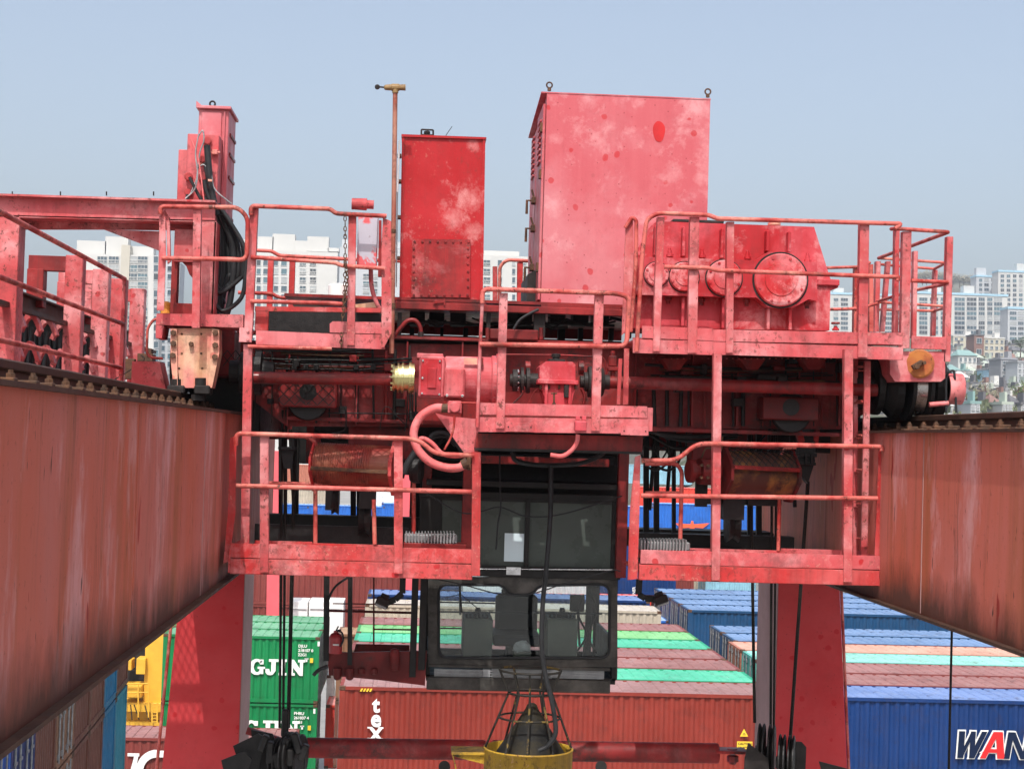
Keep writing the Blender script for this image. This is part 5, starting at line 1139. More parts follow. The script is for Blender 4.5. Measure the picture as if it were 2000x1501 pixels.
one(lambda m: (m.boxp(406, 350, 414, 354, 13.62, .03, .002), m.bar(P(412, 297, 13.82), P(430, 297, 13.82), .012, .012), m.boxp(414, 292, 424, 301, 13.80, .05, .003), m.boxp(390, 308, 404, 322, 13.83, .03, .004), m.boxp(388, 338, 404, 352, 13.83, .03, .004)), 'clamp', M['cream'], cb_)
for k in range(11):
    w0 = 426+rc_.uniform(-4, 4); bx = 478-k*5+rc_.uniform(-3, 3); by = 560+rc_.uniform(-30, 34)
    pts = [(422+rc_.uniform(-2, 4), 400), (436+.55*(bx-440)*.5, 430+k*2), (bx-2, 480+rc_.uniform(-8, 8)), (bx, 530), (bx-8, by), (430+rc_.uniform(-3, 8), by+26), (418, by+12)]
    Yk = 13.72+.03*(k % 4)+.02*k
    one(lambda m: m.tube(spl([P(u, v, Yk) for u, v in pts], 7), rc_.choice((.018, .022, .026)), 8), 'cable', M['rubber'], cb_)
for k, p in enumerate(([(388, 262), (382, 300), (386, 340), (380, 370), (362, 388)], [(372, 270), (385, 300), (392, 340), (398, 390)], [(388, 265), (396, 255), (398, 275), (390, 300), (384, 350)], [(384, 330), (398, 322), (412, 340), (420, 370), (452, 398)], [(384, 350), (372, 378), (360, 392)])):
    one(lambda m: m.tube(spl(pp(13.66+.01*k, *p)), .006, 6), 'wire', M['grey'] if k != 1 else M['hose'], cb_)
# portal: beam over the walkway, left post, corner column
pf = thing('portal_frame', 'faded red portal beam over the left walkway joining the column beside the slim cabinet', 'steel frame', P(200, 700, 13.6))
one(lambda m: m.prismp([(-60, 378), (8, 380), (420, 393), (420, 432), (312, 430), (-60, 420)], 13.5, .02), 'beam', M['pink'], pf)
one(lambda m: (m.prismp([(-60, 376), (420, 391), (420, 395), (-60, 380)], 13.42, .35), m.prismp([(30, 420), (420, 431), (420, 450), (210, 447), (30, 447)], 13.74, .06), m.prismp([(-60, 418), (420, 430), (420, 434), (-60, 422)], 13.5, .26)), 'beam_flange', M['pinkpost'], pf)
one(lambda m: m.prismp([(203, 448), (318, 452), (318, 492)], 13.7, .04), 'gusset', M['pinkpost'], pf)
one(lambda m: (m.boxp(-8, 421, 33, 705, 13.5, .22, .005),), 'left_post', M['pinkpost'], pf)
one(lambda m: [m.cyl(P(u, 382, 13.6), P(u, 374, 13.6), .006, 6) for u in (24, 118, 208, 300)], 'stud', M['dark'], pf)
one(lambda m: (m.boxp(380, 432, 420, 640, 13.5, .04, .004), m.boxp(340, 448, 420, 512, 13.62, .04, .003), m.boxp(415, 432, 419, 640, 13.5, .25, .002)), 'column', M['pinkpost'], pf)
one(lambda m: (m.boxp(333, 508, 345, 640, 13.66, .12, .003), m.prismp([(352, 508), (378, 510), (378, 545), (370, 536), (364, 520)], 13.64, .03), m.boxp(338, 592, 380, 628, 13.62, .1, .003)), 'inner_bracket', M['inner'], pf)
one(lambda m: (m.prismp([(306, 612), (475, 614), (475, 640), (304, 634)], 13.4, .5), m.prismp([(304, 634), (320, 636), (316, 660), (304, 660)], 13.38, .3)), 'corner_bracket', M['pink'], pf)
# small things round the left corner
lb = thing('handrail_box', 'small red box with a bent handrail left of the primed bearing plate', 'box', P(290, 765, 14.6))
one(lambda m: (m.prismp([(258, 705), (312, 706), (324, 762), (256, 748)], 14.6, .3),), 'box_body', M['pink'], lb)
one(lambda m: m.tube(fil(pp(14.5, (318, 700), (286, 697), (288, 640), (300, 624), (310, 622)), .08), .012, 8), 'handrail', M['pinkrail'], lb)
yb = thing('rusty_bracket', 'rusty steel brackets standing behind the small red box', 'bracket', P(270, 740, 16))
one(lambda m: (m.boxp(268, 690, 298, 706, 16, .2, .005), m.boxp(244, 700, 262, 740, 16, .1, .005), m.boxp(286, 680, 296, 700, 16, .1, .005)), 'bracket_plate', M['rust'], yb)
one(lambda m: m.tube(spl(pp(14.9, (222, 742), (255, 722), (276, 708), (282, 700), (276, 694))), .005, 5), 'wire', M['dark'], yb)
ol = thing('orange_lamp', 'orange tank shaped lamp in the corner between the left posts', 'lamp', P(324, 612, 14))
one(lambda m: m.lathe(P(324, 612, 14), P(324, 588, 14), [(0, .03), (.0, .045), (.08, .045), (.095, .03), (.1, .01)], 16), 'lamp_body', plain('dull_orange', (.65, .26, .04, 1), .5, 0, .1, 5), ol)
# pole with hammer head
hp = thing('rusty_pole', 'rusty pole topped by a hammer shaped brass fitting, left of the bright red cabinet', 'pole', P(768, 690, 13.9))
one(lambda m: m.tube([P(772, 176, 13.9), P(769, 420, 13.9), P(765, 690, 13.9)], .020, 10), 'pole', paint('peeling_pole', (.26, .07, .045, 1), (.36, .17, .12, 1), grime=.75, rust=1, fs=3, seed=4, chips=.9), hp)
one(lambda m: (m.lathe(P(750, 171, 13.9), P(793, 171, 13.9), [(0, .012), (.01, .022), (.06, .026), (.065, .030), (.12, .030), (.13, .024), (.178, .026)], 14), m.lathe(P(772, 182, 13.9), P(772, 171, 13.9), [(0, .026), (.05, .026)], 12)), 'hammer_head', paint('tarnished_brass', (.24, .15, .06, 1), (.17, .10, .05, 1), grime=.6, rust=.6, fs=8), hp)
one(lambda m: (m.tube(pp(13.9, (752, 171), (742, 170)), .007, 6), m.lathe(P(737, 170, 13.88), P(737, 170, 13.92), [(0, .014), (.02, .022), (.04, .014)], 12)), 'hook', M['dark'], hp)
one(lambda m: (m.lathe(P(766, 592, 13.9), P(766, 600, 13.9), [(0, .028), (.05, .03)], 10), m.lathe(P(768, 448, 13.9), P(768, 453, 13.9), [(0, .024), (.03, .024)], 10)), 'pipe_joint', M['rust'], hp)
wp = thing('white_antenna', 'thin white antenna rod between the rusty pole and the bright red cabinet', 'antenna', P(778, 560, 14.1))
one(lambda m: m.tube(pp(14.1, (780, 274), (776, 375)), .008, 8), 'rod', M['white'], wp)
one(lambda m: m.tube(pp(14.1, (776, 375), (774, 560)), .006, 8), 'stem', M['grey'], wp)
# pipes under the small cabinet
bp = thing('bent_pipe', 'dirty red bent pipe under the bright red cabinet', 'pipe', P(800, 660, 14.0))
one(lambda m: m.tube(fil(pp(14.0, (766, 660), (795, 625), (812, 624), (822, 640), (822, 657)), .12), .018, 10), 'pipe', M['oily'], bp)
one(lambda m: m.lathe(P(822, 648, 14), P(822, 658, 14), [(0, .024), (.04, .024)], 10), 'pipe_joint', M['dark'], bp)
rbx = thing('resistor_box', 'flat greasy red box on top of the beam behind the middle railing', 'box', P(1006, 664, 14.0))
one(lambda m: m.boxp(956, 643, 1052, 663, 14.0, .3, .008), 'box_body', M['oily'], rbx)
one(lambda m: [m.cyl(P(u, 663, 13.99), P(u, 640, 13.99), .018, 10) for u in (952, 1057)], 'lug', M['oily'], rbx)
one(lambda m: m.tube(spl(pp(13.95, (1003, 643), (1015, 625), (1035, 612), (1052, 604))), .012, 8), 'cable', M['rubber'], rbx)
wd = thing('white_drum', 'plain white drum standing behind the left railing', 'drum', P(661, 590, 16))
one(lambda m: m.lathe(P(661, 592, 16.2), P(661, 560, 16.2), [(0, .095), (.17, .097), (.18, .09), (.19, .02)], 24), 'drum_body', M['white'], wd)
ph = thing('hatch_cover', 'dented pale cream hatch cover lying by the left railing', 'hatch cover', P(715, 596, 13.9))
one(lambda m: m.prismp([(694, 594), (730, 590), (738, 600), (694, 602)], 13.9, .5), 'cover', M['cream'], ph)
# winches
def flange(m, c, ax, wd_, Rr=.235):
    ax = Vector(ax).normalized(); s_ = Vector((-ax.y, ax.x, 0)); n = 8
    pts = [c+s_*(Rr*math.cos(t))+Vector((0, 0, Rr*math.sin(t))) for t in [math.radians(q) for q in (15, 75, 105, 165, 195, 255, 285, 345)]]
    m.add(pts+[p+ax*wd_ for p in pts], [tuple(range(n)), tuple(range(2*n-1, n-1, -1))]+[(i, (i+1) % n, n+(i+1) % n, n+i) for i in range(n)])
LWD = paint('rusty_drum', (.19, .022, .016, 1), (.22, .07, .04, 1), grime=.9, rust=1, fs=3, seed=3, rough=.45)
lw = thing('winch', 'rusty grooved rope winch drum left of the cab behind the bright red platform rails', 'winch', P(700, 965, 14.2), 'anti-sway winches')
a, b = P(620, 906, 14.28), P(768, 914, 14.16); ax = (b-a).normalized(); L_ = (b-a).length; fr = Vector((ax.y, -ax.x, 0))
one(lambda m: m.lathe(a, b, [(k*.010, .185-(.004 if k % 2 else 0)) for k in range(48)]+[(.485, .185), (L_, .185)], 44), 'drum', LWD, lw)
one(lambda m: (flange(m, a-ax*.02, ax, .02), flange(m, b, ax, .03)), 'end_frame', M['lowred'], lw)
one(lambda m: m.bar(a+fr*.225+Vector((0, 0, -.03)), b+fr*.225+Vector((0, 0, -.03)), .032, .032, .004), 'front_bar', M['rust'], lw)
one(lambda m: (m.lathe(b+ax*.03, b+ax, [(0, .12), (.03, .12), (.032, .08), (.06, .08), (.062, .05), (.12, .05), (.122, .1), (.15, .115), (.2, .115), (.22, .09)], 28), m.bolts([b+ax*.06+fr*(.1*math.cos(r))+Vector((0, 0, .1*math.sin(r))) for r in [k*math.pi/4 for k in range(8)]], .012, .02, tuple(ax))), 'winch_brake', M['black'], lw)
one(lambda m: (m.box(a.x+.08, a.x+.14, 14.2, 14.35, a.z-.38, a.z-.15), m.lathe((a.x+.13, 14.3, a.z-.30), (a.x+.19, 14.3, a.z-.30), [(0, .12), (.03, .10), (.06, .12)], 20), m.lathe((a.x+.36, 14.35, a.z-.44), (a.x+.46, 14.35, a.z-.44), [(0, .16), (.05, .12), (.1, .16)], 24), m.box(a.x+.36, a.x+.50, 14.2, 14.35, a.z-.36, a.z-.18)), 'rope_guide', M['black'], lw)
rw = thing('winch', 'rusty winch drum under a diamond mesh guard, right of the spoked handwheel', 'winch', P(1470, 985, 14.2), 'anti-sway winches')
a, b = P(1412, 922, 14.15), P(1538, 928, 14.28); ax = (b-a).normalized(); L_ = (b-a).length; fr = Vector((ax.y, -ax.x, 0))
one(lambda m: m.lathe(a, b, [(0, .19), (L_, .19)], 44, True), 'drum', paint('rusty_drum_ochre', (.07, .028, .02, 1), (.24, .11, .03, 1), grime=.95, rust=1, fs=4, seed=5, rough=.5, fade=(.5, .66)), rw)
one(lambda m: (flange(m, a-ax*.02, ax, .025), flange(m, b, ax, .025)), 'end_frame', M['balc'], rw)
one(lambda m: (m.bar(a+fr*.235+Vector((0, 0, .05)), b+fr*.235+Vector((0, 0, .05)), .035, .03, .004), m.bar(a+fr*.06+Vector((0, 0, .23)), b+fr*.06+Vector((0, 0, .23)), .03, .03, .004)), 'front_bar', M['oily'], rw)
def guard(m):
    n1, n2 = 20, 9
    def q(i, j):
        t = math.radians(12+88*j/n2); return a+(b-a)*(i/n1)+fr*(.225*math.cos(t))+Vector((0, 0, .225*math.sin(t)))
    for i in range(n1):
        for j in range(n2):
            if (i+j) % 2: m.bar(q(i, j), q(i+1, j+1), .006, .006, side=(1, .3, .2))
            else: m.bar(q(i+1, j), q(i, j+1), .006, .006, side=(1, .3, .2))
one(guard, 'mesh_guard', M['black'], rw)
one(lambda m: m.lathe(a-ax*.32, a-ax*.02, [(0, .08), (.01, .1), (.05, .1), (.052, .06), (.10, .06), (.102, .11), (.26, .115), (.28, .1)], 26), 'winch_motor', M['balc'], rw)
one(lambda m: (m.bolts([a-ax*(.24-k*.06)+fr*.1+Vector((0, 0, z)) for k in range(3) for z in (-.05, .05)], .014, .03), m.tube(spl([a+Vector((-.2, -.05, .1)), a+Vector((-.16, -.1, .2)), a+Vector((-.05, -.1, .17)), a+Vector((-.02, -.05, .3))]), .008, 6)), 'motor_fitting', M['rust'], rw)
one(lambda m: (m.lathe((a.x+.08, 14.35, a.z-.44), (a.x+.18, 14.35, a.z-.44), [(0, .16), (.05, .12), (.1, .16)], 24), m.box(a.x+.02, a.x+.2, 14.2, 14.4, a.z-.40, a.z-.18), m.box(a.x-.2, a.x-.1, 14.3, 14.36, a.z-.30, a.z-.05), m.box(a.x+.25, a.x+.33, 14.3, 14.4, a.z-.28, a.z-.16), m.box(a.x-.12, a.x+.55, 14.34, 14.44, a.z-.28, a.z-.2, .01)), 'rope_guide', M['black'], rw)
# handwheel and hose group right of the hopper
hw = thing('valve_wheel', 'large black spoked handwheel right of the middle platform', 'handwheel', P(1296, 895, 15))
cwh = P(1294, 880, 14.8)
for dx in (-.06, .04):
    one(lambda m: (m.tube([cwh+Vector((dx+.14*math.cos(k*math.pi/12)*.9, 0, .17*math.sin(k*math.pi/12))) for k in range(24)], .012, 7, True), [m.bar(cwh+Vector((dx, 0, 0)), cwh+Vector((dx+.126*math.cos(r), 0, .17*math.sin(r))), .014, .014) for r in [.3+k*math.pi/2.5 for k in range(5)]]), 'wheel_rim', M['black'], hw)
def hose(label, Y, pts, r, mat, name='hose', n=8, cat='hose'):
    return one(lambda m: m.tube(spl(pp(Y, *pts), n), r, 12), name, mat, label=label, cat=cat)
hh = thing('hose', 'thickest pink painted hose looping down from the motor junction box', 'hose', P(860, 915, 13.4), 'pink painted hoses')
one(lambda m: m.tube(spl(pp(13.35, (872, 797), (848, 797), (820, 815), (808, 845), (815, 875), (838, 900), (868, 912), (895, 913), (908, 905)), 8), .033, 14), 'hose_body', M['hose'], hh)
one(lambda m: (m.lathe(P(862, 797, 13.35), P(874, 797, 13.35), [(0, .036), (.05, .038)], 12), m.lathe(P(902, 908, 13.35), P(913, 903, 13.35), [(0, .038), (.05, .045)], 12), m.boxp(912, 890, 920, 918, 13.35, .05, .004)), 'hose_fitting', M['rust'], hh)
hh = thing('hose', 'thinner pink hose crossing under the thickest one to the right post', 'hose', P(880, 890, 13.3), 'pink painted hoses')
one(lambda m: m.tube(spl(pp(13.4, (812, 858), (828, 856), (845, 866), (862, 884), (885, 890), (925, 888)), 8), .018, 10), 'hose_body', M['hose'], hh)
hh = thing('hose', 'thin dark pink hose hanging below the junction box beside the triangular brace', 'hose', P(880, 870, 13.5), 'pink painted hoses')
one(lambda m: m.tube(spl(pp(13.45, (888, 812), (886, 835), (880, 855), (868, 878))), .009, 8), 'hose_body', M['pinkrail'], hh)
hh = thing('hose', 'pink hose curving down from the small box on the middle platform toe', 'hose', P(1105, 890, 13.1), 'pink painted hoses')
one(lambda m: m.tube(spl(pp(12.95, (1129, 848), (1126, 865), (1115, 880), (1098, 890), (1075, 888)), 8), .017, 12), 'hose_body', M['hose'], hh)
one(lambda m: (m.boxp(1123, 822, 1146, 842, 12.82, .09, .008), m.boxp(1125, 812, 1133, 820, 12.85, .05, .002), m.boxp(1137, 812, 1145, 820, 12.85, .05, .002)), 'junction_box', M['gear'], hh)
for k, (lab, Y, pts, r) in enumerate((('black hose sagging right from the handwheel to the winch', 14.4, [(1262, 838), (1290, 846), (1340, 852), (1400, 850), (1448, 845)], .022),
        ('second black hose just under the sagging one right of the handwheel', 14.5, [(1262, 836), (1300, 852), (1360, 862), (1440, 852)], .016),
        ('black hose looped beneath the middle platform hopper, above the cab roof', 14.0, [(1000, 882), (1010, 900), (1060, 908), (1130, 905), (1170, 890), (1185, 875)], .02),
        ('black hose coil behind the thick pink hose', 13.9, [(832, 870), (845, 848), (868, 845), (885, 858), (905, 885)], .018),
        ('second black hose coil behind the thick pink hose', 13.95, [(826, 880), (842, 856), (870, 852), (890, 870)], .016),
        ('black hose elbow left of the thick pink hose', 13.9, [(790, 925), (796, 905), (812, 880), (820, 862)], .028))):
    hose(lab, Y, pts, r, M['rubber'], n=7)
for lab, Y, pts, r in (('thick black cable from the trolley to the yellow basket passing in front of the cab', 13.9, [(1076, 910), (1075, 1000), (1068, 1100), (1060, 1180), (1058, 1260), (1066, 1320), (1080, 1380), (1085, 1430), (1070, 1455), (1052, 1465)], .020),
        ('thin black wire sagging across the upper cab window', 14.2, [(835, 965), (900, 1000), (940, 998), (977, 990), (1030, 1008), (1100, 1003), (1215, 968)], .006),
        ('short knotted black rope hanging over the upper cab window', 14.15, [(976, 890), (977, 960), (978, 990), (973, 1020), (971, 1045), (969, 1073)], .007),
        ('thin black wire crossing the lower cab window', 14.2, [(840, 1128), (900, 1140), (980, 1160), (1040, 1158), (1100, 1140), (1190, 1114), (1212, 1115)], .005),
        ('black cable hanging from the left platform to the small balcony', 14.4, [(690, 1120), (655, 1145), (640, 1175), (636, 1200)], .010),
        ('short curved black cable sticking out left of the balcony floor', 14.4, [(612, 1318), (622, 1308), (640, 1300)], .016)):
    hose(lab, Y, pts, r, M['rubber'], 'cable', 7, 'cable')
# ================================================================ platforms and railings
def post(m, u0, v0, u1, v1, wpx, Y, fl=.07, side=0):
    "angle-iron post: front plate and a flange running back from one edge"
    h = wpx/2; side = side or (-1 if u0 > 815 else 1)
    m.prismp([(u0-h, v0), (u0+h, v0), (u1+h, v1), (u1-h, v1)], Y, .008)
    if fl:
        a = h*side; e = 1.6*side
        m.prismp(sorted_rect(u0+a-e, v0, u0+a, u1+a-e, v1, u1+a), Y+.0085, fl)
def sorted_rect(a0, v0, a1, b0, v1, b1): return [(a0, v0), (a1, v0), (b1, v1), (b0, v1)]
def rail(m, Y, pts, r=.0185, rad=.08, Ys=None):
    q = [P(u, v, (Ys[i] if Ys else Y)) for i, (u, v) in enumerate(pts)]
    m.tube(fil(q, rad, 6), r, 10)
def platform(name, label, cat, Y, base, group='access platforms with railings'):
    return thing(name, label, cat, P(base[0], base[1], Y), group)
# --- lower left
p = platform('access_platform', 'bright red access platform hung beside the cab, grooved winch drum behind its rails', 'platform', 13.2, (690, 1125))
Y = 13.2
one(lambda m: (m.boxp(449, 1096, 923, 1126, Y, .06, .004), m.box(P(449, 1100, Y).x, P(923, 1100, Y).x, Y+.06, 14.25, P(690, 1112, Y).z, P(690, 1108, Y).z)), 'deck', M['lowred'], p)
one(lambda m: (m.boxp(449, 1066, 923, 1094, Y-.002, .01, .002), m.boxp(497, 1056, 610, 1068, Y+1.0, .01), m.boxp(610, 1062, 770, 1075, Y+.95, .01), m.boxp(446, 1066, 450, 1118, Y, 1.0, 0)), 'toe_board', M['lowred'], p)
for q in ((516, 850, 516, 1117, 17), (778, 857, 778, 1120, 17), (931, 882, 929, 1124, 17)):
    one(lambda m: post(m, *q, Y-.02), 'rail_post', M['pinkpost'] if q[0] < 600 else M['lowred'], p)
one(lambda m: m.prismp([(449, 855), (462, 850), (460, 1000), (448, 1096), (436, 1100), (445, 1000)], Y+.03, .01), 'rail_post', M['lowred'], p)
one(lambda m: (post(m, 484, 672, 478, 1066, 17, 13.3), m.boxp(467, 640, 492, 668, 13.262, .012, .002), m.bolts(pp(13.26, (484, 646), (484, 663)), .012, .012)), 'hanger_post', M['pinkpost'], p)
one(lambda m: (rail(m, Y-.045, [(461, 870), (461, 846), (800, 856), (822, 862), (850, 886), (926, 889)]), rail(m, Y-.045, [(461, 948), (921, 960)])), 'handrail', M['pinkrail'], p)
one(lambda m: (rail(m, 14.2, [(490, 846), (600, 852), (616, 862), (616, 1064)]), rail(m, 14.2, [(516, 942), (770, 950)], .015), rail(m, 14.2, [(808, 900), (808, 1070)], .018), rail(m, 14.1, [(730, 975), (732, 1062)], .018)), 'rear_rail', M['pinkrail'], p)
# --- lower right
p = platform('access_platform', 'red access platform with a ladder and scuffed toe board, mesh guarded winch behind its rails', 'platform', 13.2, (1485, 1138))
one(lambda m: (m.boxp(1248, 1108, 1721, 1138, Y, .06, .004), m.box(P(1248, 1100, Y).x, P(1721, 1100, Y).x, Y+.06, 14.25, P(1485, 1124, Y).z, P(1485, 1120, Y).z)), 'deck', M['lowred'], p)
one(lambda m: (m.boxp(1251, 1079, 1719, 1106, Y-.002, .01, .002), m.boxp(1340, 1072, 1525, 1084, Y+1.0, .01), m.boxp(1525, 1072, 1650, 1086, Y+1.0, .01), m.boxp(1718, 1086, 1722, 1130, Y, 1.0, 0)), 'toe_board', M['pink'], p)
for q in ((1402, 690, 1398, 1133, 16), (1658, 682, 1656, 1136, 17)):
    one(lambda m: post(m, *q, Y-.02), 'rail_post', M['pinkpost'], p)
one(lambda m: m.prismp([(1716, 874), (1726, 888), (1723, 1136), (1708, 1088), (1712, 1000)], Y+.03, .01), 'rail_post', M['lowred'], p)
one(lambda m: m.prismp([(1240, 892), (1251, 888), (1249, 1000), (1245, 1130), (1226, 1132), (1230, 1000)], Y-.02, .01), 'rail_post', M['lowred'], p)
one(lambda m: (rail(m, Y-.045, [(1253, 899), (1322, 899), (1360, 866), (1400, 866), (1722, 872), (1722, 880)]), rail(m, Y-.045, [(1252, 967), (1714, 973)])), 'handrail', M['pinkrail'], p)
one(lambda m: (rail(m, 14.2, [(1260, 905), (1322, 905), (1332, 920), (1328, 1075)]), rail(m, 14.2, [(1555, 873), (1530, 875), (1524, 890), (1520, 1075)], .016), rail(m, 14.2, [(1260, 962), (1330, 962)], .015)), 'rear_rail', M['pinkrail'], p)
ld = one(lambda m: (post(m, 1672, 700, 1670, 1085, 8, 13.8, .03), post(m, 1695, 705, 1688, 1085, 12, 13.45, .03)), 'ladder', M['pinkpost'], p)
one(lambda m: [m.tube([P(1674, v, 13.8), P(1684, v, 13.5)], .010, 6) for v in range(716, 1080, 67)]+[m.bar(P(1670, v, 13.8), P(1690, v, 13.45), .02, .01) for v in (724, 787, 855, 922, 990)], 'rung', M['pinkrail'], ld)
# --- middle
Y = 12.95
p = platform('access_platform', 'nearest pink access platform, in front of the motor and reduction gear', 'platform', Y, (1100, 870))
def slope_box(m, u0, v0, u1, v1, h, Y, d=.012): m.prismp([(u0, v0), (u1, v1), (u1, v1+h), (u0, v0+h)], Y, d)
one(lambda m: (slope_box(m, 932, 814, 1266, 818, 29, Y), m.box(P(932, 840, Y).x, P(1266, 840, Y).x, Y+.012, 13.9, P(1100, 828, Y).z, P(1100, 824, Y).z), m.boxp(1264, 796, 1275, 842, Y+.02, .5, .002)), 'deck', M['pink'], p)
one(lambda m: slope_box(m, 934, 786, 1264, 793, 23, Y-.003, .01), 'toe_board', M['pink'], p)
one(lambda m: (m.boxp(987, 825, 1043, 843, Y-.012, .01, .002), m.boxp(1213, 832, 1267, 850, Y-.012, .01, .002)), 'fixing_plate', M['pink'], p)
one(lambda m: m.bolts(pp(Y-.012, (993, 833), (1037, 834), (1219, 841), (1261, 842)), .006, .004), 'bolt', M['dark'], p)
for q in ((984, 572, 977, 836, 16), (1171, 574, 1163, 841, 17)):
    one(lambda m: post(m, *q, Y-.022), 'rail_post', M['pinkpost'], p)
one(lambda m: m.tube(pp(Y-.03, (943, 572), (938, 670), (932, 834)), .014, 8), 'rail_post', M['pinkpost'], p)
one(lambda m: (rail(m, Y-.045, [(942, 592), (942, 564), (1000, 566), (1205, 573), (1229, 580), (1224, 676), (1190, 676), (937, 672)], .019, .1)), 'handrail', M['pinkrail'], p)
one(lambda m: (post(m, 1224, 680, 1222, 790, 10, 13.4, .02), post(m, 1212, 700, 1208, 790, 7, 13.5, .03)), 'hanger_post', M['pinkpost'], p)
hp_ = thing('hopper', 'dark stained red drip tray hanging under the middle platform', 'drip tray', P(1090, 884, 13.3))
one(lambda m: m.prismp([(932, 846), (1256, 852), (1254, 884), (928, 876)], 13.2, .7), 'tray', M['oily'], hp_)
one(lambda m: m.prismp([(928, 874), (1256, 882), (1256, 887), (928, 879)], 13.17, .76), 'tray_rim', M['dark'], hp_)
br = thing('brace_plate', 'triangular faded pink brace plate left of the middle platform', 'brace', P(900, 882, 13.4))
one(lambda m: m.prismp([(850, 806), (872, 812), (934, 818), (934, 882), (905, 882)], 13.45, .012), 'plate', M['pink'], br)
one(lambda m: (m.boxp(906, 877, 934, 884, 13.38, .2, .002), m.boxp(926, 858, 934, 880, 13.43, .02, .002)), 'foot', M['pinkpost'], br)
one(lambda m: m.tube(fil(pp(13.4, (900, 786), (934, 787)), .02), .008, 8), 'stay', M['pinkrail'], br)
# --- upper left
Y = 13.3
p = platform('access_platform', 'pink access platform with a rusty chain hanging between its posts', 'platform', Y, (610, 680))
one(lambda m: (slope_box(m, 500, 645, 668, 652, 27, Y), slope_box(m, 668, 651, 752, 654, 28, Y-.004)), 'deck', M['pink'], p)
def expmesh(m, x0, x1, y0, y1, z, dx=.036, dy=.085, w_=.0065):
    nx_ = int((x1-x0)/dx); ny_ = int((y1-y0)/(dy/2))
    for i in range(nx_):
        for k in range(ny_):
            xa, xb, ya, yb = x0+i*dx, x0+(i+1)*dx, y0+k*dy/2, y0+(k+1)*dy/2
            if (i+k) % 2: m.bar((xa, ya, z), (xb, yb, z), w_, w_)
            else: m.bar((xb, ya, z), (xa, yb, z), w_, w_)
one(lambda m: expmesh(m, P(502, 650, Y).x, P(744, 650, Y).x, Y+.03, 14.2, P(620, 650, Y).z), 'mesh_floor', M['pinkpost'], p)
one(lambda m: [m.box(P(500, 640, Y).x, P(746, 640, Y).x, y, y+.03, P(620, 660, Y).z, P(620, 651, Y).z) for y in (13.6, 13.95)], 'floor_bearer', M['oily'], p)
one(lambda m: (m.boxp(498, 606, 524, 646, Y+.052, .05, .004), slope_box(m, 498, 598, 746, 601, 9, Y+.05, .05)), 'door_frame', M['lowred'], p)
one(lambda m: (m.prismp([(644, 632), (650, 627), (690, 628), (746, 629), (746, 652), (644, 649)], Y-.008, .01)), 'toe_board', M['pink'], p)
one(lambda m: m.prismp([(505, 602), (746, 602), (746, 650), (505, 650)], 14.1, .02), 'opening_shade_plate', M['black'], p)  # black sheet that puts shade into the frame's opening
for q in ((496, 404, 484, 660, 16), (688, 421, 685, 674, 15)):
    one(lambda m: post(m, *q, Y-.02), 'rail_post', M['pinkpost'], p)
one(lambda m: (m.prismp([(748, 425), (764, 432), (765, 650), (750, 678), (745, 678), (745, 480)], Y-.02, .012),), 'rail_post', M['pinkpost'], p)
one(lambda m: (rail(m, Y-.045, [(490, 420), (490, 402), (645, 408), (656, 417), (755, 422)], .018, .04), rail(m, Y-.045, [(490, 502), (655, 513), (668, 519), (750, 524)], .017, .04), rail(m, Y-.045, [(489, 588), (650, 592), (672, 594)], .017), rail(m, Y-.03, [(484, 676), (648, 681)], .015)), 'handrail', M['pinkrail'], p)
one(lambda m: m.prismp([(740, 430), (745, 430), (745, 540), (738, 540)], Y+.1, .06), 'gate_stop', M['oily'], p)
ch = thing('chain', 'rusty chain hanging from the top rail beside the peeling box', 'chain', P(672, 660, Y-.06))
def chain(m, pts, Y):
    q = spl(pp(Y, *pts), 30); d = 0; last = q[0]; k = 0
    for i in range(1, len(q)):
        if (q[i]-last).length >= .027:
            a = (q[i]-last).normalized(); b = Vector((0, 1, 0)) if k % 2 else a.cross(Vector((0, 1, 0))).normalized(); c = (q[i]+last)/2
            m.tube([c+a*.021*math.cos(t)+b*.011*math.sin(t) for t in [j*math.pi/4 for j in range(8)]], .0042, 5, True); last = q[i]; k += 1
one(lambda m: (chain(m, [(674, 422), (674, 520), (671, 600), (668, 628)], Y-.07), chain(m, [(674, 510), (678, 545), (673, 590)], Y-.08), chain(m, [(667, 650), (666, 680)], Y-.03)), 'chain_link', M['rust'], ch)
hn = thing('horn_box', 'red and grey peeling box with pink cylinder on top, beside the rusty pole', 'warning horn', P(715, 525, 13.45))
one(lambda m: m.boxp(698, 416, 737, 520, 13.42, .15, .006), 'box_body', paint('peeling_grey_red', (.60, .10, .11, 1), (.42, .40, .46, 1), grime=.1, rust=.4, fade=(.5, .53), fs=3.5, seed=12), hn)
one(lambda m: (m.lathe(P(687, 398, 13.45), P(731, 400, 13.45), [(0, .045), (.12, .048), (.122, .035), (.175, .035)], 20),), 'horn', M['pinkpost'], hn)
one(lambda m: m.tube(spl(pp(13.6, (724, 520), (726, 560), (735, 590), (746, 610))), .018, 10), 'conduit', M['pinkpost'], hn)
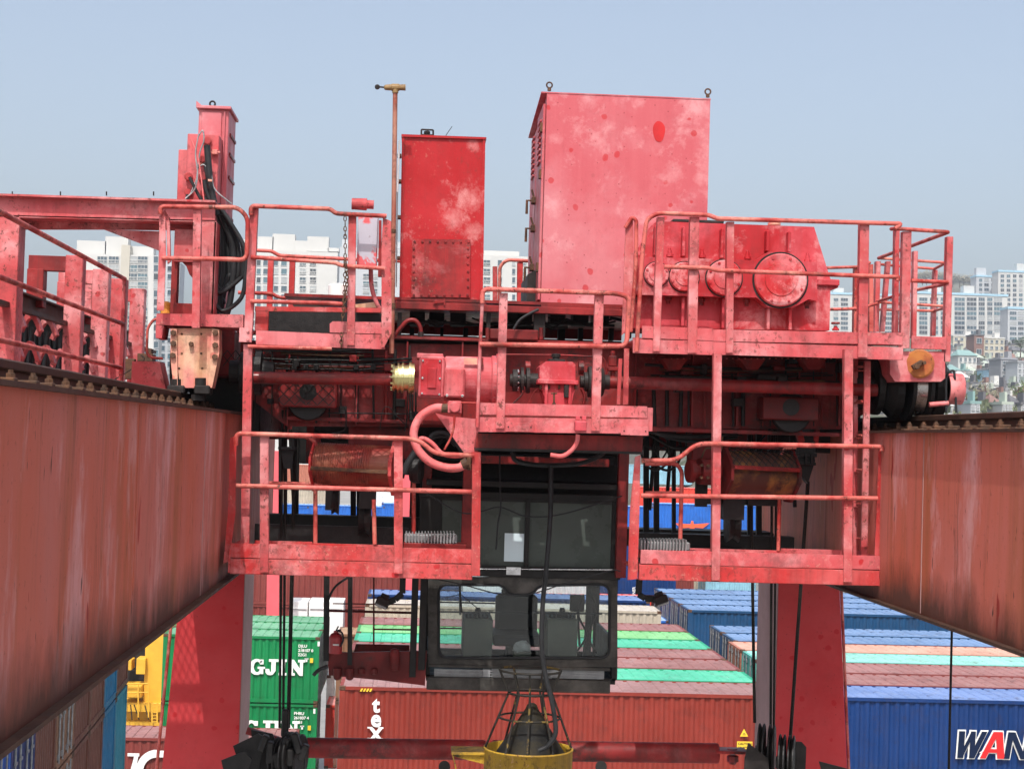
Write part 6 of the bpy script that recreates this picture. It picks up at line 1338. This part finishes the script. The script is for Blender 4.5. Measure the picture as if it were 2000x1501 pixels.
# --- rear left railing on the deck
rr_ = thing('deck_railing', 'rear railing across the deck behind the upper left platform', 'railing', P(600, 600, 16.2), 'rear railings')
Y = 16.2
for q in ((529, 500, 526, 600), (571, 505, 568, 604)): one(lambda m: post(m, *q, 11, Y), 'rail_post', M['lowred'], rr_)
one(lambda m: (rail(m, Y, [(480, 488), (530, 490), (545, 499), (700, 507), (790, 510)], .018, .03), rail(m, Y, [(465, 571), (530, 573), (545, 581), (640, 583), (790, 588)], .018, .03)), 'handrail', M['pinkrail'], rr_)
rr_ = thing('deck_railing', 'short rear railing between the two biggest cabinets', 'railing', P(1005, 605, 17), 'rear railings')
one(lambda m: (rail(m, 17, [(975, 603), (976, 520), (990, 507), (1040, 510)], .018, .06), rail(m, 17, [(960, 563), (1040, 566)], .016)), 'handrail', M['pinkrail'], rr_)
one(lambda m: (post(m, 1016, 512, 1015, 606, 11, 17), post(m, 967, 520, 967, 606, 9, 17.2)), 'rail_post', M['lowred'], rr_)
# --- left corner loop railing
lr = thing('corner_railing', 'railing with a rounded loop on the left corner in front of the cable bundle', 'railing', P(390, 640, 13.2), 'corner railings')
Y = 13.25
one(lambda m: (rail(m, Y-.03, [(313, 418), (314, 403), (385, 404), (465, 405), (484, 425), (482, 508), (450, 506), (316, 504)], .018, .12),), 'handrail', M['pinkrail'], lr)
one(lambda m: (m.prismp([(311, 424), (323, 408), (324, 500), (320, 606), (306, 606), (310, 500)], Y, .012), m.prismp([(321, 408), (331, 425), (333, 510), (327, 515), (325, 440)], Y+.02, .04)), 'rail_post', M['pinkpost'], lr)
one(lambda m: post(m, 385, 406, 382, 640, 15, Y-.015), 'rail_post', M['pinkpost'], lr)
# --- upper right platform
Y = 13.3
p = platform('access_platform', 'long pink access platform with scratched toe board in front of the hoist gearbox', 'platform', Y, (1500, 705))
one(lambda m: (slope_box(m, 1236, 662, 1392, 666, 27, Y-.012), slope_box(m, 1392, 667, 1764, 678, 25, Y), m.box(P(1236, 690, Y).x, P(1764, 690, Y).x, Y+.012, 14.25, P(1500, 676, Y).z, P(1500, 672, Y).z)), 'deck', M['pink'], p)
one(lambda m: (slope_box(m, 1254, 636, 1392, 641, 24, Y-.014), slope_box(m, 1392, 643, 1763, 650, 23, Y-.002), slope_box(m, 1236, 659, 1764, 670, 6, Y+.03)), 'toe_board', M['pink'], p)
for q in ((1291, 424, 1282, 686, 14), (1357, 424, 1352, 689, 18), (1427, 433, 1425, 689, 14), (1689, 437, 1685, 697, 18)):
    one(lambda m: post(m, *q, Y-.03), 'rail_post', M['pinkpost'], p)
one(lambda m: (rail(m, Y-.05, [(1243, 686), (1254, 500), (1263, 428), (1285, 416), (1385, 420), (1400, 427), (1762, 437), (1748, 446)], .018, .09), rail(m, Y-.05, [(1297, 521), (1385, 523), (1400, 528), (1756, 541), (1752, 548)], .018, .05)), 'handrail', M['pinkrail'], p)
one(lambda m: (m.prismp([(1222, 440), (1236, 425), (1238, 520), (1230, 640), (1214, 655), (1219, 520)], Y+.2, .012),), 'rail_post', M['pinkpost'], p)
one(lambda m: rail(m, Y+.18, [(1221, 445), (1234, 424), (1243, 430), (1242, 520), (1232, 648)], .016, .05), 'rear_rail', M['pinkrail'], p)
one(lambda m: (rail(m, 14.9, [(1610, 523), (1680, 521), (1700, 512)], .014, .03), rail(m, 14.9, [(1620, 604), (1680, 602), (1714, 592)], .014, .03), post(m, 1674, 520, 1672, 648, 9, 14.9), post(m, 1702, 516, 1702, 648, 8, 15.2)), 'rear_rail', M['pinkrail'], p)
one(lambda m: [m.tube(pp(Y+.3, (u, 700), (u+3, 700)), .004, 5) for u in range(1250, 1640, 12)], 'grating_bar', M['pinkrail'], p)
# --- right corner cage
p = platform('corner_cage', 'railed corner cage at the far right end of the trolley above the round rusty cap', 'platform', 13.5, (1805, 690), 'corner railings')
one(lambda m: m.boxp(1780, 657, 1849, 682, 13.48, .015, .003), 'toe_board', M['pink'], p)
for q in ((1772, 452, 1768, 680, 17, 13.46), (1856, 462, 1850, 706, 12, 13.5), (1753, 447, 1750, 652, 9, 13.9), (1789, 490, 1786, 660, 8, 14.3), (1716, 510, 1712, 648, 9, 15.6), (1828, 527, 1824, 656, 7, 16.4), (1736, 510, 1724, 648, 8, 15.8)):
    one(lambda m: post(m, *q), 'rail_post', M['pinkpost'], p)
one(lambda m: (rail(m, 13.5, [(1748, 446), (1740, 447), (1760, 447), (1853, 453), (1716, 504)], .016, .03, Ys=(13.9, 13.7, 13.45, 13.5, 15.7)),
               rail(m, 0, [(1716, 504), (1848, 513)], .014, Ys=(15.7, 15.7)), rail(m, 0, [(1716, 516), (1825, 525), (1850, 512)], .014, .02, Ys=(16.4, 16.4, 15.7)),
               rail(m, 0, [(1780, 548), (1852, 551)], .017, Ys=(13.46, 13.5)), rail(m, 0, [(1850, 554), (1780, 568), (1708, 590)], .014, .1, Ys=(13.5, 14.5, 15.7)),
               rail(m, 0, [(1716, 590), (1848, 598)], .014, Ys=(15.7, 15.7)), rail(m, 0, [(1700, 604), (1825, 607), (1848, 600)], .014, .02, Ys=(16.4, 16.4, 15.7))), 'handrail', M['pinkrail'], p)
# ================================================================ operator cab
cab = thing('operator_cab', 'grimy dark operator cab hanging in the middle under the trolley', 'crane cab', P(1015, 1350, 15.2))
YC, YD = 14.6, 16.1
def plate_hole(m, rect, inner, Y, d):
    u0, v0, u1, v1 = rect; cu = sum(u for u, _ in inner)/len(inner); cv = sum(v for _, v in inner)/len(inner)
    n = len(inner); out = []; sd = []
    for u, v in inner:
        dx, dy = u-cu, v-cv; ts = []
        if dx: ts.append((((u1 if dx > 0 else u0)-cu)/dx, 0 if dx > 0 else 1))
        if dy: ts.append((((v1 if dy > 0 else v0)-cv)/dy, 2 if dy > 0 else 3))
        t, s_ = min(x for x in ts if x[0] > 0); out.append((cu+dx*t, cv+dy*t)); sd.append(s_)
    for i in range(n):
        j = (i+1) % n; q = [inner[i], inner[j], out[j]]
        if sd[i] != sd[j]: q.append((u1 if 0 in (sd[i], sd[j]) else u0, v1 if 2 in (sd[i], sd[j]) else v0))
        q.append(out[i]); m.prismp(q, Y, d)
def rrect(u0, v0, u1, v1, r, n=5, notch=None):
    pts = []
    for cx, cy, a0 in ((u1-r, v1-r, 0), (u0+r, v1-r, 90), (u0+r, v0+r, 180), (u1-r, v0+r, 270)):
        for k in range(n+1):
            a = math.radians(a0+90*k/n); pts.append((cx+r*math.cos(a), cy+r*math.sin(a)))
        if notch and a0 == 180: pts += notch
    # extra points along long edges keep the ring quads tidy
    return pts
notch = [(975, 1142), (985, 1148), (992, 1156), (1003, 1161), (1030, 1161), (1042, 1156), (1050, 1148), (1060, 1143)]
one(lambda m: plate_hole(m, (836, 1126, 1206, 1302), rrect(857, 1141, 1190, 1284, 16, notch=notch), YC, .03), 'front_panel', M['cabgrey'], cab)
wn = one(lambda m: m.tube([P(u, v, YC-.004) for u, v in rrect(857, 1141, 1190, 1284, 16, notch=notch)], .012, 7, True), 'window_seal', M['rubber'], cab)
one(lambda m: m.prismp(rrect(858, 1142, 1189, 1283, 15, notch=notch), YC+.012, .006), 'front_window', M['glass'], cab)
one(lambda m: (m.boxp(836, 1300, 1192, 1306, YC-.01, .06, .003), m.boxp(833, 1325, 1192, 1350, YC-.03, .05, .006), m.boxp(1192, 1300, 1206, 1328, YC+.1, .2, .01)), 'bottom_sill', M['cabgrey'], cab)
one(lambda m: (m.boxp(848, 1306, 945, 1325, YC+.02, .01, 0), m.boxp(960, 1306, 1078, 1325, YC+.02, .01, 0), m.boxp(1090, 1306, 1180, 1325, YC+.02, .01, 0), [m.boxp(850, v, 1180, v+1.6, YC+.005, .01, 0) for v in (1310, 1315, 1320)]), 'lower_window', M['grey'], cab)
one(lambda m: (m.boxp(943, 1306, 958, 1322, YC-.0, .03, .004), m.boxp(1075, 1306, 1090, 1322, YC, .03, .004)), 'bracket', M['grey'], cab)
# body sides, floor, roof
xl, xr = P(836, 1200, YC).x, P(1206, 1200, YC).x; zb, zm, zt = P(1015, 1326, YC).z, P(1015, 1126, YC).z, P(1015, 965, YC).z
one(lambda m: (m.box(xl, xr, YC+.03, YD, zb-.03, zb+.02), m.box(xl, xl+.03, YC+.03, YD, zb, zb+.2), m.box(xr-.03, xr, YC+.03, YD, zb, zb+.35), m.box(xl, xl+.05, YC+.03, YC+.09, zb+.35, zm), m.box(xr-.05, xr, YC+.03, YC+.09, zb+.35, zm),
     m.box(xl, xl+.05, YD-.06, YD, zb, zt), m.box(xr-.05, xr, YD-.06, YD, zb, zt), m.box(xl, xr, YD-.04, YD, zb, zb+.07), m.box(xl, xr, YD-.04, YD, zm-.02, zt+.02), m.box(xl-.03, xl, YC+.1, YC+.9, zb+.0, zm, .004)), 'cab_body', M['cabdark'], cab)
one(lambda m: (m.box(xl-.05, xr+.03, YC-.06, YD+.05, zt+.06, zt+.11, .005)), 'roof', M['cabdark'], cab)
one(lambda m: (m.box(xl+.05, xr-.05, YD-.02, YD-.015, zb+.07, zm-.02)), 'rear_window', M['glass'], cab)
one(lambda m: (m.boxp(818, 1112, 1212, 1127, YC-.02, .1, .004), m.boxp(818, 962, 1214, 974, YC-.02, .1, .004), m.boxp(818, 962, 862, 1124, YC, .05, .004), m.boxp(1194, 966, 1212, 1124, YC, .05, .004), m.boxp(1025, 972, 1034, 1114, YC-.015, .05, .003),
     m.boxp(862, 974, 1196, 980, YC-.01, .03, .002), m.boxp(858, 1106, 1196, 1112, YC-.03, .03, .003)), 'upper_frame', M['cabdark'], cab)
one(lambda m: m.tube(pp(YC-.03, (860, 1110), (1196, 1112)), .006, 6), 'wiper_rail', M['steel'], cab)
one(lambda m: (m.boxp(862, 974, 1027, 1112, YC+.02, .01, 0), m.boxp(1033, 976, 1194, 1112, YC+.02, .01, 0)), 'upper_window', plain('dusty_green_grey_pane', (.065, .078, .07, 1), .3, 0, .12, 3, 0, .3, (.06, .07, .06, 1)), cab)
one(lambda m: m.boxp(985, 1041, 1023, 1096, YC+.0, .004, 0), 'paper_sheet', M['paper'], cab)
one(lambda m: m.boxp(989, 1107, 1017, 1122, YC-.035, .004, 0), 'paper_note', M['cloth'], cab)
# inside of the cab
for u0, u1 in ((905, 962), (1068, 1128)):
    k = one(lambda m: m.boxp(u0, 1208, u1, 1284, YC+.25, .6, .01), 'console', M['beige'], cab)
    one(lambda m: [m.cyl(P(u, 1208, YC+.35), P(u, 1198, YC+.35), .012, 8) for u in range(u0+6, u1-4, 8)]+[m.lathe(P((u0+u1)/2, 1208, YC+.5), P((u0+u1)/2, 1188, YC+.5), [(0, .015), (.06, .012), (.07, .03), (.1, .02)], 10)], 'control_lever', M['seat'], k)
one(lambda m: (m.boxp(968, 1160, 1050, 1238, YC+.9, .14, .05), m.boxp(980, 1148, 1040, 1175, YC+.92, .1, .04), m.boxp(962, 1240, 1058, 1262, YC+.4, .6, .04), m.boxp(990, 1262, 1030, 1290, YC+.6, .3, .01)), 'seat', M['seat'], cab)
one(lambda m: (m.boxp(1114, 1162, 1142, 1194, YC+.5, .08, .008), m.bar(P(1128, 1194, YC+.54), P(1132, 1260, YC+.54), .02, .02), m.boxp(1090, 1196, 1110, 1206, YC+.3, .06, .01)), 'monitor', M['dark'], cab)
one(lambda m: (m.boxp(1144, 1144, 1156, 1282, YC+.35, .05, .004), m.tube(spl(pp(YC+.3, (1140, 1160), (1130, 1200), (1145, 1240), (1120, 1280))), .01, 6), m.tube(spl(pp(YC+.3, (1150, 1150), (1165, 1190), (1150, 1240), (1165, 1275))), .01, 6), m.prismp([(1150, 1144), (1166, 1144), (1150, 1284), (1138, 1284)], YC+.8, .04)), 'cab_pillar', M['dark'], cab)
one(lambda m: (m.tube(pp(YC+.06, (858, 1194), (1176, 1198)), .008, 6), m.tube(pp(YC+.06, (898, 1143), (899, 1200)), .010, 6), m.tube(pp(YD-.1, (858, 1175), (990, 1178)), .008, 6), m.tube(pp(YD-.1, (858, 1226), (925, 1227)), .008, 6)), 'guard_bar', M['seat'], cab)
def rag(m):
    c = P(1020, 1264, YC+.22); r0 = random.Random(4); n = 14; vs = []; k = 8
    for j in range(k+1):
        for i in range(n):
            t = math.pi*j/k; a = 2*math.pi*i/n; s_ = 1+r0.uniform(-.28, .28); vs.append(c+Vector((.075*math.sin(t)*math.cos(a)*s_, .05*math.sin(t)*math.sin(a)*s_, .055*math.cos(t)*s_)))
    m.add(vs, [(j*n+i, j*n+(i+1) % n, (j+1)*n+(i+1) % n, (j+1)*n+i) for j in range(k) for i in range(n)])
one(lambda m: (m.bar(P(898, 1140, YC-.02), P(902, 1196, YC-.02), .012, .012), m.tube(pp(YC-.015, (870, 1166), (900, 1160), (936, 1190)), .004, 5)), 'wiper', M['rubber'], cab)
one(rag, 'rag', M['cloth'], label='crumpled white rag on a box inside the cab window', cat='rag')
one(lambda m: m.boxp(1003, 1272, 1037, 1284, YC+.18, .15, .004), 'small_box', M['beige'], cab)
one(lambda m: m.boxp(1150, 1165, 1185, 1200, YC+.5, .01, 0), 'sheet', M['paper'], cab) if False else None
# dark box above the cab (trolley underside housing)
ub = thing('cab_support', 'black steel support frame between the trolley and the cab roof', 'support frame', P(1020, 965, 15))
one(lambda m: (m.boxp(832, 905, 1206, 962, 15.3, .05, .0), m.boxp(836, 886, 1202, 905, 15.0, .4, .01)), 'support_panel', M['black'], ub)
one(lambda m: (m.boxp(826, 868, 844, 965, 14.7, .1, .004), m.boxp(1206, 880, 1226, 1128, 14.5, .1, .004), m.boxp(902, 905, 922, 1125, 14.35, .06, .004), m.boxp(940, 893, 1190, 908, 14.3, .08, .004)), 'support_post', M['oily'], ub)
# ================================================================ small balcony left of the cab
bl = thing('balcony', 'small dark red balcony with a fire extinguisher left of the cab', 'balcony', P(735, 1335, 14.6))
Y = 14.5
one(lambda m: (m.prismp([(640, 1274), (835, 1270), (832, 1300), (830, 1338), (740, 1327), (642, 1318)], Y, .03), m.box(P(640, 1290, Y).x, P(832, 1290, Y).x, Y+.03, Y+.9, P(735, 1304, Y).z, P(735, 1300, Y).z)), 'floor', M['balc'], bl)
one(lambda m: m.prismp([(695, 1257), (800, 1259), (800, 1278), (690, 1276)], Y+.7, .02), 'rear_toe_board', M['balc'], bl)
one(lambda m: (post(m, 638, 1118, 637, 1290, 11, Y-.02, .03), post(m, 684, 1118, 683, 1298, 9, Y-.02, .03)), 'post', M['black'], bl)
one(lambda m: (m.boxp(802, 1118, 815, 1322, Y-.01, .06, .004), m.boxp(819, 1122, 833, 1308, Y-.04, .06, .006)), 'pillar', M['cabdark'], bl)
one(lambda m: (m.tube(pp(Y+.7, (640, 1192), (806, 1196)), .011, 8), m.tube(pp(Y+.7, (730, 1120), (730, 1274)), .008, 6), m.tube(pp(Y+.7, (730, 1228), (806, 1229)), .008, 6), m.tube(pp(Y+.7, (650, 1178), (806, 1180)), .006, 6)), 'rail', M['balc'], bl)
one(lambda m: [(m.lathe(P(u, 1304, Y-.03), P(u, 1330, Y-.03), [(0, .036), (.07, .036), (.09, .03), (.10, .016)], 14)) for u in (659, 683)]+[m.lathe(P(u, 1305, Y-.03), P(u, 1315, Y-.03), [(0, .03), (.04, .03), (.045, .02)], 12) for u in (706, 731)], 'cable_gland', M['balc'], bl)
one(lambda m: m.lathe(P(771, 1309, Y-.05), P(771, 1266, Y-.05), [(0, .02), (.01, .04), (.06, .044), (.15, .044), (.18, .035), (.19, .01)], 18), 'gong', M['balc'], bl)
fe = thing('fire_extinguisher', 'dark red fire extinguisher standing on the small balcony', 'fire extinguisher', P(656, 1276, 14.4))
one(lambda m: m.lathe(P(655, 1275, 14.4), P(656, 1235, 14.4), [(0, .052), (.005, .056), (.135, .056), (.16, .045), (.175, .02), (.19, .018)], 24), 'cylinder', M['ext'], fe)
one(lambda m: (m.bar(P(656, 1232, 14.4), P(661, 1222, 14.4), .012, .012), m.bar(P(656, 1231, 14.4), P(666, 1229, 14.4), .012, .012), m.tube(spl(pp(14.36, (659, 1231), (668, 1235), (670, 1250), (664, 1262))), .008, 7)), 'handle', M['seat'], fe)
one(lambda m: m.boxp(650, 1257, 662, 1260, 14.335, .004, 0), 'gauge_label', M['cloth'], fe)
def flood(lab, pts, hp):
    t = thing('floodlight', lab, 'floodlight', P(hp[0], hp[1]+14, 13.9), 'floodlights')
    one(lambda m: [m.bar(P(*a, 13.9), P(*b, 13.9), .05, .035, .004) for a, b in zip(pts, pts[1:])], 'arm', M['black'], t)
    c = P(hp[0], hp[1], 13.85); s_ = hp[2]; a = Vector((s_*.35, -.25, -.9)).normalized(); b = Vector((.93, 0, .35*s_)).normalized(); b = (b-b.dot(a)*a).normalized(); d = a.cross(b)
    one(lambda m: (m.obox(c, (b, d, a), (.055, .05, .035), .01), m.obox(c-a*.05, (b, d, a), (.035, .035, .02), .006)), 'lamp_housing', M['dark'], t)
    one(lambda m: m.obox(c+a*.036, (b, d, a), (.045, .042, .003)), 'lens', M['grey'], t)
flood('floodlight on a bent arm under the lower left platform', [(787, 1122), (786, 1158), (772, 1170), (757, 1176)], (747, 1176, -1))
flood('floodlight on a bent arm under the lower right platform', [(1249, 1130), (1247, 1160), (1260, 1168), (1280, 1170)], (1291, 1172, 1))
for lab, u0, u1, v in (('finned grey lamp housing on the lower left platform beside the cab', 790, 893, 1052), ('finned grey lamp housing on the lower right platform beside the cab', 1250, 1348, 1066)):
    t = thing('work_lamp', lab, 'work lamp', P((u0+u1)/2, v+12, 14.0), 'finned work lamps')
    one(lambda m: (m.boxp(u0, v-8, u1, v+8, 14.05, .22, .008)), 'lamp_housing', M['grey'], t)
    one(lambda m: [m.boxp(u, v-12, u+2.2, v+9, 13.99, .28, .0) for u in [u0+2+k*6.2 for k in range(int((u1-u0)/6.2))]], 'fin', M['grey'], t)
    one(lambda m: m.boxp(u0-2, v+9, u1+18, v+24, 13.98, .25, .006), 'base_bracket', M['oily'], t)
# ================================================================ ropes, head block, cable basket
def rope(lab, Y0, a, Y1, b, r=.012):
    one(lambda m: m.tube([P(*a, Y0), P(*b, Y1)], r, 8), 'hoist_rope', ROPE, label=lab, cat='hoist rope', group='hoist ropes')
ROPE = plain('greasy_wire_rope', (.018, .015, .013, 1), .45, .3, .5, 60, .6)
rope('leftmost of the three left hoist ropes', 14.3, (552, 800), 14.7, (546, 1420), .011)
rope('middle one of the three left hoist ropes', 14.3, (559, 800), 14.7, (553, 1420), .011)
rope('rightmost and thickest of the three left hoist ropes', 14.35, (577, 842), 14.7, (563, 1420), .017)
rope('hoist rope left of the right leg, ending at the first right pulley', 14.4, (1465, 840), 14.7, (1474, 1410), .014)
rope('hoist rope hanging against the pale edge of the right leg', 14.6, (1508, 840), 14.9, (1505, 1440), .012)
rope('thinner hoist rope close right of the one on the pale leg edge', 14.6, (1517, 840), 14.9, (1511, 1440), .010)
rope('slanting hoist rope crossing the red face of the right leg', 14.5, (1578, 940), 14.8, (1543, 1450), .016)
one(lambda m: m.tube([(4.3, 13.3, GB-.02), (4.3, 13.3, -5)], .010, 8), 'hanging_rope', ROPE, label='single thin rope hanging below the right girder in front of the navy container', cat='rope')
sb = thing('rope_block', 'black rope socket block hanging above the right leg', 'rope block', P(1575, 945, 14.4), 'rope blocks')
one(lambda m: (m.prismp([(1562, 845), (1588, 845), (1592, 900), (1578, 944), (1566, 930), (1558, 890)], 14.4, .1), m.boxp(1560, 884, 1596, 892, 14.36, .15, .004), m.boxp(1560, 902, 1594, 908, 14.36, .15, .004), m.boxp(1572, 884, 1576, 908, 14.34, .03, .002), m.boxp(1584, 884, 1588, 908, 14.34, .03, .002)), 'block_body', M['black'], sb)
one(lambda m: (m.prismp([(1553, 832), (1566, 836), (1572, 862), (1560, 868)], 14.38, .05), m.prismp([(1594, 832), (1602, 836), (1598, 868), (1590, 858)], 14.38, .05)), 'shackle', M['lowred'], sb)
sb = thing('rope_block', 'black rope socket block hanging at the left above the leftmost hoist ropes', 'rope block', P(560, 900, 14.25), 'rope blocks')
one(lambda m: (m.boxp(543, 850, 577, 856, 14.2, .12, .003), m.boxp(543, 872, 577, 878, 14.2, .12, .003), m.boxp(545, 850, 550, 878, 14.2, .02), m.boxp(570, 850, 575, 878, 14.2, .02), m.prismp([(548, 878), (574, 878), (568, 915), (555, 915)], 14.25, .06)), 'block_body', M['black'], sb)
hb = thing('head_block', 'dark red spreader head block with a long round tube and black pulleys at both ends', 'spreader head block', P(1000, 1501, 14.8))
one(lambda m: m.lathe(P(598, 1459, 14.8), P(1403, 1470, 14.8), [(0, .08), (.01, .088), ((P(1403, 1470, 14.8)-P(598, 1459, 14.8)).length-.01, .088), ((P(1403, 1470, 14.8)-P(598, 1459, 14.8)).length, .08)], 40), 'tube_beam', M['inner'], hb)
one(lambda m: (m.boxp(1400, 1466, 1462, 1472, 14.7, .2, .004), m.lathe(P(1430, 1466, 14.8), P(1430, 1460, 14.8), [(0, .07), (.012, .065), (.014, .05), (.025, .045)], 24), m.lathe(P(1431, 1473, 14.8), P(1431, 1492, 14.8), [(0, .03), (.01, .05), (.06, .05), (.062, .03), (.08, .03)], 6)), 'pin_lug', M['oily'], hb)
def pulley(u, v, Y, r, nm='pulley'):
    c = P(u, v, Y); ax = Vector((.965, -.26, 0)).normalized()
    o = one(lambda m: (m.lathe(c, c+ax, [(0, r*.92), (.006, r), (.016, r), (.03, r*.84), (.044, r), (.054, r), (.06, r*.92)], 36), m.lathe(c-ax*.02, c, [(0, .05), (.02, .06)], 16)), nm, M['black'], hb)
for u, v, Y in ((1480, 1466, 14.6), (1500, 1468, 14.65), (1520, 1488, 14.35), (1538, 1490, 14.4)): pulley(u, v, Y, .24)
for u, v, Y in ((576, 1478, 14.5), (556, 1474, 14.4), (536, 1486, 14.45)): pulley(u, v, Y, .20)
one(lambda m: (m.prismp([(1462, 1450), (1500, 1480), (1506, 1540), (1452, 1540), (1455, 1480)], 14.3, .02), m.prismp([(1546, 1447), (1566, 1448), (1575, 1458), (1572, 1540), (1540, 1540)], 14.55, .02), m.prismp([(1600, 1486), (1655, 1500), (1655, 1530), (1612, 1530)], 14.4, .02)), 'guard_plate', M['dark'], hb)
one(lambda m: (m.prismp([(455, 1456), (505, 1432), (518, 1440), (500, 1520), (470, 1500)], 14.35, .02), m.prismp([(432, 1484), (478, 1466), (492, 1482), (478, 1520), (440, 1520)], 14.2, .02), m.prismp([(490, 1424), (532, 1432), (542, 1452), (530, 1520), (500, 1520)], 14.5, .02), m.prismp([(516, 1462), (590, 1436), (598, 1470), (590, 1540), (520, 1540)], 14.55, .1), m.boxp(549, 1385, 563, 1440, 14.6, .08, .02), m.boxp(572, 1440, 596, 1520, 14.62, .1, .03)), 'guard_plate', M['black'], hb)
one(lambda m: [m.obox(P(515+13*k, 1450+9*((k*7) % 5), 14.3), (Vector((.9, .1, .3*(k % 3-1))).normalized(), Vector((0, 1, 0)), Vector((-.3*(k % 3-1), 0, .9)).normalized()), (.03, .05, .07+.02*(k % 2)), .012) for k in range(7)], 'rope_socket', M['black'], hb)
one(lambda m: m.bar(P(482, 1425, 14.9), P(560, 1450, 14.9), .06, .05), 'stay', M['inner'], hb)
one(lambda m: [m.lathe(P(u, 1496, 14.6), P(u, 1496, 14.68), [(0, .04), (.0, .05), (.08, .05)], 20) for u in (868, 1174)], 'eye', M['black'], hb)
bk = thing('cable_basket', 'worn yellow cable basket with black cone and wire frame, below the cab', 'cable basket', P(1032, 1501, 14.3))
YK = 14.25
def hring(m, u, v, rpx, r, Y=YK):
    c = P(u, v, Y); k = rpx/FPX*Y; m.tube([c+Vector((k*math.cos(a), k*math.sin(a), 0)) for a in [i*math.pi/18 for i in range(36)]], r, 7, True); return c, k
m_ = MB(); rg_ = [hring(m_, 1036, 1308, 60, .010), hring(m_, 1036, 1352, 42, .010), hring(m_, 1034, 1400, 59, .009)]
rt = [P(1036, 1308, YK), P(1036, 1352, YK), P(1032, 1462, YK)]; rk = [60/FPX*YK, 42/FPX*YK, 85/FPX*YK]
for a in [math.radians(q) for q in (0, 60, 120, 180, 235, 265, 300)]:
    if a in (): pass
    m_.tube([rt[i]+Vector((rk[i]*math.cos(a), rk[i]*math.sin(a), 0)) for i in range(3)], .010, 7)
m_.build('wire_frame', paint('black_yellow_wire', (.02, .018, .015, 1), (.16, .11, .03, 1), grime=.6, rust=.5, fade=(.58, .62), fs=6), bk)
c = P(1032, 1462, YK); k = 86/FPX*YK
one(lambda m: (m.lathe(c, c-Vector((0, 0, 1)), [(-.012, k-.012), (0, k+.005), (.012, k+.003), (.014, k), (.6, k)], 48, False),), 'pail', M['yellow'], bk) if False else None
def pail(m):
    n = 48; prof = [(-.55, k), (0, k), (0, k+.006), (.015, k+.006), (.015, k-.01), (-.5, k-.012)]; vs = []
    for z, r_ in prof: vs += [c+Vector((r_*math.cos(2*math.pi*i/n), r_*math.sin(2*math.pi*i/n), z)) for i in range(n)]
    m.add(vs, [(j*n+i, j*n+(i+1) % n, (j+1)*n+(i+1) % n, (j+1)*n+i) for j in range(len(prof)-1) for i in range(n)], True)
one(pail, 'pail', M['yellow'], bk)
one(lambda m: m.lathe(P(1036, 1476, YK), P(1036, 1476, YK)+Vector((0, 0, 1)), [(0, .31), (.40, .052), (.43, .042), (.445, .02)], 40, True), 'cone', plain('black_yellow_cone', (.010, .010, .010, 1), .7, 0, .5, 8, .1, .25, (.09, .065, .015, 1)), bk)
one(lambda m: (m.prismp([(883, 1472), (948, 1469), (948, 1492), (886, 1476)], YK, .25), m.boxp(882, 1469, 950, 1474, YK-.03, .3, .003), m.tube(spl(pp(YK-.02, (884, 1474), (888, 1488), (892, 1510))), .006, 6)), 'spout', M['yellow'], bk)
# ================================================================ spring haze: one closed box of thin air round everything
hv = MB(); hv.box(-900, 1500, -30, 1950, GZ-1, 190)
hzm = bpy.data.materials.new('thin_haze'); hzm.use_nodes = True; n_ = hzm.node_tree.nodes; n_.remove(n_['Principled BSDF'])
pv = n_.new('ShaderNodeVolumePrincipled'); pv.inputs['Color'].default_value = (.80, .88, .97, 1); pv.inputs['Density'].default_value = .0003; pv.inputs['Anisotropy'].default_value = .2
hzm.node_tree.links.new(pv.outputs[0], n_['Material Output'].inputs['Volume'])
tag(hv.build('haze', hzm, kind='stuff'), 'thin pale spring haze over the harbour', 'haze')
